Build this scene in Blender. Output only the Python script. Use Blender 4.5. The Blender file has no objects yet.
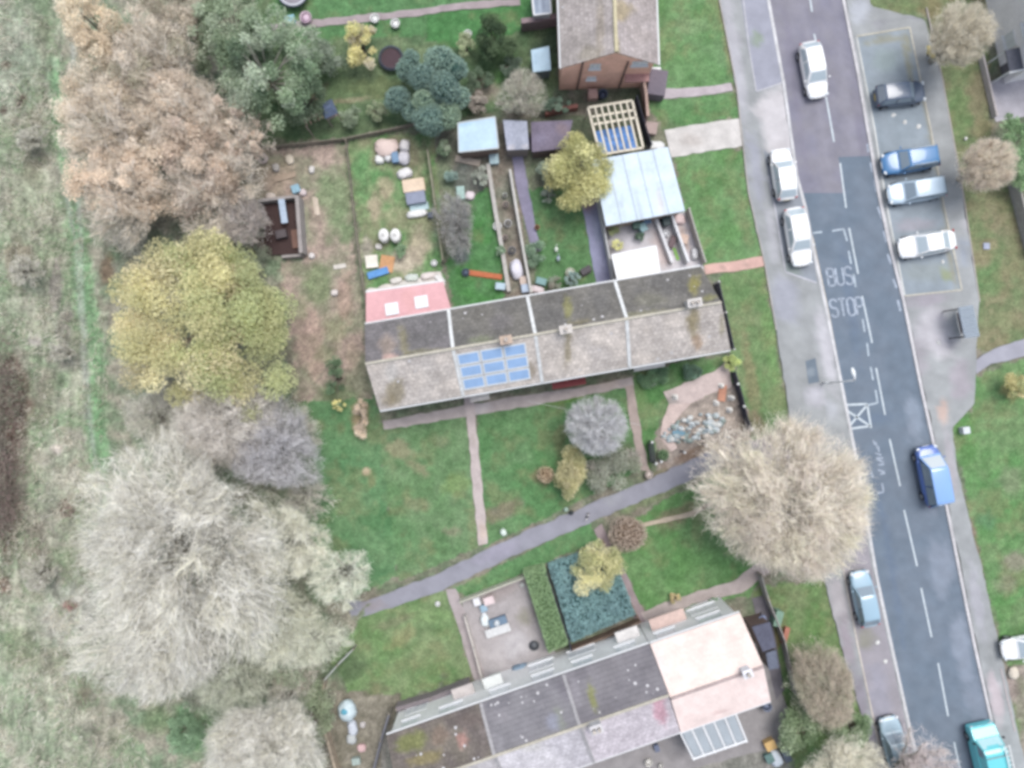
import bpy, bmesh, math, random
import numpy as np
from math import radians as RAD, sin, cos, pi, hypot, atan2

random.seed(7)
SC = bpy.context.scene
COL = SC.collection
# ------------------------------------------------------------------ survey frame: photo pixels <-> metres on site
S, D, CX, CY = 12.5, 60.0, 512.0, 384.0       # 12.5 px per metre on the ground, drone 60 m up
GAIN = 1.38                                   # daylight level: display value of a white sheet
def P(px, py, h=0.0):
    f = (D - h) / D / S
    return ((px - CX) * f, (CY - py) * f, h)
def PX(x, y, z):
    f = S * D / (D - z)
    return CX + x * f, CY - y * f
def lin(v):
    v = np.asarray(v, float) / 255.0
    return np.where(v <= .04045, v / 12.92, ((v + .055) / 1.055) ** 2.4)
def A(r, g, b, k=1.0):
    return tuple(np.clip(lin((r, g, b)) / GAIN * k, .004, .86))

# ------------------------------------------------------------------ noise for painting vertex colours
def _h(i, j, s):
    v = np.sin(i * 127.1 + j * 311.7 + s * 74.7) * 43758.5453
    return v - np.floor(v)
def vn(x, y, s, seed=0):
    x = np.asarray(x, float) / s; y = np.asarray(y, float) / s
    i = np.floor(x); j = np.floor(y); u = x - i; v = y - j
    u = u * u * (3 - 2 * u); v = v * v * (3 - 2 * v)
    return (_h(i, j, seed) * (1 - u) * (1 - v) + _h(i + 1, j, seed) * u * (1 - v)
            + _h(i, j + 1, seed) * (1 - u) * v + _h(i + 1, j + 1, seed) * u * v)
def fbm(x, y, s, seed=0):
    return .5 * vn(x, y, s, seed) + .3 * vn(x, y, s * .47, seed + 3) + .2 * vn(x, y, s * .21, seed + 9)
def inside(px, py, poly):
    r = np.zeros(np.shape(px), bool); n = len(poly)
    for k in range(n):
        x0, y0 = poly[k]; x1, y1 = poly[(k + 1) % n]
        if y0 == y1: continue
        c = ((y0 > py) != (y1 > py)) & (px < (x1 - x0) * (py - y0) / (y1 - y0) + x0)
        r ^= c
    return r
def blobs(px, py, col, items, seed=0):
    """soft ragged patches: (cx, cy, rx, ry, turn, colour, strength[, soft])"""
    for k, it in enumerate(items):
        cx, cy, rx, ry, a, c, st = it[:7]; soft = it[7] if len(it) > 7 else .5
        m = (abs(px - cx) < (rx + ry) * 1.5) & (abs(py - cy) < (rx + ry) * 1.5)
        if not m.any(): continue
        dx = px[m] - cx; dy = py[m] - cy; ca, sa = cos(RAD(a)), sin(RAD(a))
        d = np.hypot((dx * ca + dy * sa) / rx, (-dx * sa + dy * ca) / ry)
        d += (fbm(px[m], py[m], max(3., min(rx, ry) * .7), seed + k) - .5) * 1.0
        w = np.clip((1.05 - d) / soft, 0, 1)[:, None] * st
        col[m] = col[m] * (1 - w) + np.array(A(*c)) * w
    return col

# ------------------------------------------------------------------ materials
_M = {}
def _nodes(name):
    m = bpy.data.materials.new(name); m.use_nodes = True
    return m, m.node_tree, m.node_tree.nodes['Principled BSDF']
def _noise(nt, src, scale, lo, hi, detail=3.0):
    n = nt.nodes.new('ShaderNodeTexNoise'); n.inputs['Scale'].default_value = scale; n.inputs['Detail'].default_value = detail
    nt.links.new(src, n.inputs['Vector'])
    r = nt.nodes.new('ShaderNodeMapRange'); r.inputs[1].default_value = .3; r.inputs[2].default_value = .7
    r.inputs[3].default_value = lo; r.inputs[4].default_value = hi
    nt.links.new(n.outputs['Fac'], r.inputs[0])
    return r.outputs[0], n.outputs['Fac']
def _mul(nt, col, fac):
    v = nt.nodes.new('ShaderNodeVectorMath'); v.operation = 'SCALE'
    nt.links.new(col, v.inputs[0]); nt.links.new(fac, v.inputs['Scale'])
    return v.outputs[0]
def mat(name, color=None, rough=.85, metal=0., amt=.12, scale=6., amt2=.1, scale2=.8, bump=0., spec=.3, tile=None, emit=None, alpha=None, trans=0., coat=0., world=False):
    """color None: vertex colour 'col'.  Two octaves of grain modulate it.  tile=(width, height): roof tiles laid in the 'uvm' metres"""
    if name in _M: return _M[name]
    m, nt, b = _nodes(name)
    if color is None:
        a = nt.nodes.new('ShaderNodeAttribute'); a.attribute_name = 'col'; col = a.outputs['Color']
    else:
        a = nt.nodes.new('ShaderNodeRGB'); a.outputs[0].default_value = (*color, 1); col = a.outputs[0]
    if world:
        src = nt.nodes.new('ShaderNodeNewGeometry').outputs['Position']
    else:
        src = nt.nodes.new('ShaderNodeTexCoord').outputs['Object']
    f, raw = _noise(nt, src, scale, 1 - amt, 1 + amt)
    col = _mul(nt, col, f)
    if amt2:
        f2, _ = _noise(nt, src, scale2, 1 - amt2, 1 + amt2)
        col = _mul(nt, col, f2)
    hgt = raw
    if tile:
        u = nt.nodes.new('ShaderNodeAttribute'); u.attribute_name = 'uvm'
        t = nt.nodes.new('ShaderNodeTexBrick'); t.inputs['Scale'].default_value = 1
        t.inputs['Brick Width'].default_value = tile[0]; t.inputs['Row Height'].default_value = tile[1]
        t.inputs['Mortar Size'].default_value = .022; t.inputs['Mortar Smooth'].default_value = .6; t.inputs['Bias'].default_value = 0
        lo, hi, mo = tile[2] if len(tile) > 2 else (.88, 1.1, .66)
        t.inputs['Color1'].default_value = (lo,) * 3 + (1,); t.inputs['Color2'].default_value = (hi,) * 3 + (1,)
        t.inputs['Mortar'].default_value = (mo,) * 3 + (1,)
        nt.links.new(u.outputs['Vector'], t.inputs['Vector'])
        w = nt.nodes.new('ShaderNodeVectorMath'); w.operation = 'MULTIPLY'
        nt.links.new(col, w.inputs[0]); nt.links.new(t.outputs['Color'], w.inputs[1]); col = w.outputs[0]
    nt.links.new(col, b.inputs['Base Color'])
    b.inputs['Roughness'].default_value = rough; b.inputs['Metallic'].default_value = metal
    b.inputs['Specular IOR Level'].default_value = spec
    b.inputs['Coat Weight'].default_value = coat; b.inputs['Coat Roughness'].default_value = .05
    if trans: b.inputs['Transmission Weight'].default_value = trans
    if bump:
        n = nt.nodes.new('ShaderNodeBump'); n.inputs['Strength'].default_value = bump; n.inputs['Distance'].default_value = .06
        nt.links.new(hgt, n.inputs['Height']); nt.links.new(n.outputs['Normal'], b.inputs['Normal'])
    _M[name] = m
    return m
def pm(r, g, b, rough=.7, **k):
    """plain painted / plastic / wood surface of one observed colour"""
    if 'keep' not in k:
        l = .3 * r + .59 * g + .11 * b; r, g, b = (int(v * .74 + l * .26) for v in (r, g, b))
    else: k.pop('keep')
    return mat('surface_%d_%d_%d_%d' % (r, g, b, int(rough * 100) + int(k.get('metal', 0) * 1000)), A(r, g, b), rough=rough, **k)

# ------------------------------------------------------------------ objects
def tag(o, label=None, cat=None, group=None, kind=None):
    if label: o['label'] = label
    if cat: o['category'] = cat
    if group: o['group'] = group
    if kind: o['kind'] = kind
    return o
def thing(name, label, cat, loc=(0, 0, 0), rz=0., group=None):
    o = bpy.data.objects.new(name, None); COL.objects.link(o); o.empty_display_size = .2
    o.location = loc; o.rotation_euler = (0, 0, rz)
    return tag(o, label, cat, group)
def link(name, me, m=None, parent=None, smooth=False, rel=False):
    """rel: vertices are in site coordinates, parent sits unrotated at its base"""
    o = bpy.data.objects.new(name, me); COL.objects.link(o)
    if m is not None: me.materials.append(m)
    if smooth: me.shade_smooth()
    if parent is not None:
        o.parent = parent
        if rel: o.location = tuple(-v for v in parent.location)
    return o
def np_mesh(name, V, F, cols=None, uvm=None):
    V = np.asarray(V, np.float32); F = np.asarray(F, np.int32); k = F.shape[1]
    me = bpy.data.meshes.new(name)
    me.vertices.add(len(V)); me.vertices.foreach_set('co', V.ravel())
    me.loops.add(F.size); me.loops.foreach_set('vertex_index', F.ravel())
    me.polygons.add(len(F)); me.polygons.foreach_set('loop_start', np.arange(0, F.size, k, dtype=np.int32))
    if cols is not None:
        c = np.ones((len(V), 4), np.float32); c[:, :3] = cols
        at = me.color_attributes.new('col', 'FLOAT_COLOR', 'POINT'); at.data.foreach_set('color', c.ravel())
    if uvm is not None:
        at = me.attributes.new('uvm', 'FLOAT_VECTOR', 'POINT'); at.data.foreach_set('vector', np.asarray(uvm, np.float32).ravel())
    me.update(calc_edges=True); me.validate(); me.shade_flat()
    return me
class MB:
    """collects shapes for ONE mesh"""
    def __init__(s, o=(0, 0, 0), rz=0.):
        s.v = []; s.f = []; s.o = o; s.c = cos(rz); s.s = sin(rz)
    def add(s, vs, fs):
        b = len(s.v); o = s.o
        for x, y, z in vs: s.v.append((o[0] + x * s.c - y * s.s, o[1] + x * s.s + y * s.c, o[2] + z))
        for f in fs: s.f.append(tuple(b + i for i in f))
        return s
    def box(s, x0, x1, y0, y1, z0, z1):
        return s.add([(x0, y0, z0), (x1, y0, z0), (x1, y1, z0), (x0, y1, z0), (x0, y0, z1), (x1, y0, z1), (x1, y1, z1), (x0, y1, z1)],
                     [(3, 2, 1, 0), (4, 5, 6, 7), (0, 1, 5, 4), (1, 2, 6, 5), (2, 3, 7, 6), (3, 0, 4, 7)])
    def hexa(s, p):      # 8 corners: bottom ring, top ring
        return s.add(p, [(3, 2, 1, 0), (4, 5, 6, 7), (0, 1, 5, 4), (1, 2, 6, 5), (2, 3, 7, 6), (3, 0, 4, 7)])
    def prism(s, poly, z0, z1):
        n = len(poly)
        z0 = z0 if hasattr(z0, '__len__') else [z0] * n; z1 = z1 if hasattr(z1, '__len__') else [z1] * n
        vs = [(p[0], p[1], z) for p, z in zip(poly, z0)] + [(p[0], p[1], z) for p, z in zip(poly, z1)]
        fs = [tuple(range(n - 1, -1, -1)), tuple(range(n, 2 * n))] + [(i, (i + 1) % n, n + (i + 1) % n, n + i) for i in range(n)]
        return s.add(vs, fs)
    def bar(s, a, b, w, h):     # box section along a->b, centred in plan, a.z/b.z its underside
        dx, dy = b[0] - a[0], b[1] - a[1]; L = hypot(dx, dy) or 1e-6; nx, ny = -dy / L * w / 2, dx / L * w / 2
        return s.hexa([(a[0] + nx, a[1] + ny, a[2]), (a[0] - nx, a[1] - ny, a[2]), (b[0] - nx, b[1] - ny, b[2]), (b[0] + nx, b[1] + ny, b[2]),
                       (a[0] + nx, a[1] + ny, a[2] + h), (a[0] - nx, a[1] - ny, a[2] + h), (b[0] - nx, b[1] - ny, b[2] + h), (b[0] + nx, b[1] + ny, b[2] + h)])
    def tube(s, pts, rad, n=6):
        pts = [np.array(p, float) for p in pts]; m = len(pts)
        rad = rad if hasattr(rad, '__len__') else [rad] * m
        vs = []
        for i, p in enumerate(pts):
            d = pts[min(i + 1, m - 1)] - pts[max(i - 1, 0)]; d /= (np.linalg.norm(d) or 1)
            u = np.cross(d, (0, 0, 1.) if abs(d[2]) < .9 else (1., 0, 0)); u /= np.linalg.norm(u); w = np.cross(d, u)
            for k in range(n):
                t = 2 * pi * k / n; vs.append(tuple(p + (u * cos(t) + w * sin(t)) * rad[i]))
        fs = [(i * n + k, i * n + (k + 1) % n, (i + 1) * n + (k + 1) % n, (i + 1) * n + k) for i in range(m - 1) for k in range(n)]
        fs += [tuple(range(n - 1, -1, -1)), tuple((m - 1) * n + k for k in range(n))]
        return s.add(vs, fs)
    def lathe(s, prof, n=16, c=(0, 0, 0)):
        vs = [(c[0] + r * cos(2 * pi * k / n), c[1] + r * sin(2 * pi * k / n), c[2] + z) for r, z in prof for k in range(n)]; m = len(prof)
        fs = [(i * n + k, i * n + (k + 1) % n, (i + 1) * n + (k + 1) % n, (i + 1) * n + k) for i in range(m - 1) for k in range(n)]
        fs += [tuple(range(n - 1, -1, -1)), tuple((m - 1) * n + k for k in range(n))]
        return s.add(vs, fs)
    def ring(s, R, r, z, n=24, k=6, c=(0, 0)):
        vs = [(c[0] + (R + r * cos(2 * pi * j / k)) * cos(2 * pi * i / n), c[1] + (R + r * cos(2 * pi * j / k)) * sin(2 * pi * i / n), z + r * sin(2 * pi * j / k)) for i in range(n) for j in range(k)]
        fs = [(i * k + j, ((i + 1) % n) * k + j, ((i + 1) % n) * k + (j + 1) % k, i * k + (j + 1) % k) for i in range(n) for j in range(k)]
        return s.add(vs, fs)
    def ball(s, c, r, n=12, m=7):
        rx, ry, rz = r if hasattr(r, '__len__') else (r, r, r)
        vs = [(c[0] + rx * sin(pi * i / m) * cos(2 * pi * k / n), c[1] + ry * sin(pi * i / m) * sin(2 * pi * k / n), c[2] - rz * cos(pi * i / m)) for i in range(1, m) for k in range(n)]
        b = len(vs); vs += [(c[0], c[1], c[2] - rz), (c[0], c[1], c[2] + rz)]
        fs = [(i * n + k, i * n + (k + 1) % n, (i + 1) * n + (k + 1) % n, (i + 1) * n + k) for i in range(m - 2) for k in range(n)]
        fs += [(b, (k + 1) % n, k) for k in range(n)] + [(b + 1, (m - 2) * n + k, (m - 2) * n + (k + 1) % n) for k in range(n)]
        return s.add(vs, fs)
    def build(s, name, m=None, parent=None, smooth=False, rel=False, bevel=0.):
        me = bpy.data.meshes.new(name); me.from_pydata(s.v, [], s.f); me.update()
        o = link(name, me, m, parent, smooth, rel)
        if bevel:
            b = o.modifiers.new('edge', 'BEVEL'); b.width = bevel; b.segments = 2; b.limit_method = 'ANGLE'
        return o
def dup(root, loc, rz=None, label=None, scale=None):
    r = root.copy(); COL.objects.link(r); r.location = loc
    if rz is not None: r.rotation_euler = (0, 0, rz)
    if scale: r.scale = (scale,) * 3
    if label: r['label'] = label
    for ch in list(root.children):
        c = ch.copy(); COL.objects.link(c); c.parent = r
        for g in list(ch.children):
            d = g.copy(); COL.objects.link(d); d.parent = c
    return r
# ================================================================== the setting: ground
def struct(name, me, m, smooth=False):
    return tag(link(name, me, m, None, smooth), kind='structure')

SOIL = mat('soil_and_grass', None, rough=.95, amt=.30, scale=7.5, amt2=.16, scale2=1.7, bump=.55, spec=.1, world=True)
ROUGH = mat('rough_grass', None, rough=.95, amt=.34, scale=5.0, amt2=.2, scale2=1.1, bump=.8, spec=.1, world=True)
TAR = mat('worn_asphalt', None, rough=.9, amt=.07, scale=14., amt2=.09, scale2=.9, bump=.15, spec=.25, world=True)
SLAB = mat('worn_concrete', None, rough=.9, amt=.10, scale=9., amt2=.12, scale2=1.2, bump=.15, spec=.2, world=True)
GRAVEL = mat('gravel', None, rough=.95, amt=.22, scale=16., amt2=.1, scale2=1.5, bump=.5, spec=.2, world=True)
LINE = mat('road_paint', A(186, 198, 208), rough=.8, amt=.22, scale=7., amt2=.12, scale2=2., world=True)
LINE_W = mat('fresh_road_paint', A(204, 214, 220), rough=.8, amt=.12, scale=7., amt2=.1, scale2=2., world=True)
LINE_Y = mat('faded_cream_line', A(204, 192, 172), rough=.8, amt=.2, scale=6., amt2=.2, scale2=1.5, world=True)
LINE_F = mat('faded_lettering', A(170, 180, 194), rough=.8, amt=.2, scale=9., amt2=.2, scale2=3., world=True)

# the land out to the horizon
x0, x1, y0, y1 = -60., 60., -48., 48.
W2 = 1600.
me = bpy.data.meshes.new('ground')
me.from_pydata([(-W2, -W2, -.16), (W2, -W2, -.16), (W2, W2, -.16), (-W2, W2, -.16)], [], [(0, 1, 2, 3)])
struct('ground', me, mat('far_fields', A(118, 136, 104), rough=1, amt=.25, scale=.6, amt2=.3, scale2=.02, spec=.05, world=True))

# (name, outline, colour a, colour b, patch size px, raggedness px)
G_A, G_B = (104, 146, 98), (122, 156, 112)      # mown lawn
REG = [
 ('garden_soil', [(-300, -300), (1400, -300), (1400, 1100), (-300, 1100)], (112, 124, 100), (138, 132, 118), 16, 0),
 ('meadow', [(-300, -300), (62, -300), (64, 40), (60, 150), (84, 240), (108, 330), (105, 430), (98, 520), (78, 620), (108, 690), (150, 760), (200, 1000), (-300, 1000)], (164, 163, 147), (132, 149, 120), 20, 8),
 ('woodland_floor', [(62, -300), (340, -300), (285, -20), (262, 60), (250, 150), (255, 205), (303, 200), (306, 260), (278, 264), (290, 390), (300, 470), (312, 560), (322, 604), (365, 606), (350, 650), (325, 690), (322, 720), (345, 768), (380, 1000), (200, 1000), (150, 760), (108, 690), (78, 620), (98, 520), (105, 430), (108, 330), (84, 240), (60, 150), (64, 40)], (122, 138, 112), (158, 154, 138), 16, 8),
 ('garden_soil', [(285, -200), (575, -200), (556, 100), (350, 140), (262, 140), (250, 60)], (92, 116, 84), (112, 128, 96), 18, 6),
 ('lawn', [(250, -200), (530, -200), (545, 10), (515, 25), (420, 34), (300, 40), (270, 20)], G_A, (96, 140, 92), 22, 4),
 ('lawn', [(430, 8), (548, -10), (545, 26), (520, 30), (470, 50), (425, 40)], (82, 134, 80), (96, 146, 92), 22, 3),
 ('bare_earth', [(250, 150), (345, 143), (352, 230), (368, 380), (375, 405), (330, 408), (296, 400), (285, 300), (278, 262), (306, 260), (303, 200), (255, 205)], (172, 154, 143), (144, 144, 122), 18, 5),
 ('garden_soil', [(347, 140), (436, 132), (444, 290), (372, 332), (358, 230)], (102, 142, 92), (142, 146, 114), 20, 3),
 ('garden_soil', [(434, 132), (520, 120), (530, 296), (450, 312)], (122, 124, 110), (140, 130, 118), 14, 3),
 ('lawn', [(452, 205), (492, 185), (508, 282), (500, 303), (452, 310), (446, 262)], (96, 140, 92), (86, 142, 80), 16, 4),
 ('garden_soil', [(512, 120), (612, 112), (615, 285), (532, 298)], (110, 124, 98), (124, 126, 108), 14, 3),
 ('lawn', [(528, 190), (588, 185), (600, 284), (538, 290)], (98, 140, 92), (110, 146, 100), 20, 4),
 ('garden_soil', [(598, 225), (700, 212), (716, 270), (614, 285)], (186, 176, 168), (160, 150, 140), 14, 2),
 ('lawn', [(294, 404), (378, 396), (382, 440), (396, 578), (340, 602), (318, 598)], (98, 142, 98), (118, 154, 110), 26, 6),
 ('lawn', [(378, 424), (466, 410), (478, 548), (398, 582)], (108, 144, 98), (124, 154, 112), 26, 2),
 ('lawn', [(476, 404), (560, 392), (634, 384), (644, 466), (600, 492), (482, 548)], (98, 142, 92), (112, 148, 102), 24, 2),
 ('lawn', [(634, 372), (727, 354), (742, 392), (660, 420), (650, 470), (640, 470)], (94, 140, 84), (122, 152, 106), 18, 3),
 ('garden_soil', [(657, 430), (672, 410), (700, 396), (734, 384), (745, 396), (752, 440), (658, 472)], (150, 140, 132), (176, 164, 154), 8, 3),
 ('lawn', [(640, -300), (712, -300), (722, 0), (738, 85), (660, 92), (652, 40)], (108, 150, 96), (124, 160, 112), 26, 4),
 ('lawn', [(644, 101), (735, 92), (740, 118), (664, 132)], (104, 148, 94), (120, 156, 108), 20, 3),
 ('lawn', [(672, 152), (744, 148), (766, 262), (700, 268)], (106, 148, 92), (122, 158, 108), 26, 4),
 ('lawn', [(720, 274), (764, 268), (790, 420), (752, 442), (744, 400), (728, 350)], (116, 148, 98), (134, 152, 110), 20, 4),
 ('lawn', [(450, 590), (590, 522), (598, 540), (470, 596)], (98, 144, 94), (110, 150, 102), 20, 2),
 ('lawn', [(616, 530), (640, 514), (740, 462), (770, 560), (750, 596), (652, 612), (636, 604)], (104, 148, 90), (120, 156, 104), 26, 4),
 ('lawn', [(366, 612), (446, 588), (472, 674), (398, 702), (350, 694), (330, 660)], (118, 150, 98), (138, 158, 114), 26, 5),
 ('garden_soil', [(322, 690), (400, 695), (392, 740), (372, 800), (330, 800)], (122, 118, 104), (150, 144, 130), 12, 5),
 ('lawn', [(752, 590), (834, 575), (850, 660), (868, 760), (800, 800), (778, 660)], (108, 140, 88), (130, 150, 104), 18, 5),
 ('garden_soil', [(380, 730), (780, 700), (820, 1000), (380, 1000)], (128, 128, 120), (150, 146, 140), 14, 4),
 ('lawn', [(866, -300), (986, -300), (988, 0), (990, 120), (1012, 200), (1030, 260), (1400, 250), (1400, 345), (985, 352), (968, 345), (977, 300), (962, 190), (940, 70), (926, 8), (870, 14)], (126, 142, 102), (150, 144, 114), 20, 4),
 ('lawn', [(975, 376), (1040, 352), (1400, 340), (1400, 700), (1010, 668), (985, 580), (955, 446), (952, 420), (974, 412)], (104, 150, 92), (124, 154, 106), 22, 4),
 ('garden_soil', [(1004, 664), (1400, 660), (1400, 1000), (1022, 1000), (1012, 730)], (156, 146, 136), (132, 132, 112), 14, 4),
]
STEP = .16
nx, ny = int((x1 - x0) / STEP), int((y1 - y0) / STEP)
gx, gy = np.meshgrid(np.linspace(x0, x1, nx + 1), np.linspace(y0, y1, ny + 1))
gx = gx.ravel(); gy = gy.ravel(); gpx, gpy = CX + gx * S, CY - gy * S
gcol = np.zeros((len(gx), 3)); gid = np.zeros(len(gx), int)
wx = fbm(gpx, gpy, 9, 1) - .5; wy = fbm(gpx, gpy, 9, 2) - .5
for k, (nm, poly, ca, cb, sc, rag) in enumerate(REG):
    m = inside(gpx + wx * rag * 2.4, gpy + wy * rag * 2.4, poly)
    n = np.clip((fbm(gpx[m], gpy[m], sc, 20 + k) - .5) * 2.6 + .5, 0, 1)[:, None]
    gcol[m] = np.array(A(*ca)) * (1 - n) + np.array(A(*cb)) * n; gid[m] = k
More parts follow.
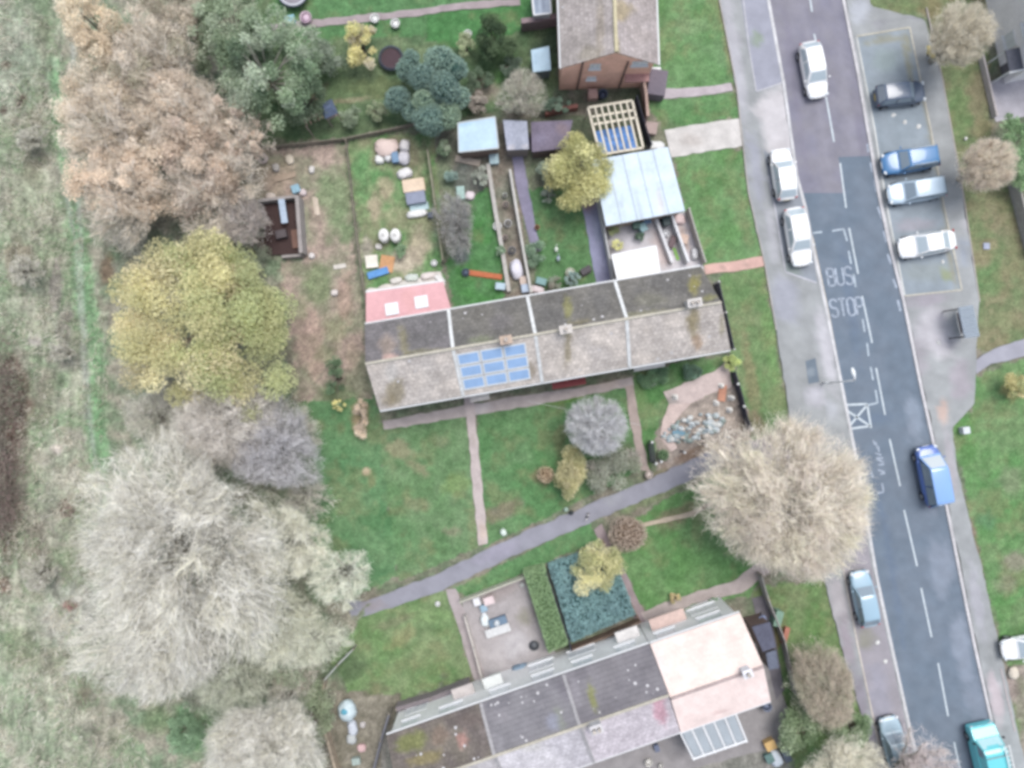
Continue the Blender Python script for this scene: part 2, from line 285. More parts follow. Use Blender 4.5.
SPOTS = [
 # meadow: dry streaks, green band, wheel track, red brown bramble ground
 (86, 300, 14, 110, -8, (112, 160, 112), .7), (98, 440, 12, 70, -4, (112, 160, 112), .7), (58, 110, 10, 90, -6, (116, 160, 116), .6),
 (30, 200, 34, 70, 0, (176, 174, 156), .5), (12, 60, 40, 60, 0, (158, 164, 150), .5), (60, 480, 26, 60, 0, (168, 164, 152), .5), (70, 620, 34, 50, 0, (176, 172, 166), .6),
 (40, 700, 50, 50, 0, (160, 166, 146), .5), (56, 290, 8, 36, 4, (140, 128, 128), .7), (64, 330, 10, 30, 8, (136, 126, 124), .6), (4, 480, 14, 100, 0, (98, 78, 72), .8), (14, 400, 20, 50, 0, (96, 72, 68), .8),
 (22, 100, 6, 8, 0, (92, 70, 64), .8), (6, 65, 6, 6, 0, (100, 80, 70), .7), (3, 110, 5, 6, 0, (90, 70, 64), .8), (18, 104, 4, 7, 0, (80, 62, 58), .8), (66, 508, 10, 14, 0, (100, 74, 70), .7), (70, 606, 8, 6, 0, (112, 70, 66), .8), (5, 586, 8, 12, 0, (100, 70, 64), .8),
 (36, 340, 9, 7, 0, (198, 190, 184), .7), (58, 450, 8, 8, 0, (196, 184, 176), .7), (84, 690, 10, 22, 10, (110, 100, 84), .6), (190, 735, 22, 34, 0, (104, 150, 100), .7), (160, 720, 20, 20, 0, (110, 130, 92), .6),
 (108, 270, 8, 22, 0, (112, 88, 70), .7),
 (34, 150, 16, 40, 0, (120, 116, 98), .6), (20, 260, 18, 30, 0, (128, 112, 100), .6), (44, 400, 14, 34, 0, (134, 126, 112), .5), (34, 560, 18, 40, 0, (132, 122, 110), .6), (60, 660, 30, 20, 0, (120, 116, 100), .5), (20, 650, 20, 26, 0, (110, 124, 92), .6), (46, 40, 12, 26, 0, (124, 122, 104), .5), (110, 735, 20, 26, 0, (126, 120, 106), .5),
 # the building plot: green regrowth over trodden earth
 (336, 200, 22, 40, 0, (120, 146, 104), .7), (318, 285, 16, 22, 0, (126, 142, 104), .7), (335, 330, 14, 18, 0, (150, 150, 118), .5), (310, 340, 18, 40, -6, (182, 156, 144), .6), (345, 300, 10, 30, 0, (176, 150, 136), .6), (320, 225, 12, 20, 0, (170, 150, 140), .5), (352, 355, 8, 20, 0, (178, 160, 142), .5), (300, 310, 10, 16, 0, (130, 140, 106), .5), (325, 355, 12, 10, 0, (128, 140, 104), .5), (346, 235, 8, 16, 0, (112, 140, 98), .6), (275, 175, 20, 18, 0, (184, 168, 146), .5), (270, 235, 20, 16, 0, (92, 70, 66), .8), (336, 395, 20, 12, 0, (104, 132, 88), .6),
 (360, 418, 10, 20, 4, (186, 160, 132), .85), (366, 472, 5, 5, 0, (214, 192, 164), .9), (372, 478, 6, 10, 0, (160, 150, 112), .5), (348, 500, 30, 20, 0, (124, 158, 116), .5), (310, 440, 10, 40, 0, (92, 130, 84), .6), (380, 520, 20, 14, 0, (84, 130, 84), .5),
 # first rear garden
 (405, 260, 26, 16, 0, (196, 182, 166), .8), (420, 245, 14, 20, 0, (184, 170, 150), .6), (386, 190, 10, 16, 0, (186, 166, 144), .6), (374, 208, 8, 14, 0, (182, 166, 144), .6), (430, 262, 8, 12, 0, (110, 152, 96), .7), (360, 170, 10, 24, 0, (104, 146, 96), .7), (425, 290, 18, 8, -10, (214, 206, 198), .7), (405, 155, 26, 24, 0, (150, 128, 116), .6), (366, 250, 8, 14, 0, (176, 164, 158), .6),
 (455, 225, 22, 40, 0, (136, 138, 124), .7), (462, 255, 10, 12, 0, (126, 128, 138), .6), (470, 180, 22, 20, 0, (108, 116, 112), .6), (445, 175, 12, 30, 0, (112, 132, 100), .6),
 # lawns: worn and mossy places
 (400, 450, 18, 10, 30, (160, 152, 124), .7), (418, 468, 14, 6, 35, (158, 150, 122), .7), (442, 442, 9, 9, 0, (150, 156, 126), .5), (415, 505, 16, 8, 10, (150, 146, 118), .5), (452, 532, 12, 6, 0, (150, 140, 122), .6), (455, 485, 16, 14, 0, (136, 158, 96), .5), (400, 540, 20, 20, 0, (96, 144, 94), .4), (300, 470, 8, 60, -4, (110, 128, 96), .4),
 (522, 450, 14, 14, 0, (128, 158, 116), .5), (540, 478, 10, 10, 0, (146, 124, 100), .6), (556, 400, 30, 6, -10, (112, 150, 72), .6), (572, 395, 14, 5, 0, (140, 160, 64), .6), (560, 440, 8, 20, 10, (128, 116, 90), .5), (500, 512, 26, 9, -24, (140, 126, 116), .8), (618, 455, 20, 14, -15, (108, 112, 92), .7),
 (700, 395, 12, 6, 0, (176, 164, 156), .4), (640, 400, 8, 18, 0, (132, 156, 104), .5), (655, 388, 18, 8, 0, (84, 132, 76), .5),
 (727, 30, 7, 60, -8, (146, 146, 110), .7), (690, 25, 20, 12, 0, (140, 164, 122), .5), (700, 60, 22, 10, 0, (116, 158, 104), .4), (738, 200, 8, 46, -12, (136, 152, 108), .5), (700, 210, 18, 30, 0, (100, 144, 86), .4), (752, 380, 7, 60, -9, (148, 140, 108), .7), (770, 340, 8, 60, -9, (116, 158, 94), .5), (780, 400, 12, 18, 0, (138, 144, 104), .5), (752, 425, 16, 14, 0, (142, 124, 108), .7),
 (700, 452, 40, 7, -22, (126, 104, 88), .8), (660, 474, 20, 6, -20, (122, 112, 92), .7), (650, 500, 40, 6, -22, (122, 140, 96), .5), (680, 515, 26, 12, -22, (144, 126, 108), .7), (745, 470, 30, 12, -20, (150, 122, 112), .6), (750, 545, 26, 18, 0, (140, 134, 104), .5), (700, 560, 30, 16, 0, (112, 160, 96), .5),
 (400, 640, 20, 9, -40, (160, 152, 112), .5), (395, 622, 30, 5, -18, (140, 136, 112), .5), (430, 615, 20, 8, 0, (128, 160, 104), .5), (350, 668, 22, 16, 0, (92, 110, 82), .7), (444, 676, 5, 4, 0, (104, 116, 96), .7), (375, 690, 16, 8, 0, (116, 116, 92), .6),
 (815, 625, 14, 30, 0, (98, 142, 78), .5), (800, 600, 20, 12, 0, (138, 148, 110), .5), (776, 640, 6, 20, 10, (150, 110, 90), .5),
 (930, 70, 10, 40, -8, (150, 140, 104), .5), (905, 8, 26, 8, 0, (118, 140, 94), .6), (930, 5, 14, 14, 0, (150, 136, 104), .7), (960, 115, 14, 26, 0, (104, 142, 88), .6), (985, 130, 10, 14, 0, (140, 130, 100), .6), (1000, 220, 10, 30, -14, (150, 140, 116), .6), (990, 280, 16, 20, 0, (110, 148, 96), .6), (1005, 320, 20, 14, 0, (146, 148, 112), .6), (990, 245, 10, 8, 0, (164, 150, 122), .6), (1014, 388, 14, 16, 0, (164, 150, 104), .7),
 (964, 432, 12, 40, -8, (94, 146, 80), .6), (1010, 480, 14, 16, 0, (140, 148, 120), .5), (1014, 560, 14, 12, 0, (160, 148, 136), .7), (1008, 585, 14, 12, 0, (150, 142, 128), .6), (985, 520, 12, 12, 0, (96, 138, 104), .5), (1000, 610, 14, 20, 0, (96, 144, 82), .5), (1012, 735, 10, 30, 0, (104, 134, 84), .7), (1008, 690, 12, 14, 0, (150, 134, 130), .6), (978, 560, 4, 60, -9, (146, 126, 108), .6),
 (330, 95, 30, 30, 0, (98, 118, 82), .6), (375, 88, 30, 14, 0, (112, 122, 84), .6), (318, 95, 6, 16, 30, (150, 136, 118), .6), (350, 100, 30, 3, -6, (160, 148, 124), .6), (500, 60, 30, 24, 0, (70, 92, 62), .7), (505, 78, 10, 10, 0, (96, 138, 78), .6), (485, 92, 26, 9, -6, (166, 152, 142), .7), (550, 45, 20, 20, 0, (70, 86, 72), .7), (570, 105, 30, 6, -5, (84, 90, 76), .6), (640, 95, 40, 8, 0, (86, 98, 76), .6), (665, 130, 20, 14, 0, (120, 120, 100), .5),
]
gcol = blobs(gpx, gpy, gcol, SPOTS, 40)
# grain along the meadow: combed vertical streaks and mottling
mead = gid == 1
st = (vn(gpx * 2.2, gpy * .35, 7, 5) - .5) * .5 + (vn(gpx, gpy, 5, 6) - .5) * .55 + (vn(gpx, gpy, 40, 8) - .5) * .3
gcol[mead] *= (1 + st[mead])[:, None]
lawn = np.array([r[0] == 'lawn' for r in REG])[gid]
gcol[lawn] *= (1 + (vn(gpx, gpy, 6, 15) - .5)[lawn] * .22 + (vn(gpx, gpy, 2.2, 16) - .5)[lawn] * .22)[:, None]
rest = ~(mead | lawn)
gcol[rest] *= (1 + (vn(gpx, gpy, 5, 25) - .5)[rest] * .4 + (vn(gpx, gpy, 2., 26) - .5)[rest] * .3)[:, None]
# two wheel tracks through the meadow
for tr in ([(72, 0), (74, 120), (80, 230), (84, 320), (90, 420), (99, 480), (104, 540)], [(66, 190), (76, 250), (82, 330), (86, 420)]):
    tx = np.interp(gpy, [p[1] for p in tr], [p[0] for p in tr]); w = np.exp(-((gpx - tx) / 2.4) ** 2) * ((gpy > tr[0][1]) & (gpy < tr[-1][1]))
    gcol = gcol * (1 - .6 * w[:, None]) + np.array(A(172, 176, 168)) * .6 * w[:, None]
gcol[lawn] *= .86
lw = np.clip((fbm(gpx, gpy, 17, 61) - .54) * 5, 0, 1)[:, None] * .42; lk = np.clip((fbm(gpx, gpy, 11, 67) - .56) * 5, 0, 1)[:, None] * .30
gcol[lawn] = (gcol * (1 - lw) + np.array(A(142, 140, 104)) * .86 * lw)[lawn]; gcol[lawn] = (gcol * (1 - lk) + np.array(A(74, 112, 70)) * lk)[lawn]
lum = gcol @ np.array((.2, .7, .1)); gcol = gcol * .96 + lum[:, None] * .04
gz = -.03 + (vn(gpx, gpy, 8, 30) - .5) * .03
wild = (gid == 1) | (gid == 2)
gz[wild] += (fbm(gpx, gpy, 30, 31) - .4)[wild] * .35 + (vn(gpx, gpy, 4, 33) - .5)[wild] * .12
cell = (np.arange(ny)[:, None] * (nx + 1) + np.arange(nx)[None, :]).ravel()
quad = np.stack([cell, cell + 1, cell + nx + 2, cell + nx + 1], 1)
cid = gid[cell]
for k, (nm, *_r) in enumerate(REG):
    q = quad[cid == k]
    if not len(q): continue
    u, inv = np.unique(q.ravel(), return_inverse=True)
    me = np_mesh(nm, np.stack([gx[u], gy[u], gz[u]], 1), inv.reshape(-1, 4), gcol[u])
    struct(nm, me, ROUGH if nm in ('meadow', 'woodland_floor') else SOIL, True)

# ------------------------------------------------------------------ hard surfaces: strips between two pixel polylines
def resample(poly, t):
    p = np.array(poly, float); d = np.r_[0, np.cumsum(np.hypot(*np.diff(p, axis=0).T))]; d /= d[-1]
    return np.stack([np.interp(t, d, p[:, 0]), np.interp(t, d, p[:, 1])], 1)
def strip(name, Lp, Rp, z, col, m, patches=(), jit=0., step=.35, skirt=.0, var=.10, seed=0, col2=None, fade=None):
    L0 = np.array(Lp, float); n = max(2, int(np.hypot(*np.diff(L0, axis=0).T).sum() / S / step))
    t = np.linspace(0, 1, n + 1); a = resample(Lp, t); b = resample(Rp, t)
    wid = np.hypot(*(b - a).T).mean() / S; k = max(2, int(wid / step))
    if jit:
        a = a + (np.stack([vn(a[:, 0], a[:, 1], 7, seed + 1), vn(a[:, 0], a[:, 1], 7, seed + 2)], 1) - .5) * 2 * jit
        b = b + (np.stack([vn(b[:, 0], b[:, 1], 7, seed + 3), vn(b[:, 0], b[:, 1], 7, seed + 4)], 1) - .5) * 2 * jit
    s = np.linspace(0, 1, k + 1)
    g = a[:, None, :] * (1 - s)[None, :, None] + b[:, None, :] * s[None, :, None]
    px, py = g[..., 0].ravel(), g[..., 1].ravel()
    c = np.tile(np.array(A(*col)), (len(px), 1))
    if col2:
        w = np.clip((fbm(px, py, 18, seed + 7) - .5) * 2.4 + .5, 0, 1)[:, None]; c = c * (1 - w) + np.array(A(*col2)) * w
    c = blobs(px, py, c, patches, seed)
    c *= (1 + (fbm(px, py, 9, seed + 5) - .5) * 2 * var)[:, None]
    V = np.stack([(px - CX) / S, (CY - py) / S, np.full(len(px), z)], 1)
    i = (np.arange(n)[:, None] * (k + 1) + np.arange(k)[None, :]).ravel()
    F = np.stack([i, i + k + 1, i + k + 2, i + 1], 1)
    if skirt:
        e = np.r_[np.arange(k + 1), np.arange(1, n + 1) * (k + 1) + k, np.arange(k - 1, -1, -1) + n * (k + 1), np.arange(n - 1, 0, -1) * (k + 1)]
        o = len(V); V = np.r_[V, V[e] - (0, 0, skirt)]; c = np.r_[c, c[e]]; m_ = len(e); j = np.arange(m_)
        F = np.r_[F, np.stack([e[j], e[(j + 1) % m_], o + (j + 1) % m_, o + j], 1)]
    return struct(name, np_mesh(name, V, F, c), m)
def kerb(poly, w=.14, h=.115, col=(196, 194, 196), z=-.05, closed=False):
    pts = [P(*p) for p in poly]; m = MB()
    for a, b in zip(pts, pts[1:] + ([pts[0]] if closed else [])): m.bar((a[0], a[1], z), (b[0], b[1], z), w, h - z)
    o = m.build('kerb', mat('kerb_stone_%d_%d_%d' % col, A(*col), rough=.9, amt=.12, scale=5., amt2=.14, scale2=.7, world=True))
    return tag(o, kind='structure')

RL = [(728, -220), (752, -100), (768, 0), (783, 82), (796, 175), (805, 208), (812, 245), (826, 310), (841, 384), (858, 470), (876, 576), (893, 655), (911, 736), (930, 800), (975, 980)]
RR = [(800, -220), (824, -100), (843, 0), (857, 70), (878, 192), (888, 240), (903, 300), (920, 384), (939, 470), (960, 576), (974, 645), (991, 721), (1008, 790), (1055, 980)]
def along(poly, y):
    return float(np.interp(y, [p[1] for p in poly], [p[0] for p in poly]))
BLUE, OLD = (112, 125, 139), (142, 140, 149)
road_p = [(914, 420, 9, 28, -8, (150, 160, 174), .6), (930, 505, 7, 14, -8, (144, 152, 166), .5), (940, 565, 14, 34, -8, (150, 158, 172), .55), (962, 650, 11, 40, -10, (152, 160, 174), .6), (975, 700, 14, 26, -10, (142, 150, 164), .5), (985, 735, 9, 12, 0, (150, 140, 156), .6),
          (868, 420, 30, 6, -8, (104, 120, 142), .4), (890, 560, 5, 90, -9, (104, 120, 142), .5), (850, 300, 6, 70, -8, (102, 118, 140), .4)]
strip('road', RL, RR, .01, BLUE, TAR, road_p, step=.3, var=.05, seed=60, col2=(118, 129, 142))
# the older surfacing up the road ends at a straight joint: the left lane at y 193, the right lane at y 156
CL = [(764, -220), (788, -100), (806, 0), (820, 70), (835, 142), (838, 157), (845.5, 193)]
strip('road', RL[:4] + [(796, 175), (801.5, 193)], CL, .015, OLD, TAR, [(795, 90, 4, 120, -8, (132, 128, 144), .4), (812, 60, 5, 150, -8, (152, 150, 160), .4)], var=.06, seed=61, col2=(134, 133, 147))
strip('road', CL[:6], RR[:4] + [(871, 156)], .015, OLD, TAR, [(845, 80, 5, 150, -8, (152, 150, 160), .4), (858, 120, 4, 60, -8, (132, 128, 142), .4)], var=.06, seed=62, col2=(134, 133, 147))
kerb(RL, .24, .11, (206, 206, 208)); kerb(RR, .24, .11, (204, 202, 204))

PAVE, PAVE2 = (165, 168, 169), (153, 156, 157)
# left of the road: wide pavement, a darker bay, a pale crossover, then pavement down past the tree
LP = [(668, -220), (698, -100), (719, 0), (736, 85), (748, 192), (764, 262), (776, 330), (790, 420), (806, 500), (824, 580), (845, 662), (874, 756), (905, 860), (940, 980)]
strip('pavement', LP, [(x - 1.5, y) for x, y in RL], .085, PAVE, TAR,
      [(778, 120, 22, 46, -10, (206, 202, 204), .9, .35), (735, 60, 8, 80, -8, (190, 188, 196), .6), (826, 350, 9, 50, -10, (198, 196, 202), .8, .6), (816, 395, 12, 14, 0, (196, 194, 202), .7), (832, 410, 8, 12, 0, (190, 192, 200), .6), (802, 440, 22, 16, 0, (160, 150, 160), .7), (786, 300, 14, 30, -10, (168, 170, 184), .6), (772, 235, 6, 36, -8, (186, 186, 194), .6), (756, 170, 8, 40, -8, (166, 168, 182), .6), (838, 600, 10, 26, -10, (190, 182, 186), .6), (846, 640, 8, 30, -10, (160, 148, 158), .7), (860, 700, 8, 40, -10, (142, 136, 148), .8), (872, 745, 8, 30, -10, (136, 130, 144), .8), (828, 500, 20, 40, -10, (164, 158, 166), .5)],
      jit=1., step=.35, skirt=.12, seed=62, col2=PAVE2)
strip('parking_bay', [(738, -40), (741, 0), (748, 50), (756, 92)], [(763, -40), (768, 2), (776, 46), (782, 82)], .092, (160, 162, 174), TAR, [(757, 38, 6, 10, 0, (140, 156, 132), .7), (752, 70, 8, 12, 0, (150, 152, 164), .5)], seed=63)
strip('parking_bay', [(763, 150), (768, 176), (775, 210), (785, 272)], [(794, 170), (799, 190), (806, 216), (817, 283)], .092, (146, 152, 160), TAR, [(790, 270, 10, 14, 0, (138, 150, 140), .6)], seed=64)
strip('parking_bay', [(832, 520), (844, 576), (857, 644), (880, 752), (910, 870)], [(862, 516), (873, 576), (888, 644), (908, 736), (938, 860)], .092, (158, 154, 160), TAR, [(866, 640, 10, 12, 0, (140, 140, 124), .7), (880, 700, 14, 40, -10, (156, 156, 170), .6)], seed=65)
# right of the road: bay, pavement round it, plaza by the shelter
BRp = [(857, 70), (878, 192), (888, 240), (903, 298), (921, 384), (940, 470), (961, 576), (975, 645), (992, 721), (1009, 790), (1056, 980)]
strip('pavement', [(801.5, -220), (825.5, -100), (845, 0)] + [(x + 1.5, y) for x, y in BRp], [(828, -220), (852, -100), (870, 6), (924, 20), (942, 80), (961, 190), (978, 300), (974, 404), (951, 428), (957, 470), (984, 580), (1000, 650), (1018, 735), (1036, 800), (1082, 980)], .085, (168, 171, 172), TAR,
      [(930, 330, 22, 30, 0, (198, 194, 200), .7), (925, 300, 26, 8, -8, (160, 152, 162), .6), (945, 345, 16, 18, 0, (206, 202, 206), .7), (918, 360, 8, 24, -8, (166, 158, 166), .6), (951, 343, 4, 6, 0, (138, 138, 146), .8), (944, 318, 6, 10, 0, (156, 152, 162), .6), (960, 380, 12, 26, 0, (168, 160, 168), .7), (943, 412, 6, 16, 0, (206, 178, 164), .7), (964, 250, 6, 20, 0, (150, 158, 172), .7), (964, 225, 6, 6, 0, (206, 202, 208), .6), (918, 14, 8, 8, 0, (140, 140, 150), .7), (878, 24, 12, 5, -5, (150, 150, 156), .6), (860, 12, 10, 16, 0, (192, 196, 206), .6), (996, 700, 8, 30, -10, (204, 190, 194), .7), (950, 460, 5, 40, -9, (186, 178, 184), .5), (976, 600, 8, 40, -10, (182, 180, 190), .5)],
      jit=.8, step=.35, skirt=.12, seed=66, col2=(154, 157, 158))
strip('parking_bay', [(856, 37), (874, 130), (886, 205), (904, 296)], [(909, 28), (930, 130), (943, 205), (961, 290)], .092, (150, 160, 168), TAR,
      [(908, 60, 4, 44, -9, (156, 152, 124), .7), (929, 130, 3.5, 60, -9, (156, 150, 124), .7), (948, 240, 3.5, 60, -9, (156, 150, 124), .7), (884, 40, 26, 4, -8, (152, 148, 120), .6), (885, 60, 18, 16, 0, (148, 162, 160), .6), (914, 225, 22, 8, -8, (164, 158, 166), .6), (925, 272, 26, 12, -8, (150, 158, 158), .7), (905, 120, 20, 20, 0, (152, 164, 172), .5), (875, 110, 4, 60, -9, (140, 152, 160), .5), (945, 275, 6, 10, 0, (150, 158, 120), .8)], seed=67)
kerb([(856, 37), (874, 130), (886, 205), (904, 296)], .14, .12, (206, 208, 206)); kerb([(909, 28), (930, 130), (943, 205), (961, 290), (904, 296)], .13, .125, (194, 190, 178)); kerb([(856, 37), (909, 28)], .13, .12, (190, 186, 172))
kerb([(768, 176), (775, 210), (785, 272), (816, 283)], .12, .112, (196, 196, 204)); kerb([(832, 520), (844, 576), (857, 644), (880, 752), (910, 870)], .12, .112, (200, 192, 184))
kerb([(743, 0), (749, 50), (756, 92), (783, 83)], .1, .108, (190, 190, 196))
kerb([(926, 8), (942, 80), (962, 190), (979, 302)], .08, .11, (186, 178, 174)); kerb([(1000, 668), (1014, 731)], .1, .12, (190, 180, 180))
kerb(LP[2:7], .07, .1, (184, 178, 172))

# footpaths and yards
FP = [(345, 598), (366, 602), (440, 572), (520, 534), (600, 500), (660, 474), (720, 447), (752, 440)]
FP2 = [(352, 618), (372, 614), (446, 588), (526, 550), (606, 516), (668, 490), (730, 462), (760, 456)]
strip('footpath', FP, FP2, .02, (150, 150, 160), TAR, [(612, 498, 10, 10, -20, (160, 162, 166), .5), (500, 552, 30, 8, -22, (164, 160, 176), .6), (372, 606, 14, 8, 0, (150, 140, 142), .6), (720, 455, 30, 8, -22, (138, 138, 152), .6)], jit=1.3, step=.3, skirt=.08, seed=68)
strip('footpath', [(745, 442), (800, 428)], [(752, 462), (812, 470)], .018, (160, 152, 164), TAR, jit=1., seed=69)
strip('footpath', [(975, 361), (985, 353), (1003, 345), (1024, 339), (1160, 300)], [(976, 374), (990, 364), (1006, 361), (1026, 355), (1165, 318)], .08, (164, 164, 174), TAR, jit=.8, skirt=.1, seed=70)
strip('garden_path', [(382, 421), (462, 406), (540, 393), (600, 384), (632, 376)], [(384, 430), (464, 417), (542, 404), (602, 392), (634, 385)], .02, (182, 172, 170), SLAB, [(600, 384, 20, 8, -8, (196, 182, 172), .6), (480, 408, 14, 8, 0, (196, 190, 192), .6)], jit=1., skirt=.06, seed=71)
strip('garden_path', [(464, 396), (468, 430), (472, 480), (479, 546)], [(473, 394), (477, 430), (482, 480), (488, 544)], .026, (192, 180, 178), SLAB, [(473, 440, 6, 8, 0, (176, 166, 160), .6), (478, 500, 6, 10, 0, (204, 194, 190), .6), (483, 532, 5, 12, 0, (196, 176, 160), .6)], jit=1., skirt=.06, seed=72)
strip('garden_path', [(625, 386), (630, 420), (634, 444), (640, 470)], [(634, 385), (639, 420), (643, 444), (650, 472)], .024, (172, 158, 152), SLAB, jit=1.2, skirt=.06, seed=73)
strip('garden_path', [(660, 89), (700, 87), (731, 83)], [(661, 99), (702, 96), (733, 91)], .02, (188, 178, 182), SLAB, jit=.7, skirt=.06, seed=74)
strip('driveway', [(664, 130), (700, 124), (740, 118)], [(672, 157), (705, 152), (744, 146)], .02, (208, 204, 200), SLAB, [(690, 140, 16, 8, 0, (186, 178, 172), .6)], jit=1., skirt=.06, seed=75)
strip('garden_path', [(704, 265), (735, 261), (762, 256)], [(706, 274), (737, 271), (765, 266)], .02, (212, 176, 166), SLAB, [(722, 268, 4, 5, 0, (160, 140, 130), .6), (744, 264, 3, 5, 0, (170, 150, 140), .6)], jit=.6, skirt=.06, seed=76)
strip('garden_path', [(270, 24), (330, 18), (400, 11), (450, 4), (520, -2)], [(272, 30), (332, 25), (402, 18), (452, 11), (520, 5)], .02, (168, 156, 158), SLAB, jit=1., skirt=.06, seed=77)
strip('garden_path', [(511, 150), (516, 185), (524, 220), (532, 252)], [(522, 150), (528, 185), (534, 220), (541, 250)], .02, (146, 142, 164), SLAB, jit=.8, skirt=.06, seed=78)
strip('garden_path', [(578, 196), (584, 215), (590, 250), (596, 284)], [(594, 192), (599, 213), (605, 250), (611, 282)], .02, (150, 152, 178), SLAB, [(588, 205, 9, 10, 0, (150, 118, 122), .8), (600, 230, 6, 20, 0, (160, 168, 190), .6)], jit=.8, skirt=.06, seed=79)
strip('patio', [(512, 140), (560, 135)], [(515, 150), (566, 150)], .02, (118, 110, 122), SLAB, jit=1., seed=80)
strip('patio', [(606, 226), (686, 212)], [(616, 286), (704, 268)], .014, (206, 202, 206), SLAB, [(660, 250, 8, 24, -10, (206, 186, 180), .6), (682, 240, 7, 22, -10, (186, 164, 152), .7), (625, 238, 14, 12, 0, (206, 204, 212), .6)], jit=.5, seed=81)
strip('patio', [(368, 300), (446, 285)], [(366, 290), (440, 272)], .022, (222, 216, 210), SLAB, [(410, 288, 18, 5, -8, (206, 212, 206), .6), (425, 262, 20, 10, 0, (192, 178, 164), .6)], jit=1.5, seed=82)
strip('yard', [(461, 600), (486, 680)], [(540, 570), (556, 656)], .014, (176, 170, 170), GRAVEL, [(515, 645, 22, 14, -18, (196, 192, 194), .8), (525, 617, 9, 12, 0, (140, 138, 122), .7), (500, 590, 20, 10, -18, (160, 150, 148), .7), (497, 655, 12, 14, 0, (190, 184, 184), .7), (534, 600, 4, 30, -10, (130, 122, 116), .6)], jit=.6, seed=83)
strip('garden_path', [(446, 590), (462, 640), (474, 680)], [(456, 588), (474, 640), (486, 680)], .022, (178, 168, 168), SLAB, jit=.8, skirt=.06, seed=84)
strip('garden_path', [(594, 530), (618, 580), (640, 632)], [(602, 524), (628, 578), (651, 628)], .022, (156, 142, 144), SLAB, [(610, 560, 5, 20, 0, (138, 124, 126), .6)], jit=1., skirt=.06, seed=85)
strip('garden_path', [(640, 612), (690, 594), (735, 580), (762, 560)], [(648, 626), (692, 604), (740, 594), (770, 572)], .024, (184, 172, 168), SLAB, jit=1.2, skirt=.06, seed=86)
strip('garden_path', [(638, 524), (690, 512), (714, 500)], [(640, 528), (692, 516), (715, 504)], .02, (190, 176, 158), SLAB, jit=.6, seed=87)
strip('gravel_path', [(663, 392), (674, 388), (712, 372), (728, 358)], [(672, 410), (690, 404), (716, 392), (732, 386)], .016, (206, 190, 186), GRAVEL, [(672, 400, 8, 8, 0, (150, 146, 142), .8)], jit=1.2, seed=88)
strip('gravel_path', [(668, 405), (662, 424), (660, 438), (672, 452)], [(692, 402), (676, 420), (668, 434), (678, 448)], .02, (206, 188, 182), GRAVEL, jit=1., seed=89)
strip('yard', [(985, 84), (996, 122)], [(1040, 60), (1060, 110)], .014, (190, 186, 192), SLAB, [(1000, 90, 10, 8, 0, (166, 164, 174), .7)], jit=.6, seed=90)
strip('yard', [(440, 735), (760, 640)], [(470, 830), (800, 740)], .01, (150, 146, 146), SLAB, jit=1., seed=91)
strip('yard', [(752, 598), (768, 594)], [(776, 700), (784, 690)], .014, (120, 116, 122), SLAB, jit=.6, seed=92)
strip('inspection_cover', [(805, 361), (808, 384)], [(815, 358), (819, 382)], .094, (120, 132, 144), TAR, [(810, 372, 5, 5, 0, (154, 164, 172), .6)], seed=93, step=.12)

# ------------------------------------------------------------------ painted markings
def mark(segs, w, m=LINE, z=.022, name='road_marking'):
    b = MB()
    for a, c in segs:
        a, c = P(*a), P(*c); b.bar((a[0], a[1], z - .004), (c[0], c[1], z - .004), w, .004)
    return tag(b.build(name, m), kind='structure')
DASH = [((808, -14), (812, 12)), ((803, -60), (800, -80)), ((814, 34), (818, 50)), ((826, 97), (834, 142)), ((840, 163), (846, 208)), ((849, 228), (858, 274)), ((862, 296), (872, 343)), ((876, 368), (885, 415)), ((889.5, 439), (900, 486)), ((904, 510), (917, 566)), ((921, 588), (931.5, 637)), ((938, 663), (948, 716)), ((954, 742), (961, 775))]
for d in DASH: mark([d], .13, LINE_W)
mark([((843.5, 229), (847, 241)), ((848.5, 251), (851, 264)), ((853.5, 274), (855.5, 287)), ((862.5, 319), (864.5, 332)), ((867, 343), (868.5, 356)), ((870.5, 367), (873, 380)), ((875.5, 390), (877.5, 403)), ((877, 403), (868, 405)), ((832, 231), (844, 229)), ((813, 233), (822, 232))], .13, LINE)
mark([((844.5, 405), (867, 404)), ((867, 404), (871, 428)), ((848.5, 429), (870, 426)), ((844.5, 409), (870, 426)), ((848.5, 427), (867, 405))], .16, LINE_W)
mark([((812, 236), (827, 306)), ((827, 306), (842, 384)), ((842, 384), (846, 404))], .12, LINE_Y, .021)
for a, c in [((867.5, 144), (868.5, 152)), ((870.5, 162), (872.5, 172)), ((874.5, 180), (876.5, 192)), ((877.5, 207), (882, 219)), ((883.5, 231), (886.5, 242)), ((887.5, 254), (891, 264)), ((893, 279), (896.5, 288)), ((897.5, 300), (900.5, 311))]:
    mark([(a, c)], .18, LINE_F)
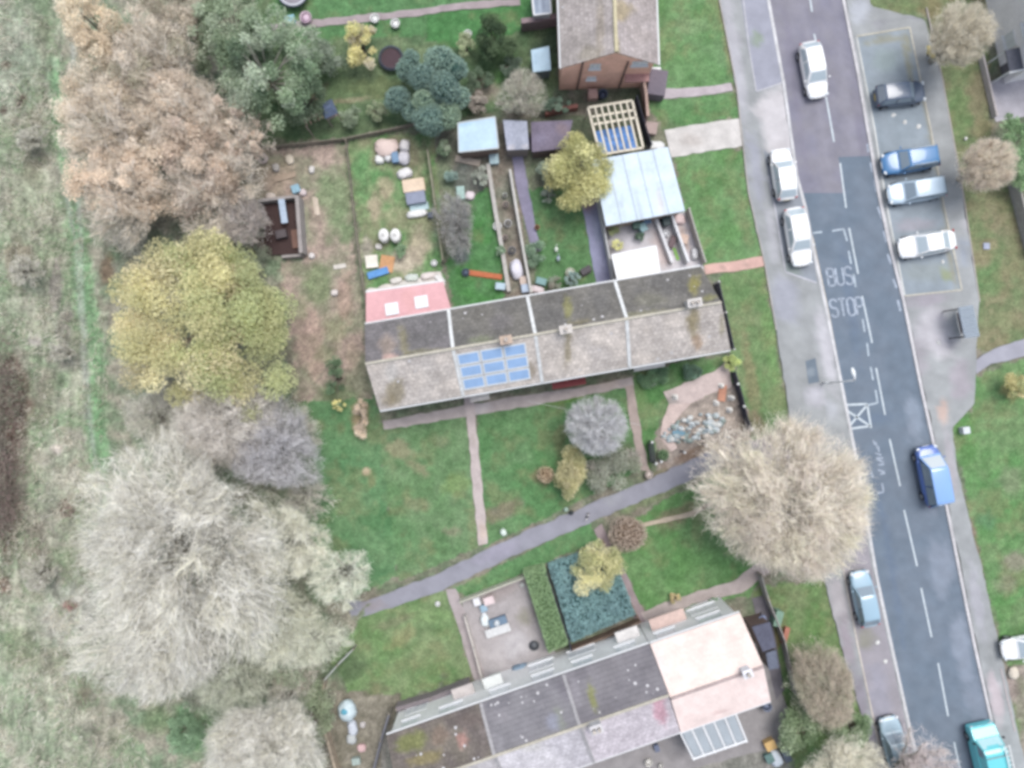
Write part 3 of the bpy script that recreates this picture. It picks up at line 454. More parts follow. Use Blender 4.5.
# worn words lower down the lane: only traces are left
mark([((873, 440), (875, 445)), ((875.5, 442), (877.5, 449)), ((878, 446), (879, 452)), ((875, 453), (881, 455)), ((876, 458), (883, 458)), ((876.5, 459), (883.5, 462)), ((878, 465), (884, 464)), ((878, 470), (884.5, 472)), ((880, 474), (885, 473)), ((882, 483), (883.5, 492)), ((883.5, 492), (877, 493.5)), ((871, 472), (873, 478))], .13, LINE_F)
GL = {'B': [[(0, 0), (0, 1), (.75, 1), (.95, .87), (.95, .66), (.75, .53), (0, .53)], [(.75, .53), (1, .4), (1, .14), (.75, 0), (0, 0)]],
      'U': [[(0, 1), (0, .18), (.22, 0), (.78, 0), (1, .18), (1, 1)]],
      'S': [[(1, .84), (.78, 1), (.22, 1), (0, .84), (0, .66), (.22, .53), (.78, .48), (1, .34), (1, .16), (.78, 0), (.22, 0), (0, .16)]],
      'T': [[(0, 1), (1, 1)], [(.5, 1), (.5, 0)]],
      'O': [[(.22, 0), (0, .18), (0, .82), (.22, 1), (.78, 1), (1, .82), (1, .18), (.78, 0), (.22, 0)]],
      'P': [[(0, 0), (0, 1), (.75, 1), (1, .86), (1, .6), (.75, .47), (0, .47)]]}
def word(txt, x, y, cw, ch, gap, skew=-.17, rise=-.09):
    for i, ch_ in enumerate(txt):
        segs = []
        for st_ in GL[ch_]:
            q = [(x + i * (cw + gap) + u * cw + v * ch * skew, y + (i * (cw + gap) + u * cw) * rise - v * ch) for u, v in st_]
            segs += list(zip(q, q[1:]))
        mark(segs, .155, LINE_F, .0225 + i * .0002, 'road_lettering')
word('BUS', 829, 286, 6.9, 17, 1.9)
word('STOP', 832, 317, 6.8, 17, 1.7)
# ================================================================== trees, shrubs, hedges
def thin(name, gain, sat, tr):
    """thin leaves and twigs: light comes through them as well as off them"""
    m, nt, b = _nodes(name)
    a = nt.nodes.new('ShaderNodeAttribute'); a.attribute_name = 'col'
    h = nt.nodes.new('ShaderNodeHueSaturation'); h.inputs['Saturation'].default_value = sat; h.inputs['Value'].default_value = gain
    nt.links.new(a.outputs['Color'], h.inputs['Color']); nt.links.new(h.outputs[0], b.inputs['Base Color'])
    b.inputs['Roughness'].default_value = .9; b.inputs['Specular IOR Level'].default_value = .1
    t = nt.nodes.new('ShaderNodeBsdfTranslucent'); nt.links.new(h.outputs[0], t.inputs['Color'])
    x = nt.nodes.new('ShaderNodeMixShader'); x.inputs[0].default_value = tr
    nt.links.new(b.outputs[0], x.inputs[1]); nt.links.new(t.outputs[0], x.inputs[2])
    nt.links.new(x.outputs[0], nt.nodes['Material Output'].inputs['Surface'])
    return m
LEAF = thin('foliage', 2.0, .64, .42)
TWIG = thin('twigs', 2.1, .8, .4)
BARK = mat('bark', A(128, 120, 110), rough=.95, amt=.25, scale=12., amt2=.1, spec=.1, bump=.3)
BARKP = mat('pale_bark', A(176, 172, 160), rough=.95, amt=.2, scale=12., amt2=.1, spec=.1, bump=.3)

def lump(rs, d, amp):
    """ragged radius factor by direction"""
    k = rs.normal(size=(14, 3)); k /= np.linalg.norm(k, axis=1)[:, None]; a = rs.uniform(-1, 1, 14)
    return 1 + amp * (np.clip(d @ k.T - .55, 0, 1) * 2.2 * a).sum(1)
def leaf_quads(rs, c, n, size, tilt=.7, aspect=.62):
    """centres c -> one quad each, facing mostly up"""
    N = len(c)
    nrm = rs.normal(size=(N, 3)) * tilt + (0, 0, 1); nrm /= np.linalg.norm(nrm, axis=1)[:, None]
    u = np.cross(nrm, rs.normal(size=(N, 3))); u /= np.linalg.norm(u, axis=1)[:, None] + 1e-9; v = np.cross(nrm, u)
    s = size * rs.uniform(.55, 1.35, N)[:, None]
    # four corners of a kite, so that no leaf is a plain rectangle
    V = np.stack([c - u * s, c + v * s * aspect * rs.uniform(.6, 1.3, N)[:, None], c + u * s, c - v * s * aspect * rs.uniform(.6, 1.3, N)[:, None]], 1)
    return V.reshape(-1, 3), np.arange(N * 4).reshape(-1, 4)
def pick(rs, pal, n):
    p = np.array([A(*c) for c in pal]); return p[rs.randint(0, len(p), n)]
def limbs(rs, base, tips, r0, mb, bend=.25, n=5):
    for t in tips:
        m = base + (t - base) * .5 + np.array([0, 0, np.linalg.norm(t - base) * bend * .5])
        mb.tube([base, m, t], [r0, r0 * .55, r0 * .18], n)
def place(px, py, h): return np.array(P(px, py, h))

def leafy_tree(name, label, px, py, rpx, H, pal, n=9000, leaf=.17, clumps=60, seed=1, cat='tree', group=None, squash=(1, 1), amp=.25, bare=.0, hub=.62, crownz=.42, trunk=.16, cl=.30, shell=.35, bark=None, rot=0., pal2=None):
    n = int(n * 1.6); leaf = max(.05, leaf * .76)
    rs = np.random.RandomState(seed); hc = H * hub
    c = place(px, py, hc); R = rpx / S * (D - hc) / D
    t = thing(name, label, cat, (c[0], c[1], -.03), group=group)
    d = rs.normal(size=(clumps, 3)); d[:, 2] = np.abs(d[:, 2]) * .9 - .25; d /= np.linalg.norm(d, axis=1)[:, None]
    r = rs.uniform(shell, 1, clumps) ** .6 * lump(rs, d, amp)
    ext = np.array([R * squash[0], R * squash[1], H * crownz])
    rc = R * cl * rs.uniform(.6, 1.25, clumps)
    K = d * np.maximum(r * (1 - cl * .5), .1)[:, None] * ext
    if rot: K[:, :2] = np.stack([K[:, 0] * cos(rot) - K[:, 1] * sin(rot), K[:, 0] * sin(rot) + K[:, 1] * cos(rot)], 1)
    tips = K + (0, 0, hc)
    tips[:, 2] = np.maximum(tips[:, 2], .25)
    w = rc ** 2; per = rs.choice(clumps, n, p=w / w.sum())
    off = rs.normal(size=(n, 3)); off /= np.linalg.norm(off, axis=1)[:, None]; off *= (rs.uniform(0, 1, n) ** .45 * rc[per])[:, None]; off[:, 2] *= .75
    C = tips[per] + off; C[:, 2] = np.maximum(C[:, 2], .06)
    V, F = leaf_quads(rs, C, n, leaf)
    bc = pick(rs, pal, clumps)
    if pal2: bc = np.where((K[:, 0] / R + rs.uniform(-.5, .5, clumps) > .1)[:, None], pick(rs, pal2, clumps), bc)
    base = bc[per] * rs.uniform(.72, 1.2, clumps)[per][:, None]
    col = (base * .8 + pick(rs, pal, n) * .2) * rs.uniform(.82, 1.18, n)[:, None]
    link('crown', np_mesh('crown', V, F, np.repeat(col, 4, 0)), LEAF, t)
    mb = MB(); tr = R * trunk * .28 + .04
    mb.tube([(0, 0, 0), (.05, .03, H * .22), (0, 0, H * .42)], [tr * 1.5, tr, tr * .8], 8)
    limbs(rs, np.array([0, 0, H * .38]), tips[:min(clumps, 24)], tr * .5, mb)
    mb.build('trunk', bark or BARK, t, True)
    return t

def twig_mesh(rs, A0, B0, w0, w1, col, sag=.12):
    """bent tapering twigs A0->B0, two quads each"""
    N = len(A0); M = (A0 + B0) / 2 + rs.normal(size=(N, 3)) * (np.linalg.norm(B0 - A0, axis=1) * sag)[:, None]
    d = B0 - A0; s = np.cross(d, rs.normal(size=(N, 3)) * .6 + (0, 0, 1)); s /= np.linalg.norm(s, axis=1)[:, None] + 1e-9
    w0 = np.broadcast_to(w0, N)[:, None]; wm = (w0 + w1) / 2
    V = np.stack([A0 - s * w0, A0 + s * w0, M - s * wm, M + s * wm, B0 - s * w1, B0 + s * w1], 1).reshape(-1, 3)
    b = np.arange(N)[:, None] * 6
    F = np.concatenate([b + [0, 1, 3, 2], b + [2, 3, 5, 4]], 0)
    return V, F, np.repeat(col, 6, 0)
def bare_tree(name, label, px, py, rpx, H, pal, n=9000, seed=1, cat='tree', group=None, squash=(1, 1), amp=.22, hub=.6, tw=.016, tl=.34, bark=None, low=.15, rot=0., boughs=26, fine=.75, droop=0.):
    rs = np.random.RandomState(seed); hc = H * hub
    c = place(px, py, hc); R = rpx / S * (D - hc) / D
    t = thing(name, label, cat, (c[0], c[1], -.03), group=group)
    root = np.array([0, 0, H * .18]); ext = np.array([R * squash[0], R * squash[1], H * (1 - hub)])
    def tr(q):
        if rot: q = np.stack([q[:, 0] * cos(rot) - q[:, 1] * sin(rot), q[:, 0] * sin(rot) + q[:, 1] * cos(rot), q[:, 2]], 1)
        return q + (0, 0, hc)
    L_ = np.random.RandomState(seed + 500)
    kd = L_.normal(size=(16, 3)); kd /= np.linalg.norm(kd, axis=1)[:, None]; ka = L_.uniform(-1, 1, 16)
    def lf(d): return 1 + amp * (1 - .85 * np.clip(d[:, 2], 0, 1)) * (np.clip(d @ kd.T - .6, 0, 1) * 2.6 * ka).sum(1)
    # boughs
    g = np.arange(boughs) + .5; ph = g * 2.39996; zz = 1 - g / boughs * (1 + low)
    bd = np.stack([np.cos(ph) * np.sqrt(1 - np.clip(zz, -1, 1) ** 2), np.sin(ph) * np.sqrt(1 - np.clip(zz, -1, 1) ** 2), zz], 1) + rs.normal(size=(boughs, 3)) * .12
    bd /= np.linalg.norm(bd, axis=1)[:, None]
    btip = tr(bd * (lf(bd) * .86)[:, None] * ext)
    mb = MB(); tr0 = R * .045 + .05
    mb.tube([(0, 0, 0), (.04, .02, H * .1), (0, 0, H * .2)], [tr0 * 1.5, tr0 * 1.05, tr0], 8)
    mids = []
    for b in btip:
        m = root + (b - root) * .45 + np.array([0, 0, np.linalg.norm(b - root) * .10]) + rs.normal(size=3) * R * .04
        mb.tube([root, m, b], [tr0 * .75, tr0 * .4, .02], 5); mids.append((m, b))
    mb.build('trunk', bark or BARK, t, True)
    # branchlets leave the boughs, twigs leave the branchlets
    n2 = boughs * 26; i = rs.randint(0, boughs, n2); f = rs.uniform(.0, .95, n2)[:, None]
    m = np.array([q[0] for q in mids])[i]; b = np.array([q[1] for q in mids])[i]
    s0 = m + (b - m) * f
    dd = (s0 - root); dd /= np.linalg.norm(dd, axis=1)[:, None]
    d2 = dd + rs.normal(size=(n2, 3)) * .55 * fine; d2 /= np.linalg.norm(d2, axis=1)[:, None]
    e2 = s0 + d2 * (R * rs.uniform(.15, .42, n2))[:, None]
    # keep them inside the crown outline
    def clampin(q, k):
        u = q - (0, 0, hc)
        if rot: u = np.stack([u[:, 0] * cos(-rot) - u[:, 1] * sin(-rot), u[:, 0] * sin(-rot) + u[:, 1] * cos(-rot), u[:, 2]], 1)
        u = u / ext; r = np.linalg.norm(u, axis=1); dn = u / r[:, None]; lim = lf(dn) * k
        u = dn * np.minimum(r, lim)[:, None] * ext
        q = tr(u); q[:, 2] = np.maximum(q[:, 2], .1); return q
    e2 = clampin(e2, .97)
    V1, F1, C1 = twig_mesh(rs, s0, e2, (.03 + R * .003), .01, pick(rs, pal, n2) * rs.uniform(.7, 1.05, n2)[:, None])
    k = rs.randint(0, n2, n); f = rs.uniform(.15, 1, n)[:, None]
    s1 = s0[k] + (e2[k] - s0[k]) * f
    d1 = (e2[k] - s0[k]); d1 /= np.linalg.norm(d1, axis=1)[:, None] + 1e-9
    rad = s1 - root; rad /= np.linalg.norm(rad, axis=1)[:, None]
    d1 = d1 * .5 + rad * .7 + rs.normal(size=(n, 3)) * .42 * fine + (0, 0, .15 - droop); d1 /= np.linalg.norm(d1, axis=1)[:, None]
    e1 = s1 + d1 * (R * tl * rs.uniform(.35, 1.1, n))[:, None]
    e1 = clampin(e1, rs.uniform(.82, 1.08, n))
    # a good part of the fine twigs fills the crown freely, so that it does not read as tufts
    m_ = int(n * .75); d0 = rs.normal(size=(m_, 3)); d0[:, 2] = np.abs(d0[:, 2]) - .3; d0 /= np.linalg.norm(d0, axis=1)[:, None]
    rr = rs.uniform(.12, 1, m_) ** .55
    p0 = tr(d0 * (rr * lf(d0) * .92)[:, None] * ext); p0[:, 2] = np.maximum(p0[:, 2], .1)
    dr = p0 - root; dr /= np.linalg.norm(dr, axis=1)[:, None]; dr = dr + rs.normal(size=(m_, 3)) * .6; dr /= np.linalg.norm(dr, axis=1)[:, None]
    p1 = clampin(p0 + dr * (R * tl * .62 * rs.uniform(.3, 1.1, m_))[:, None], rs.uniform(.84, 1.1, m_))
    s1 = np.r_[s1, p0]; e1 = np.r_[e1, p1]
    tint = np.r_[pick(rs, pal, boughs)[i[k]], pick(rs, pal, m_)]
    V2, F2, C2 = twig_mesh(rs, s1, e1, tw * .72, .004, (tint * .4 + pick(rs, pal, n + m_) * .6) * rs.uniform(.6, 1.3, n + m_)[:, None])
    link('crown', np_mesh('crown', np.r_[V1, V2], np.r_[F1, F2 + len(V1)], np.r_[C1, C2]), TWIG, t)
    return t

def lobe_bush(name, label, px, py, lobes, pal, leaf=.09, per=1500, seed=3, cat='shrub', group=None, h=1.0, core=(60, 80, 66)):
    """rounded shrub: leaf cards over the skin of overlapping balls. lobes: (px, py, r px, height of ball centre)"""
    rs = np.random.RandomState(seed)
    b = place(px, py, 0); t = thing(name, label, cat, (b[0], b[1], -.03), group=group)
    Vs, Fs, Cs = [], [], []; o = 0; mb = MB()
    for lx, ly, lr, lh in lobes:
        c = place(lx, ly, lh) - (b[0], b[1], -.03); R = lr / S * (D - lh) / D; rz = min(R * 1.0, lh + .02)
        n = int(per * max(.25, (lr / 14.) ** 2))
        d = rs.normal(size=(n, 3)); d[:, 2] = np.where(d[:, 2] < -.5, -d[:, 2], d[:, 2]); d /= np.linalg.norm(d, axis=1)[:, None]
        C = c + d * (rs.uniform(.80, 1.04, n) * lump(rs, d, .12))[:, None] * (R, R, rz)
        C[:, 2] = np.maximum(C[:, 2], .05)
        V, F = leaf_quads(rs, C, n, leaf, .8); tint = pick(rs, pal, 1)[0]
        col = (tint * .6 + pick(rs, pal, n) * .4) * rs.uniform(.7, 1.3, n)[:, None]
        Vs.append(V); Fs.append(F + o); Cs.append(np.repeat(col, 4, 0)); o += len(V)
        mb.ball(c, (R * .84, R * .84, rz * .84), 14, 9)
    link('foliage', np_mesh('foliage', np.concatenate(Vs), np.concatenate(Fs), np.concatenate(Cs)), LEAF, t)
    mb.build('branches', mat('inner_growth_%d_%d_%d' % core, A(*core), rough=1, amt=.4, scale=9., spec=.05), t, True)
    return t

def hedge(name, label, poly, h, pal, leaf=.08, dens=170, seed=5, cat='hedge', core=(62, 84, 60), top=.12, parent_kind=None):
    """clipped hedge: leaf cards over the faces of an upright block with that outline (pixels, taken at height h)"""
    rs = np.random.RandomState(seed); W_ = [place(x, y, h) for x, y in poly]; c0 = np.mean([w[:2] for w in W_], 0)
    t = thing(name, label, cat, (c0[0], c0[1], -.03))
    q = [(w[0] - c0[0], w[1] - c0[1]) for w in W_]; qa = np.array(q)
    mb = MB(); mb.prism([(x * .95, y * .95) for x, y in q], 0, h - top - .1); mb.build('stems', mat('inner_growth_%d_%d_%d' % core, A(*core), rough=1, amt=.4, scale=9., spec=.05), t)
    lo, hi = qa.min(0), qa.max(0); n = int((hi - lo).prod() * dens)
    p = rs.uniform(lo, hi, (n, 2)); p = p[inside(p[:, 0], p[:, 1], q)]
    z = h + (vn(p[:, 0], p[:, 1], .7, seed) - .5) * top * 2 + rs.normal(size=len(p)) * .025
    C = np.c_[p, z]
    for a, b in zip(qa, np.roll(qa, -1, 0)):
        m = int(np.hypot(*(b - a)) * h * dens * .8); u = rs.uniform(0, 1, (m, 1))
        C = np.r_[C, np.c_[a + (b - a) * u + rs.normal(size=(m, 2)) * .035, rs.uniform(.05, h, m)]]
    V, F = leaf_quads(rs, C, len(C), leaf, .8)
    g = (vn(C[:, 0], C[:, 1], .9, seed + 2))[:, None]; pa = np.array([A(*k) for k in pal])
    col = (pa[0] * g + pa[-1] * (1 - g)) * .6 + pick(rs, pal, len(C)) * .4
    link('foliage', np_mesh('foliage', V, F, np.repeat(col * rs.uniform(.75, 1.28, (len(C), 1)), 4, 0)), LEAF, t)
    return t

TAN = [(194, 184, 166), (206, 194, 178), (182, 172, 154), (212, 202, 190)]
PINK = [(206, 198, 186), (194, 184, 174), (214, 208, 196), (186, 174, 166), (200, 198, 172)]
WHITE = [(206, 203, 194), (190, 188, 180), (216, 213, 206), (198, 194, 174), (174, 172, 168)]
GREYB = [(202, 196, 188), (190, 184, 176), (210, 206, 198), (180, 174, 166)]
OAK = [(194, 176, 146), (186, 166, 136), (204, 190, 164), (178, 160, 132), (196, 184, 164), (206, 194, 176), (170, 164, 138)]
YEL = [(180, 174, 102), (190, 182, 112), (166, 163, 94), (198, 188, 134), (182, 168, 114)]
GRN = [(116, 142, 98), (98, 128, 86), (136, 158, 120), (84, 114, 78), (154, 168, 140)]

# --- along the street
bare_tree('bare_tree', 'large round pale pinkish bare tree overhanging the road by the footpath end', 786, 509, 87, 9., PINK, 22000, 11, amp=.3, squash=(1, .94), boughs=44, tw=.020, tl=.30, bark=BARKP, low=.3)
bare_tree('bare_tree', 'tan bare tree beside the pale walled building in the top right corner', 959, 40, 33, 6.5, [(192, 184, 164), (202, 196, 180), (178, 170, 152)], 7000, 12, amp=.25, boughs=34, bark=BARKP, squash=(1.05, .95))
bare_tree('bare_tree', 'small pinkish bare tree on the right verge in front of the green hedge', 984, 168, 30, 5.5, [(196, 184, 168), (186, 172, 160), (202, 194, 172)], 5500, 13, amp=.2, boughs=30, bark=BARKP)
leafy_tree('shrub', 'yellowing low shrub at the foot of the tan bare tree', 934, 50, 9, 1.6, [(206, 190, 96), (214, 200, 110), (196, 178, 100)], 900, .09, 14, 14, cat='shrub')
leafy_tree('shrub', 'yellow brown shrub at the right edge below the branching footpath', 1020, 386, 15, 2.2, [(186, 176, 96), (190, 170, 110), (150, 156, 90)], 1800, .10, 18, 15, cat='shrub')
bare_tree('bare_tree', 'pinkish bare tree over the roof of the dark parked car at bottom', 918, 774, 40, 6., [(196, 186, 184), (184, 172, 170), (206, 198, 192)], 3400, 16, amp=.3, boughs=30, bark=BARKP)
bare_tree('bare_tree', 'pale bare tree at the bottom edge left of the lower parking bay', 846, 772, 42, 6., [(204, 200, 184), (194, 190, 172), (212, 208, 196)], 6500, 17, amp=.3, boughs=30, bark=BARKP)
bare_tree('thicket', 'brown twiggy thicket between the pink roofed house and the bay', 822, 688, 44, 3.8, [(176, 164, 148), (164, 152, 138), (186, 174, 158), (152, 154, 128)], 9000, 18, cat='thicket', squash=(.92, 1.08), amp=.3, boughs=36, fine=1.2, tl=.28)
leafy_tree('shrub', 'dull green shrub growing up through the brown thicket', 818, 694, 34, 2.6, [(150, 156, 124), (138, 142, 116), (160, 166, 140)], 3200, .1, 40, 118, cat='shrub', squash=(.9, 1.1))
leafy_tree('shrub', 'green shrub below the brown thicket near the bottom edge', 800, 728, 26, 2.6, [(120, 146, 92), (104, 134, 80), (140, 160, 116)], 3600, .11, 34, 19, cat='shrub')
leafy_tree('shrub', 'bright green shrub touching the pavement edge left of the lower bay', 852, 728, 20, 2., [(118, 150, 88), (100, 134, 76), (150, 166, 130)], 2400, .10, 26, 20, cat='shrub')
leafy_tree('hedge', 'tall green garden hedge along the right edge behind the bare tree', 1016, 150, 20, 2.8, [(120, 160, 96), (104, 146, 84), (136, 172, 112)], 4200, .1, 40, 21, cat='hedge', squash=(.8, 2.2), rot=.2)

# --- between the terraces
bare_tree('bare_tree', 'small silver grey bare tree on the lawn in front of the solar house', 596, 428, 33, 5., [(188, 188, 190), (176, 176, 180), (198, 198, 196)], 7000, 22, amp=.16, boughs=34)
leafy_tree('shrub', 'tall yellow shrub below the silver bare tree', 571, 472, 24, 2.6, [(176, 170, 98), (188, 178, 116), (158, 158, 92), (168, 156, 110)], 4200, .10, 34, 23, cat='shrub', squash=(.66, 1.25))
leafy_tree('shrub', 'grey green shrub with reddish heart beside the footpath', 612, 470, 26, 2.0, [(150, 156, 134), (140, 146, 126), (160, 150, 142), (132, 140, 112)], 4800, .09, 34, 24, cat='shrub', squash=(1.3, .62), rot=.35)
lobe_bush('clipped_bush', 'small clipped brown bush left of the yellow shrub', 546, 475, [(546, 475, 8.5, .6)], [(178, 150, 110), (168, 140, 104), (188, 162, 124)], .06, 1400, 25, core=(110, 90, 66))
lobe_bush('clipped_bush', 'large clipped brown ball bush just below the footpath', 628, 533, [(628, 533, 18.5, .9)], [(172, 152, 132), (160, 140, 120), (182, 164, 142)], .06, 1500, 26, core=(110, 92, 76))
leafy_tree('shrub', 'round yellow green shrub at the corner of the blue green bed', 600, 566, 27, 2.8, [(192, 186, 112), (176, 174, 96), (206, 198, 138), (160, 164, 96)], 4600, .1, 32, 27, cat='shrub', squash=(.88, 1.1), hub=.7)
leafy_tree('garden_tree', 'round olive yellow garden tree beside the metal roofed garage', 578, 172, 35, 4.6, [(168, 164, 76), (182, 176, 92), (152, 152, 70), (190, 186, 112)], 8500, .11, 70, 28, squash=(.95, 1.12), amp=.12, shell=.5)
lobe_bush('conifer', 'large lobed blue green conifer behind the sheds', 428, 92,
          [(398, 100, 13, 2.2), (409, 70, 12, 2.0), (411, 60, 9, 2.4), (424, 78, 14, 3.0), (441, 62, 16, 2.8), (455, 70, 13, 2.4), (445, 88, 17, 3.2), (424, 102, 13, 2.8), (430, 120, 17, 2.4), (446, 115, 14, 2.2), (459, 98, 12, 2.0), (412, 112, 10, 2.)],
          [(104, 140, 128), (92, 126, 118), (118, 152, 134), (126, 152, 112)], .075, 1700, 29, cat='conifer', core=(56, 80, 74))
leafy_tree('shrub', 'bright yellow leaved shrub south of the upper garden path', 362, 47, 21, 2.6, [(200, 192, 96), (188, 178, 88), (180, 166, 124), (170, 160, 136)], 2600, .11, 26, 30, cat='shrub', squash=(.9, 1.15), bare=.3)
leafy_tree('conifer', 'dark green bushy conifer near the white storage lean-to', 494, 38, 22, 3., [(62, 90, 52), (52, 78, 46), (78, 104, 60)], 4600, .09, 34, 31, cat='conifer', amp=.12)
leafy_tree('shrub', 'pale green shrub left of the dark bushy conifer', 466, 48, 12, 1.6, [(150, 164, 110), (136, 152, 100), (164, 172, 126)], 1100, .09, 16, 32, cat='shrub')
bare_tree('bare_tree', 'straggly grey pink bare tree above the grey shed', 522, 96, 24, 4.5, [(186, 180, 170), (176, 168, 158), (168, 172, 150)], 3600, 33, amp=.35, boughs=22)
leafy_tree('shrub', 'dark green shrub between the flat dark shed and the brick house', 556, 106, 12, 1.8, [(104, 134, 106), (92, 122, 96), (120, 146, 118)], 1200, .09, 16, 34, cat='shrub', squash=(1.5, .7))
bare_tree('bare_tree', 'thin grey bare shrub tree in the cluttered second rear garden', 458, 226, 22, 3.4, [(156, 156, 154), (144, 146, 144), (164, 160, 156)], 3200, 35, amp=.3, boughs=22, squash=(.8, 1.3))
leafy_tree('shrub', 'soft green shrub at the foot of the purple garden path', 536, 254, 12, 1.4, [(104, 142, 104), (92, 130, 94), (120, 152, 116)], 1500, .08, 20, 36, cat='shrub', squash=(.9, 1.2))
leafy_tree('shrub', 'small lime shrub against the white flat roof', 617, 246, 7, 1.2, [(206, 204, 120), (216, 212, 140), (190, 190, 104)], 700, .07, 12, 37, cat='shrub')
leafy_tree('shrub', 'olive green shrub tucked under the metal garage eave', 613, 231, 7, 1.2, [(150, 160, 92), (164, 172, 104), (132, 146, 84)], 700, .07, 12, 38, cat='shrub')
leafy_tree('shrub', 'yellow green shrub at the gable end of the first terrace row', 730, 362, 9, 1.5, [(170, 184, 72), (186, 198, 90), (150, 168, 64)], 1300, .07, 16, 39, cat='shrub')
lobe_bush('shrub', 'small dark green round shrub beside the black bench', 663, 455, [(663, 455, 5.5, .4)], [(106, 142, 88), (92, 128, 78)], .05, 1800, 40, core=(60, 84, 54))
leafy_tree('shrub', 'leafy green border plants below the end house front wall', 655, 378, 15, .8, [(88, 136, 84), (104, 148, 92), (76, 120, 84)], 2000, .08, 26, 41, cat='border plants', squash=(1.2, .6), rot=.2)
leafy_tree('shrub', 'blue green border plants right of the end house front door', 692, 372, 12, .8, [(88, 128, 104), (104, 142, 112), (80, 116, 92)], 1300, .08, 20, 42, cat='border plants', squash=(1.3, .6), rot=.2)
leafy_tree('young_conifer', 'slim young dark green conifer on the bare building plot', 336, 378, 14, 2.8, [(84, 120, 76), (70, 106, 66), (98, 132, 86)], 1500, .07, 20, 43, cat='conifer', squash=(.7, 1.7))
leafy_tree('shrub', 'tiny yellow shrub at the edge of the bare building plot', 338, 405, 6.5, 1., [(206, 196, 96), (214, 206, 116)], 500, .07, 10, 44, cat='shrub')
leafy_tree('shrub', 'low green plants in front of the mossy bottom house', 468, 694, 7, .7, [(96, 140, 100), (84, 126, 88)], 500, .06, 10, 45, cat='border plants')
leafy_tree('shrub', 'rounded green front shrub by the cream pink house wall', 716, 602, 8, 1., [(96, 152, 84), (84, 138, 76), (112, 164, 96)], 1000, .06, 14, 46, cat='shrub', squash=(1.3, .8), rot=.3)
leafy_tree('shrub', 'light green shrub left of the rounded one by the cream pink house', 687, 612, 8, .9, [(136, 160, 88), (120, 148, 80), (150, 170, 104)], 900, .06, 14, 47, cat='shrub', squash=(1.4, .8), rot=.3)
leafy_tree('shrub', 'orange leaved shrub on the gravel path of the cream pink house', 675, 598, 6, .8, [(196, 172, 100), (184, 156, 92), (170, 160, 96)], 450, .06, 10, 48, cat='shrub', squash=(1.3, .8))
leafy_tree('shrub', 'tan brown columnar shrub at the front corner of the left end house', 361, 417, 12, 1.8, [(194, 170, 142), (182, 156, 128), (204, 182, 156)], 1500, .07, 22, 143, cat='shrub', squash=(.8, 2.0))
hedge('clipped_hedge', 'flat topped bright green clipped hedge beside the gravel yard', [(524, 573), (544, 568), (568, 644), (549, 653)], 1.6, [(122, 156, 94), (136, 166, 106), (108, 146, 88)], .055, 420, 49, core=(70, 96, 58), top=.05)
hedge('shrub_bed', 'dense blue green shrub bed filling the fenced front garden', [(549, 566), (600, 549), (612, 556), (635, 614), (572, 642)], 1.1, [(104, 152, 152), (86, 132, 134), (124, 170, 166), (96, 140, 146)], .085, 260, 50, cat='shrub bed', core=(52, 88, 88), top=.3)

for i, (x, y, r, lab, pal) in enumerate([
    (444, 150, 9, 'grey green shrub left of the pale blue roofed shed', GRN), (480, 176, 9, 'small pale shrub above the small lawn of the second rear garden', [(150, 160, 142), (166, 170, 156)]), (452, 176, 8, 'teal tinted low shrub in the second rear garden', [(120, 152, 140), (138, 164, 152)]), (466, 208, 7, 'small olive shrub beside the thin grey bare shrub tree', [(140, 150, 110), (126, 140, 100)]),
    (500, 250, 6, 'low green plant in the middle of the narrow cluttered strip', [(112, 146, 108), (126, 154, 118)]), (548, 196, 8, 'grey green plant at the upper end of the third rear lawn', [(146, 156, 138), (132, 146, 124)]), (545, 170, 10, 'pale green shrub below the dark felt roofed shed', [(140, 158, 136), (126, 146, 122)]), (572, 278, 7, 'bluish plant by the rear wall of the streaked house', [(120, 152, 148), (136, 164, 158)]), (555, 284, 8, 'pinkish green plant by the rear wall of the streaked house', [(150, 144, 128), (130, 146, 120)]),
    (350, 118, 12, 'dull green shrub between the climbing frame and the old fence', [(120, 140, 104), (134, 150, 118)]), (376, 112, 10, 'olive shrub left of the large lobed conifer', [(130, 146, 100), (144, 156, 116)]), (478, 78, 12, 'dark green shrub below the dark bushy conifer', [(86, 112, 80), (98, 122, 90)]), (510, 64, 11, 'dark shrub between the dark conifer and the small pale blue store', [(82, 104, 82), (94, 116, 92)]), (478, 102, 11, 'pinkish brown twiggy shrub right of the large lobed conifer', [(170, 156, 144), (156, 146, 132)]),
    (402, 250, 7, 'small green weeds on the trodden earth above the pink extension', [(112, 150, 98), (126, 160, 112)]), (640, 236, 5, 'tiny dark green pot plant in the courtyard', [(90, 124, 96), (104, 136, 108)]), (600, 486, 9, 'low brown green plant on the footpath verge below the grey green shrub', [(140, 136, 108), (126, 130, 100)]), (740, 448, 10, 'reddish brown plants on the verge by the big bare tree', [(150, 122, 104), (140, 126, 100)])]):
    leafy_tree('shrub', lab, x, y, r, .5 + r * .09, pal, int(26 * r * r * .4), .09, 12 + r, 300 + i, cat='shrub', amp=.35)

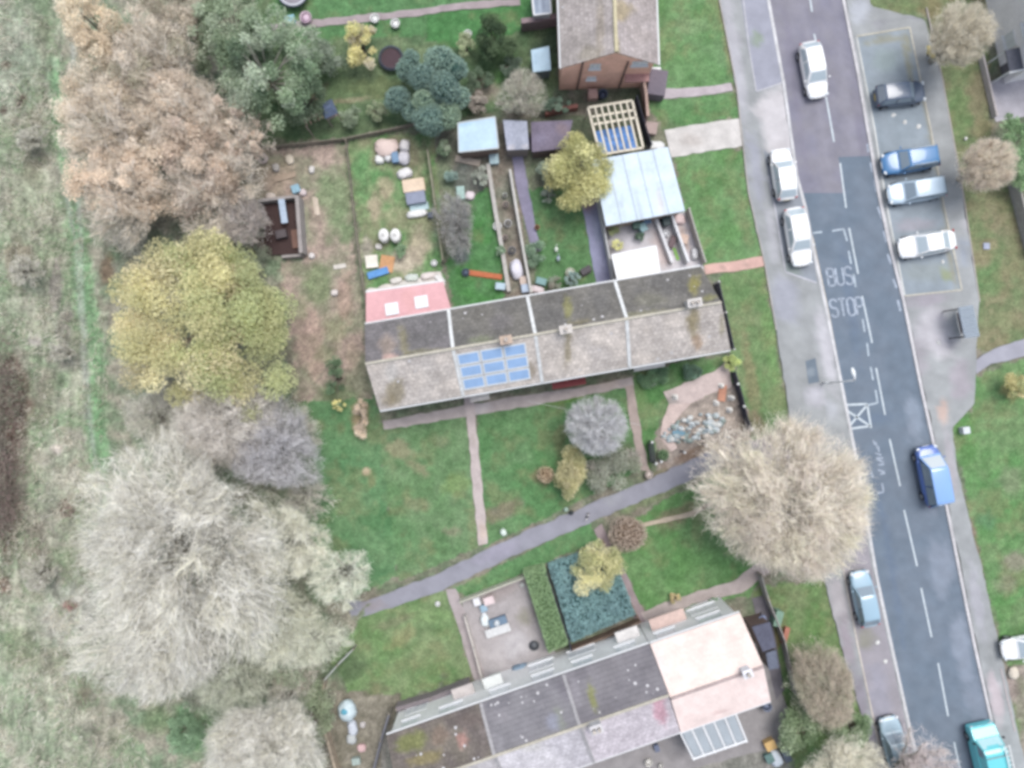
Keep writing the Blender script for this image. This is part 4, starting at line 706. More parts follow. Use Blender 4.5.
# --- the wood on the left
wood = 'trees of the wood on the left'
bare_tree('bare_tree', 'largest whitish bare tree in the middle of the wood', 176, 540, 104, 11., WHITE, 16500, 60, amp=.7, boughs=56, tw=.020, tl=.26, bark=BARKP, low=.4, group=wood)
bare_tree('bare_tree', 'whitish bare tree below the largest one near the meadow', 164, 634, 66, 9., WHITE, 11500, 61, amp=.5, boughs=44, tw=.019, tl=.28, bark=BARKP, low=.4, group=wood)
bare_tree('bare_tree', 'whitish bare tree on the bottom edge of the wood', 262, 748, 62, 8.5, WHITE, 13000, 62, amp=.3, boughs=40, tw=.019, bark=BARKP, low=.4, group=wood)
bare_tree('bare_tree', 'cream bare tree overlapping the left side of the vacant plot', 290, 540, 44, 7.5, [(212, 210, 194), (202, 200, 182), (216, 214, 204)], 3800, 63, amp=.35, boughs=34, bark=BARKP, group=wood)
bare_tree('bare_tree', 'small cream bare tree at the lower end of the vacant plot', 342, 576, 32, 6., [(214, 214, 198), (204, 204, 188), (206, 208, 196)], 2300, 64, amp=.3, boughs=28, bark=BARKP, group=wood)
bare_tree('bare_tree', 'purplish grey bare tree just below the big yellow tree', 224, 424, 54, 8., GREYB, 10000, 65, amp=.3, boughs=36, group=wood)
bare_tree('bare_tree', 'grey bare tree between the vacant plot and the largest whitish tree', 274, 450, 46, 7., [(190, 188, 190), (180, 178, 178), (168, 166, 168)], 9500, 66, amp=.35, boughs=30, group=wood)
bare_tree('bare_tree', 'pale grey bare tree below the cream one at the plot corner', 272, 620, 46, 7., [(198, 198, 186), (186, 188, 172), (206, 204, 184)], 7000, 67, amp=.4, boughs=32, bark=BARKP, group=wood)
leafy_tree('oak_tree', 'big spreading yellow green tree at the edge of the meadow', 208, 314, 113, 10., YEL, 46000, .115, 105, 68, amp=.34, cl=.165, shell=.40, squash=(1.02, .92), group=wood, crownz=.34, pal2=[(148, 160, 88), (162, 172, 98), (136, 150, 82), (176, 180, 104)])
for k, (x, y, r, lab, pal) in enumerate([
    (98, 30, 44, 'orange tan oak at the top edge beside the meadow', [(200, 182, 148), (192, 172, 138), (184, 164, 132), (206, 192, 164)]),
    (152, 62, 50, 'thin grey brown oak second from the top edge', [(176, 162, 138), (190, 176, 156), (164, 150, 128), (156, 152, 120)]),
    (108, 118, 56, 'broad tan oak on the meadow side above the yellow tree', OAK),
    (186, 112, 54, 'broad pinkish tan oak in the middle of the upper wood', [(202, 184, 158), (192, 170, 144), (206, 192, 172), (182, 164, 140)]),
    (122, 188, 52, 'orange tan oak touching the top of the big yellow tree', [(206, 184, 156), (198, 174, 144), (210, 192, 168), (186, 170, 146)]),
    (204, 178, 54, 'brown oak nearest the dark roofless outbuilding', [(184, 160, 132), (172, 148, 122), (196, 176, 152), (160, 140, 124)]),
    (170, 20, 40, 'dark brown thin oak at the top edge of the wood', [(160, 146, 124), (146, 138, 112), (176, 164, 144)]),
    (236, 136, 30, 'small tan oak beside the corner of the vacant plot', [(190, 168, 146), (178, 156, 136), (200, 184, 164)])]):
    leafy_tree('oak_tree', lab, x, y, r, 9. - k * .3, pal, int(3.6 * r * r), .105, int(r * 1.6), 70 + k, amp=.4, cl=.18, shell=.3, group=wood, bark=BARK)
    bare_tree('bare_tree', lab.replace('oak', 'bare tree').replace('orange tan', 'twiggy').replace('tan', 'twiggy'), x + 8, y + 6, r * .92, 9.4 - k * .3, TAN + [(190, 184, 176)], int(1.1 * r * r), 170 + k, amp=.35, boughs=26, tw=.017, bark=BARKP, group=wood) if k in (1, 2, 3, 4, 5, 7) else None
leafy_tree('ivy_tree', 'dark green ivy covered tree at the top left of the gardens', 262, 74, 54, 7.5, GRN, 11000, .13, 90, 80, amp=.55, cl=.19, group=wood, bark=BARKP)
leafy_tree('ivy_tree', 'mossy green tree on the top edge left of the trampoline', 228, 26, 42, 7., [(130, 150, 110), (116, 138, 96), (150, 164, 132), (104, 122, 88)], 7000, .13, 80, 81, amp=.4, cl=.2, group=wood, bark=BARKP)
leafy_tree('shrub', 'green shrub between the ivy tree and the climbing frame', 304, 104, 24, 3., [(100, 124, 88), (88, 112, 78), (116, 136, 100)], 3200, .11, 34, 82, cat='shrub')
leafy_tree('shrub', 'grey green shrub below the toys on the garden path', 322, 60, 22, 2.4, [(124, 142, 116), (110, 130, 104), (138, 150, 128), (92, 116, 86)], 2600, .1, 30, 83, cat='shrub', squash=(1.3, .8))
bare_tree('bare_tree', 'low pale grey bare tree right of the undergrowth bushes', 308, 640, 36, 5., [(196, 198, 184), (184, 188, 170), (204, 202, 186)], 5000, 167, amp=.4, boughs=26, bark=BARKP, group=wood)
bare_tree('bare_tree', 'grey green bare tree between the two lowest whitish trees', 226, 668, 40, 5.5, [(180, 184, 166), (168, 172, 152), (190, 190, 176)], 5500, 168, amp=.4, boughs=26, bark=BARKP, group=wood)
bare_tree('bare_tree', 'lilac grey bare tree left of the dark roofless outbuilding', 248, 220, 27, 6., [(182, 176, 172), (170, 162, 160), (192, 182, 172)], 4000, 169, amp=.4, boughs=24, group=wood)
leafy_tree('bush', 'green undergrowth bush at the bottom of the vacant plot', 300, 660, 34, 2.6, [(146, 160, 128), (132, 148, 114), (164, 172, 146), (168, 156, 140)], 5000, .11, 50, 84, cat='bush')
leafy_tree('bush', 'green brown bush between the two lowest whitish trees', 222, 680, 34, 2.6, [(136, 152, 118), (154, 150, 132), (144, 158, 128), (128, 132, 112)], 5000, .11, 50, 85, cat='bush')
leafy_tree('bush', 'pale green bush beside the leaning fence at the bottom', 312, 712, 26, 2.2, [(140, 156, 112), (124, 142, 100), (160, 166, 136)], 3400, .1, 36, 86, cat='bush', squash=(.9, 1.5))
leafy_tree('bush', 'bright green bush on the meadow edge at the bottom', 186, 730, 22, 1.6, [(112, 152, 104), (100, 138, 92), (124, 160, 116)], 2600, .1, 34, 87, cat='bush', squash=(.8, 1.4))
leafy_tree('bramble', 'long dark red brown bramble band down the left edge of the meadow', 3, 462, 27, 1.3, [(124, 98, 92), (108, 82, 78), (138, 114, 106), (112, 122, 98), (120, 112, 96)], 5200, .09, 150, 88, cat='bramble', squash=(.75, 5.2), amp=.4, cl=.5)
for i, (x, y, r, lab) in enumerate([(158, 416, 34, 'low grey scrub between the big yellow tree and the meadow'), (298, 432, 26, 'low lilac grey scrub along the left edge of the vacant plot lawn'), (302, 496, 24, 'low grey green scrub beside the cream bare tree at the plot'), (232, 400, 30, 'brown grey scrub under the lower side of the big yellow tree'), (126, 226, 24, 'pale scrub between the oaks and the big yellow tree'), (290, 690, 26, 'pale grey scrub above the lowest whitish tree'), (24, 270, 17, 'low brownish scrub patch in the meadow left of the big yellow tree'), (62, 352, 13, 'small brownish scrub patch beside the wheel track in the meadow'), (38, 575, 18, 'grey brown scrub patch in the meadow left of the largest whitish tree'), (30, 140, 15, 'grey brown scrub patch in the upper meadow')]):
    bare_tree('scrub', lab, x, y, r, 2.4, [(188, 182, 176), (174, 170, 160), (198, 196, 184), (170, 172, 150)], int(3.2 * r * r), 400 + i, cat='scrub', amp=.5, boughs=24, fine=1.3, tl=.3)
leafy_tree('bush', 'dull green bush under the yellow tree beside the roofless outbuilding', 250, 250, 22, 2., [(140, 150, 122), (128, 140, 112)], 1800, .09, 30, 420, cat='bush')

# dead grass standing in the meadow: nobody could count it
rs = np.random.RandomState(99); n = 70000
gxx = rs.uniform(-56, -29, n); gyy = rs.uniform(-40, 40, n); gp = PX(gxx, gyy, 0)
keep = inside(gp[0], gp[1], REG[1][1]) & (rs.uniform(size=n) < .25 + .75 * (fbm(gp[0], gp[1], 22, 55) > .47)); gxx, gyy = gxx[keep], gyy[keep]; gp = PX(gxx, gyy, 0); n = len(gxx)
a0 = np.c_[gxx, gyy, np.full(n, -.05)]; lean = rs.normal(size=(n, 2)) * .22 + (.03, -.12)
b0 = a0 + np.c_[lean, rs.uniform(.15, .5, n)]
gc = np.where((fbm(gp[0], gp[1], 30, 8) > .5)[:, None], pick(rs, [(180, 175, 158), (166, 160, 144), (190, 186, 174)], n), pick(rs, [(128, 148, 114), (148, 156, 130), (168, 165, 148)], n))
V, F, Cc = twig_mesh(rs, a0, b0, .035, .012, gc * rs.uniform(.75, 1.2, (n, 1)))
tag(link('dry_grass', np_mesh('dry_grass', V, F, Cc), TWIG), 'tall dry straw coloured grass standing in the rough meadow', 'grass', kind='stuff')
# ================================================================== houses
TILE = mat('concrete_roof_tiles', None, rough=.92, amt=.16, scale=5., amt2=.12, scale2=.7, bump=.25, spec=.15, tile=(.33, .34, (.86, 1.12, .72)))
TILE_S = mat('new_roof_tiles', None, rough=.9, amt=.05, scale=6., amt2=.05, scale2=.7, bump=.15, spec=.2, tile=(.3, .33, (.97, 1.03, .93)))
TILE_P = mat('interlocking_roof_tiles', None, rough=.92, amt=.10, scale=6., amt2=.1, scale2=.8, bump=.25, spec=.15, tile=(9., .36, (.98, 1.02, .68)))
METAL = mat('sheet_roofing', None, rough=.55, amt=.05, scale=4., amt2=.08, scale2=.7, spec=.4)
FELT = mat('roof_felt', None, rough=.95, amt=.15, scale=6., amt2=.15, scale2=.9, spec=.1)
def render_wall(r, g, b): return mat('rendered_wall_%d_%d_%d' % (r, g, b), A(r, g, b), rough=.9, amt=.06, scale=5., amt2=.08, scale2=.5, spec=.15)
def brick_wall(r, g, b): return mat('brickwork_%d_%d_%d' % (r, g, b), A(r, g, b), rough=.92, amt=.16, scale=9., amt2=.12, scale2=.9, spec=.15, bump=.2)
WHITE_PVC = mat('white_pvc', A(238, 240, 242), rough=.45, amt=.03, amt2=.03, spec=.4)
GLASS = mat('window_glass', A(232, 236, 240), rough=.08, amt=.05, amt2=.05, spec=.6)  # pane colour whitened: bright reflections and net curtains are put into it
CREAM = mat('ridge_mortar', A(196, 190, 176), rough=.9, amt=.15, scale=7., amt2=.1, spec=.15)

def slope(name, q, m, col, parent, patches=(), thick=.1, step=.22, var=.10, seed=0, col2=None, dots=0, dot_rng=None):
    """tiled slope: q = eave left, eave right, ridge right, ridge left (site coordinates)"""
    q = [np.array(p, float) for p in q]
    lu = max(np.linalg.norm(q[1] - q[0]), np.linalg.norm(q[2] - q[3])); lv = max(np.linalg.norm(q[3] - q[0]), np.linalg.norm(q[2] - q[1]))
    nu, nv = max(2, int(lu / step)), max(2, int(lv / step))
    u, v = np.meshgrid(np.linspace(0, 1, nu + 1), np.linspace(0, 1, nv + 1)); u = u.ravel()[:, None]; v = v.ravel()[:, None]
    V = (q[0] * (1 - u) + q[1] * u) * (1 - v) + (q[3] * (1 - u) + q[2] * u) * v
    px, py = PX(V[:, 0], V[:, 1], V[:, 2])
    c = np.tile(np.array(A(*col)), (len(V), 1))
    if col2:
        w = np.clip((fbm(px, py, 20, seed + 7) - .5) * 2.6 + .5, 0, 1)[:, None]; c = c * (1 - w) + np.array(A(*col2)) * w
    c = blobs(px, py, c, patches, seed)
    c *= (1 + (fbm(px, py, 10, seed) - .5) * 2 * var + (vn(px, py, 2.5, seed + 2) - .5) * var)[:, None]
    uvm = np.c_[u * lu, v * lv, v * 0]
    i = (np.arange(nv)[:, None] * (nu + 1) + np.arange(nu)[None, :]).ravel(); F = np.stack([i, i + 1, i + nu + 2, i + nu + 1], 1)
    e = np.r_[np.arange(nu + 1), np.arange(1, nv + 1) * (nu + 1) + nu, np.arange(nu - 1, -1, -1) + nv * (nu + 1), np.arange(nv - 1, 0, -1) * (nu + 1)]
    o = len(V); j = np.arange(len(e))
    V = np.r_[V, V[e] - (0, 0, thick)]; c = np.r_[c, c[e]]; uvm = np.r_[uvm, uvm[e]]
    F = np.r_[F, np.stack([e[j], e[(j + 1) % len(e)], o + (j + 1) % len(e), o + j], 1)]
    ob = link(name, np_mesh(name, V, F, c, uvm), m, parent, rel=True)
    if dots:      # pale lichen rosettes grown on the tiles, a few millimetres proud
        rs = np.random.RandomState(seed + 77); mb = MB(); nrm = np.cross(q[1] - q[0], q[3] - q[0]); nrm /= np.linalg.norm(nrm); nrm *= np.sign(nrm[2])
        ax = (q[1] - q[0]) / np.linalg.norm(q[1] - q[0]); ay = np.cross(nrm, ax)
        for _ in range(int(dots * .6)):
            a, b = rs.uniform(.04, .96, 2); p = (q[0] * (1 - a) + q[1] * a) * (1 - b) + (q[3] * (1 - a) + q[2] * a) * b + nrm * .006; r = rs.uniform(.04, .13)
            k = 9; ang = np.linspace(0, 2 * pi, k, endpoint=False); rr = r * rs.uniform(.7, 1.15, k)
            mb.add([tuple(p + ax * x * cos(t) + ay * x * sin(t)) for x, t in zip(rr, ang)], [tuple(range(k))])
        mb.build('lichen', mat('lichen', A(206, 204, 206), rough=1, amt=.2, scale=9.), ob)
        lo = ob.children[0]; lo.location = (0, 0, 0); tag(lo, kind='stuff')
    return ob
class Frame:
    """u along a terrace, v across it from the visible front eave"""
    def __init__(s, a, uv, vv): s.a = np.array(a, float); s.u = np.array(uv, float); s.v = np.array(vv, float)
    def __call__(s, u, v, z=0.): p = s.a + s.u * u + s.v * v; return (p[0], p[1], z)
def wbox(mb, fr, u0, u1, v0, v1, z0, z1):
    return mb.hexa([fr(u0, v0, z0), fr(u1, v0, z0), fr(u1, v1, z0), fr(u0, v1, z0), fr(u0, v0, z1), fr(u1, v0, z1), fr(u1, v1, z1), fr(u0, v1, z1)])
def window(root, fr, u0, u1, z0, z1, v, s=1, bars=1):
    """frame, pane and sill on the wall plane v; s: +1 when outdoors lies towards smaller v"""
    f = MB(); d0, d1 = (v - .05 * s, v + .04 * s); t = .07
    wbox(f, fr, u0, u1, d0, d1, z0, z0 + t); wbox(f, fr, u0, u1, d0, d1, z1 - t, z1); wbox(f, fr, u0, u0 + t, d0, d1, z0 + t, z1 - t); wbox(f, fr, u1 - t, u1, d0, d1, z0 + t, z1 - t)
    for k in range(1, bars + 1):
        c = u0 + (u1 - u0) * k / (bars + 1); wbox(f, fr, c - .03, c + .03, d0 + .004 * s, d1, z0 + t, z1 - t)
    o = f.build('window', WHITE_PVC, root, rel=True)
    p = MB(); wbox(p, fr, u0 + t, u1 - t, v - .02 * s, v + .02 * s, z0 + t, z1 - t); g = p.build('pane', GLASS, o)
    p = MB(); wbox(p, fr, u0 - .08, u1 + .08, v - .16 * s, v, z0 - .08, z0 - .002); p.build('sill', WHITE_PVC, o)
def door(root, fr, u0, u1, v, s, col):
    p = MB(); wbox(p, fr, u0, u1, v - .05 * s, v + .03 * s, .02, 2.05); o = p.build('door', pm(*col, rough=.5), root, rel=True)
    p = MB(); wbox(p, fr, u1 - .18, u1 - .10, v - .11 * s, v - .051 * s, .95, 1.10); p.build('handle', pm(190, 190, 190, rough=.3, metal=.8), o)
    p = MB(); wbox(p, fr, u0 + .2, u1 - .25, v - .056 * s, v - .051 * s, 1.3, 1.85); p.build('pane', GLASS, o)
def chimney(root, fr, u, v, z0, z1, w=.75, d=.5, pots=2, col=(196, 176, 160)):
    p = MB(); wbox(p, fr, u - w / 2, u + w / 2, v - d / 2, v + d / 2, z0, z1); wbox(p, fr, u - w / 2 - .05, u + w / 2 + .05, v - d / 2 - .05, v + d / 2 + .05, z1 + .002, z1 + .1)
    o = p.build('chimney', brick_wall(*col), root, rel=True)
    for k in range(pots):
        c = fr(u + (k - (pots - 1) / 2) * .36, v, z1 + .1); q = MB((c[0], c[1], c[2])); q.lathe([(.13, 0), (.12, .3), (.14, .34), (.10, .34), (.09, .2), (.0, .2)], 10); q.build('chimney_pot', pm(206, 196, 186), o, True)

def terrace_house(label, fr, u0, u1, depth, rv, ze, zr, wallcol, front, rear, gable_l=False, gable_r=False, ch=None, wins=(), doors=(), porch=None, s_front=1, skew=(0, 0), fdot=0, rdot=0, group=None, fr_name='terraced_house', trim=True, party=None, rear_wins=(), eave=.28):
    b = fr((u0 + u1) / 2, depth / 2); root = thing(fr_name, label, 'house', (b[0], b[1], 0), group=group)
    ov = eave; e0, e1 = (u0 - (.12 if gable_l else 0)), (u1 + (.12 if gable_r else 0))
    w = MB()
    pts = [(0, ze - .12), (rv, zr - .14), (depth, ze - .12)]
    ua, ub = u0 + (.1 if gable_l else .003), u1 - (.1 if gable_r else .003)
    P6 = [fr(ua, ov, -.1), fr(ub, ov, -.1), fr(ub - skew[1], depth - ov, -.1), fr(ua, depth - ov, -.1)]
    zt = ze - .12 + (zr - ze) * ov / max(rv, .1) - .02
    w.hexa(P6 + [(p[0], p[1], zt) for p in P6])
    for uu, k0, k1 in ((ua + .003, 0, 0), (ub - .003, *skew)):
        w.add([fr(uu, ov + .003, zt), fr(uu - k1, depth - ov - .003, zt), fr(uu - k0, rv, zr - .16)], [(0, 1, 2)])
    w.build('wall', wallcol, root, rel=True)
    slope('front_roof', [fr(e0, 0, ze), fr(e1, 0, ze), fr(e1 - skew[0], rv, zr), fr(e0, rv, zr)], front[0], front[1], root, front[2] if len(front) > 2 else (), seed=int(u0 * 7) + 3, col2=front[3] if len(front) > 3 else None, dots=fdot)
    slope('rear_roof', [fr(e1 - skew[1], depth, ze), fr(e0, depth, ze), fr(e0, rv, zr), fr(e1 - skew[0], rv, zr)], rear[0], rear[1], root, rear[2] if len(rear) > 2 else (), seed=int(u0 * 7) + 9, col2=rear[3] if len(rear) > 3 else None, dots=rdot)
    r = MB(); r.tube([fr(e0, rv, zr + .01), fr(e1 - skew[0], rv, zr + .01)], .11, 8); r.build('ridge_tiles', front[4] if len(front) > 4 else CREAM, root, rel=True)
    for v_, z_ in ((-.07, ze - .13), (depth + .07, ze - .13)):
        e1 = e1 - (skew[1] if v_ > 0 else 0)
        g = MB(); g.tube([fr(e0 + .01, v_, z_), fr(e1 - .01, v_, z_)], .065, 6); g.build('gutter', WHITE_PVC, root, rel=True)
        g = MB(); d = .012 if v_ < 0 else depth - .012; wbox(g, fr, e0 + .01, e1 - .01, min(d, d + (.24 if v_ < 0 else -.24)), max(d, d + (.24 if v_ < 0 else -.24)), ze - .32, ze - .125); g.build('fascia', WHITE_PVC, root, rel=True)
    if party:      # pale mortar strip over the party wall, both slopes
        g = MB(); k = party
        for va, za, vb, zb in ((.0, ze + .012, rv, zr + .012), (depth, ze + .012, rv, zr + .012)):
            A0, A1, B1, B0 = fr(k - .12, va, za), fr(k + .12, va, za), fr(k + .12, vb, zb), fr(k - .12, vb, zb)
            g.hexa([A0, A1, B1, B0] + [(p[0], p[1], p[2] + .06) for p in (A0, A1, B1, B0)])
        g.build('verge_strip', mat('party_mortar', A(222, 224, 224), rough=.9, amt=.15, scale=5.) if fr is F1 else mat('grey_party_mortar', A(168, 166, 168), rough=.9, amt=.15, scale=5.), root, rel=True)
    if ch: chimney(root, fr, *ch)
    for wn in wins: window(root, fr, wn[0], wn[1], wn[2], wn[3], ov, 1, wn[4] if len(wn) > 4 else 1)
    for wn in rear_wins or [(u0 + .9, u0 + 2.2, 3.2, 4.3), (u1 - 2.6, u1 - 1.2, 3.2, 4.3)]: window(root, fr, wn[0], wn[1], wn[2], wn[3], depth - ov, -1, 1)
    for dr in doors: door(root, fr, dr[0], dr[1], ov, 1, dr[2])
    if porch:
        p = MB(); wbox(p, fr, porch[0], porch[1], ov - porch[2], ov - .003, 2.3, 2.44); p.build('porch_canopy', pm(*porch[3], rough=.8), root, rel=True)
    return root

# ---------------- first terrace: four houses, long axis turned 9.8 degrees
a1 = RAD(9.8); U1 = np.array([cos(a1), sin(a1)]); V1_ = np.array([-sin(a1), cos(a1)])
F1 = Frame(np.array([-120., -23.8]) / S, U1, V1_)
DEP, RV, ZE, ZR = 6.38, 3.38, 5.0, 7.3
B1 = [0, 6.12, 11.99, 18.5, 25.88]
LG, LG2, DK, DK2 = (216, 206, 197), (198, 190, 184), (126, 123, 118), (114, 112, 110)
BRK = brick_wall(150, 104, 92)
terrace_house('left end house of the first terrace with pink roofed rear extension', F1, B1[0], B1[1], DEP, RV, ZE, ZR, render_wall(206, 198, 192),
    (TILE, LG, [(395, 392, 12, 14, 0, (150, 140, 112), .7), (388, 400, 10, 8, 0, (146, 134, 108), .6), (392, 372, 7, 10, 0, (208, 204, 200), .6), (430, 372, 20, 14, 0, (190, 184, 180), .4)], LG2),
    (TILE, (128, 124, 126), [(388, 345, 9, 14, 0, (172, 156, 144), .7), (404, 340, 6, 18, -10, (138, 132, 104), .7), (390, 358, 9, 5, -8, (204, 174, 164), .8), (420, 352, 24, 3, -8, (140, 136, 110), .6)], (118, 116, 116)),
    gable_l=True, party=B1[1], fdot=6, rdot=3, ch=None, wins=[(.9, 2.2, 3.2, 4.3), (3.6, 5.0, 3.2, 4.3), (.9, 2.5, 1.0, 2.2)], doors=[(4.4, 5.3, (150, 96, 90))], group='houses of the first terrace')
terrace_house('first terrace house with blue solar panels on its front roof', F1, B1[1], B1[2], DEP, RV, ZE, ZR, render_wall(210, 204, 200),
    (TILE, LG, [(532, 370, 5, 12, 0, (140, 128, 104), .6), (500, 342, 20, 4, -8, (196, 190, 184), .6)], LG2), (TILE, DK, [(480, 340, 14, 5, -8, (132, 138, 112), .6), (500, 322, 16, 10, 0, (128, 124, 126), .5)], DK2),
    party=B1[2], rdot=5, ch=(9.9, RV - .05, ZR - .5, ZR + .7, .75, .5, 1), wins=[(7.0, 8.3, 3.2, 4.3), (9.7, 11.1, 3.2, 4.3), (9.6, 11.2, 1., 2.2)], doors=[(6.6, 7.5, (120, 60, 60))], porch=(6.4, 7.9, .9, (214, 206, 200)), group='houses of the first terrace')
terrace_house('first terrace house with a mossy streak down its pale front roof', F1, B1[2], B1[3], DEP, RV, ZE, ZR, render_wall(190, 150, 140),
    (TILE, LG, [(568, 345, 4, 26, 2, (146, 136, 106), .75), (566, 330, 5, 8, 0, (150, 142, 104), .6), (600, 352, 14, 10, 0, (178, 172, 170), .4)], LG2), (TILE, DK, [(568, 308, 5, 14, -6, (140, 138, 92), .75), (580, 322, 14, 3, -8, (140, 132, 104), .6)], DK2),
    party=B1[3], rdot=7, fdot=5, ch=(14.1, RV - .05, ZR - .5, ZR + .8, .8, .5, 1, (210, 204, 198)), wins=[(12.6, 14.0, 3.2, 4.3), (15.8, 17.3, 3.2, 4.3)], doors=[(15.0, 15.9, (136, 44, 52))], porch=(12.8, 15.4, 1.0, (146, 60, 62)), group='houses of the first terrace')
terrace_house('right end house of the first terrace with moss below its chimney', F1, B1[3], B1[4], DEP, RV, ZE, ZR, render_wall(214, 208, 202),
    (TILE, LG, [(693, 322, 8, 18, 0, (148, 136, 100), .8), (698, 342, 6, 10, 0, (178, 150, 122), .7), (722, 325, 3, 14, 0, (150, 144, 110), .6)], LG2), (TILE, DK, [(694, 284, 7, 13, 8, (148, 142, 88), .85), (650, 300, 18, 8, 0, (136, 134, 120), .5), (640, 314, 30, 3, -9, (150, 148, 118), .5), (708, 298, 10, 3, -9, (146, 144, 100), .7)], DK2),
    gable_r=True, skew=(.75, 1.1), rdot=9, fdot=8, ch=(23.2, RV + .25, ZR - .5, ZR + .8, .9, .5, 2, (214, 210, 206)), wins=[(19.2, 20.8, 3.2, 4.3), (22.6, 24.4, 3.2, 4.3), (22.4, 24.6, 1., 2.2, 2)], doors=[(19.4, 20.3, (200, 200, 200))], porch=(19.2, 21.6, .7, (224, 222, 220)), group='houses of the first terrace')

# solar array lying on its roof slope
sl = (ZR - ZE) / RV
def on_front(u, v, d=0.): return F1(u, v, ZE + sl * v + d)
def fit(px, py):     # pixel -> (u, v) on the front slope of the first terrace
    z = ZE + 1.
    for _ in range(12):
        p = np.array(P(px, py, z)[:2]) - F1.a; u, v = p @ U1, p @ V1_; z = ZE + sl * v
    return u, v
ua, va = fit(463, 390); ub, vb = fit(526, 346); ua += .05; va = .35; vb = 3.0; ub = ua + 5.0
c = on_front((ua + ub) / 2, (va + vb) / 2); sol = thing('solar_array', 'blue solar array of nine panels with white frames on a front roof', 'solar panels', c)
SOL = mat('solar_cells', A(154, 186, 226), rough=.15, amt=.06, scale=2., amt2=.06, spec=.6)
for i in range(3):
    for j in range(3):
        du, dv = (ub - ua) / 3, (vb - va) / 3; a, b = ua + i * du + .03, ua + (i + 1) * du - .03; e, f = va + j * dv + .03, va + (j + 1) * dv - .03
        q = MB(); q.hexa([on_front(a, e, .05), on_front(b, e, .05), on_front(b, f, .05), on_front(a, f, .05), on_front(a, e, .10), on_front(b, e, .10), on_front(b, f, .10), on_front(a, f, .10)])
        fo = q.build('panel', mat('panel_frame', A(226, 232, 236), rough=.4, amt=.03, amt2=.03), sol, rel=True)
        q = MB(); t = .10; q.hexa([on_front(a + t, e + t, .09), on_front(b - t, e + t, .09), on_front(b - t, f - t, .09), on_front(a + t, f - t, .09), on_front(a + t, e + t, .108), on_front(b - t, e + t, .108), on_front(b - t, f - t, .108), on_front(a + t, f - t, .108)])
        q.build('cells', SOL, fo)

# rear extension of the left end house
def quad_roof(name, label, cat, px4, z4, m, col, wall, patches=(), step=.25, wall_in=.12, zt=.1, group=None, dots=0, trim=None, var=.06, thick=.1):
    """lean-to or flat roofed building from its roof corners in pixels (taken at their heights)"""
    q = [P(x, y, z) for (x, y), z in zip(px4, z4)]; c = np.mean(q, 0); t = thing(name, label, cat, (c[0], c[1], 0), group=group)
    slope('roof', q, m, col, t, patches, thick=thick, step=step, var=var, seed=int(px4[0][0]), dots=dots)
    w = MB(); r = [(c[0] + (p[0] - c[0]) * (1 - wall_in / 2), c[1] + (p[1] - c[1]) * (1 - wall_in / 2)) for p in q]
    w.prism(r, -.05, [p[2] - zt - .03 for p in q]); w.build('wall', wall, t, rel=True)
    if trim:
        g = MB()
        for a, b in zip(q, q[1:] + q[:1]): g.bar((a[0], a[1], a[2] - .09), (b[0], b[1], b[2] - .09), .1, .11)
        g.build('edge_trim', trim, t, rel=True)
    return t, q
ext, q = quad_roof('rear_extension', 'lean-to rear extension with pink tiled roof and two skylights', 'extension', [(443, 281), (366, 292), (366, 331), (453, 316)], [2.5, 2.5, 3.9, 3.9], TILE_S, (222, 174, 177), render_wall(214, 210, 206), [(410, 300, 10, 14, 0, (222, 172, 168), .4)])
g = MB(); g.tube([q[0], q[1]], .09, 6); g.build('gutter', WHITE_PVC, ext, rel=True)
for px, py in ((392, 309), (421.5, 302)):
    def on_ext(x, y):
        z = 3.2
        for _ in range(10):
            p = P(x, y, z); n = np.cross(np.array(q[1]) - q[0], np.array(q[3]) - q[0]); z = q[0][2] - (n[0] * (p[0] - q[0][0]) + n[1] * (p[1] - q[0][1])) / n[2]
        return np.array(P(x, y, z))
    cn = [on_ext(px + dx * 6.5 + dy * .8, py + dy * 6 - dx * 1.1) for dx, dy in ((-1, 1), (1, 1), (1, -1), (-1, -1))]
    f = MB(); f.hexa([tuple(p + (0, 0, -.02)) for p in cn] + [tuple(p + (0, 0, .09)) for p in cn]); so_ = f.build('skylight', WHITE_PVC, ext, rel=True)
    m_ = np.mean(cn, 0); f = MB(); ii = [m_ + (p - m_) * .8 for p in cn]; f.hexa([tuple(p + (0, 0, .05)) for p in ii] + [tuple(p + (0, 0, .096)) for p in ii]); f.build('pane', mat('skylight_glass', A(226, 234, 240), rough=.1, amt=.02, amt2=.02, spec=.6), so_)

# ---------------- second terrace, turned 19.2 degrees; its front wall faces up the picture
a2 = RAD(19.2); U2 = np.array([cos(a2), sin(a2)]); V2_ = np.array([sin(a2), -cos(a2)])
F2 = Frame(np.array([-113.7, -322.]) / S, U2, V2_)
B2 = [0, 7.2, 13.62, 20.3, 27.2]; D2, R2, ZE2, ZR2 = 6.85, 3.2, 5.0, 6.75
WW = render_wall(248, 248, 247)
terrace_house('left end house of the second terrace with brown mossy roof', F2, B2[0], B2[1], D2, R2, ZE2, ZR2, WW,
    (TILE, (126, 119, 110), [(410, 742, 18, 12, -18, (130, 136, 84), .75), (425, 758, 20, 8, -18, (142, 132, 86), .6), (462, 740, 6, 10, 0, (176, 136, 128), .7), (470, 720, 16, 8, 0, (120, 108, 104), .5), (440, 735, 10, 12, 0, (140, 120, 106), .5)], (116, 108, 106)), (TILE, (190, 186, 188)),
    gable_l=True, fdot=16, party=B2[1], wins=[(.8, 2.2, 3.2, 4.3), (3.8, 5.6, 3.2, 4.3), (.8, 2.6, 1, 2.2, 2)], doors=[(5.2, 6.1, (190, 150, 150))], porch=(4.9, 6.6, .8, (206, 196, 192)), group='houses of the second terrace', eave=.12)
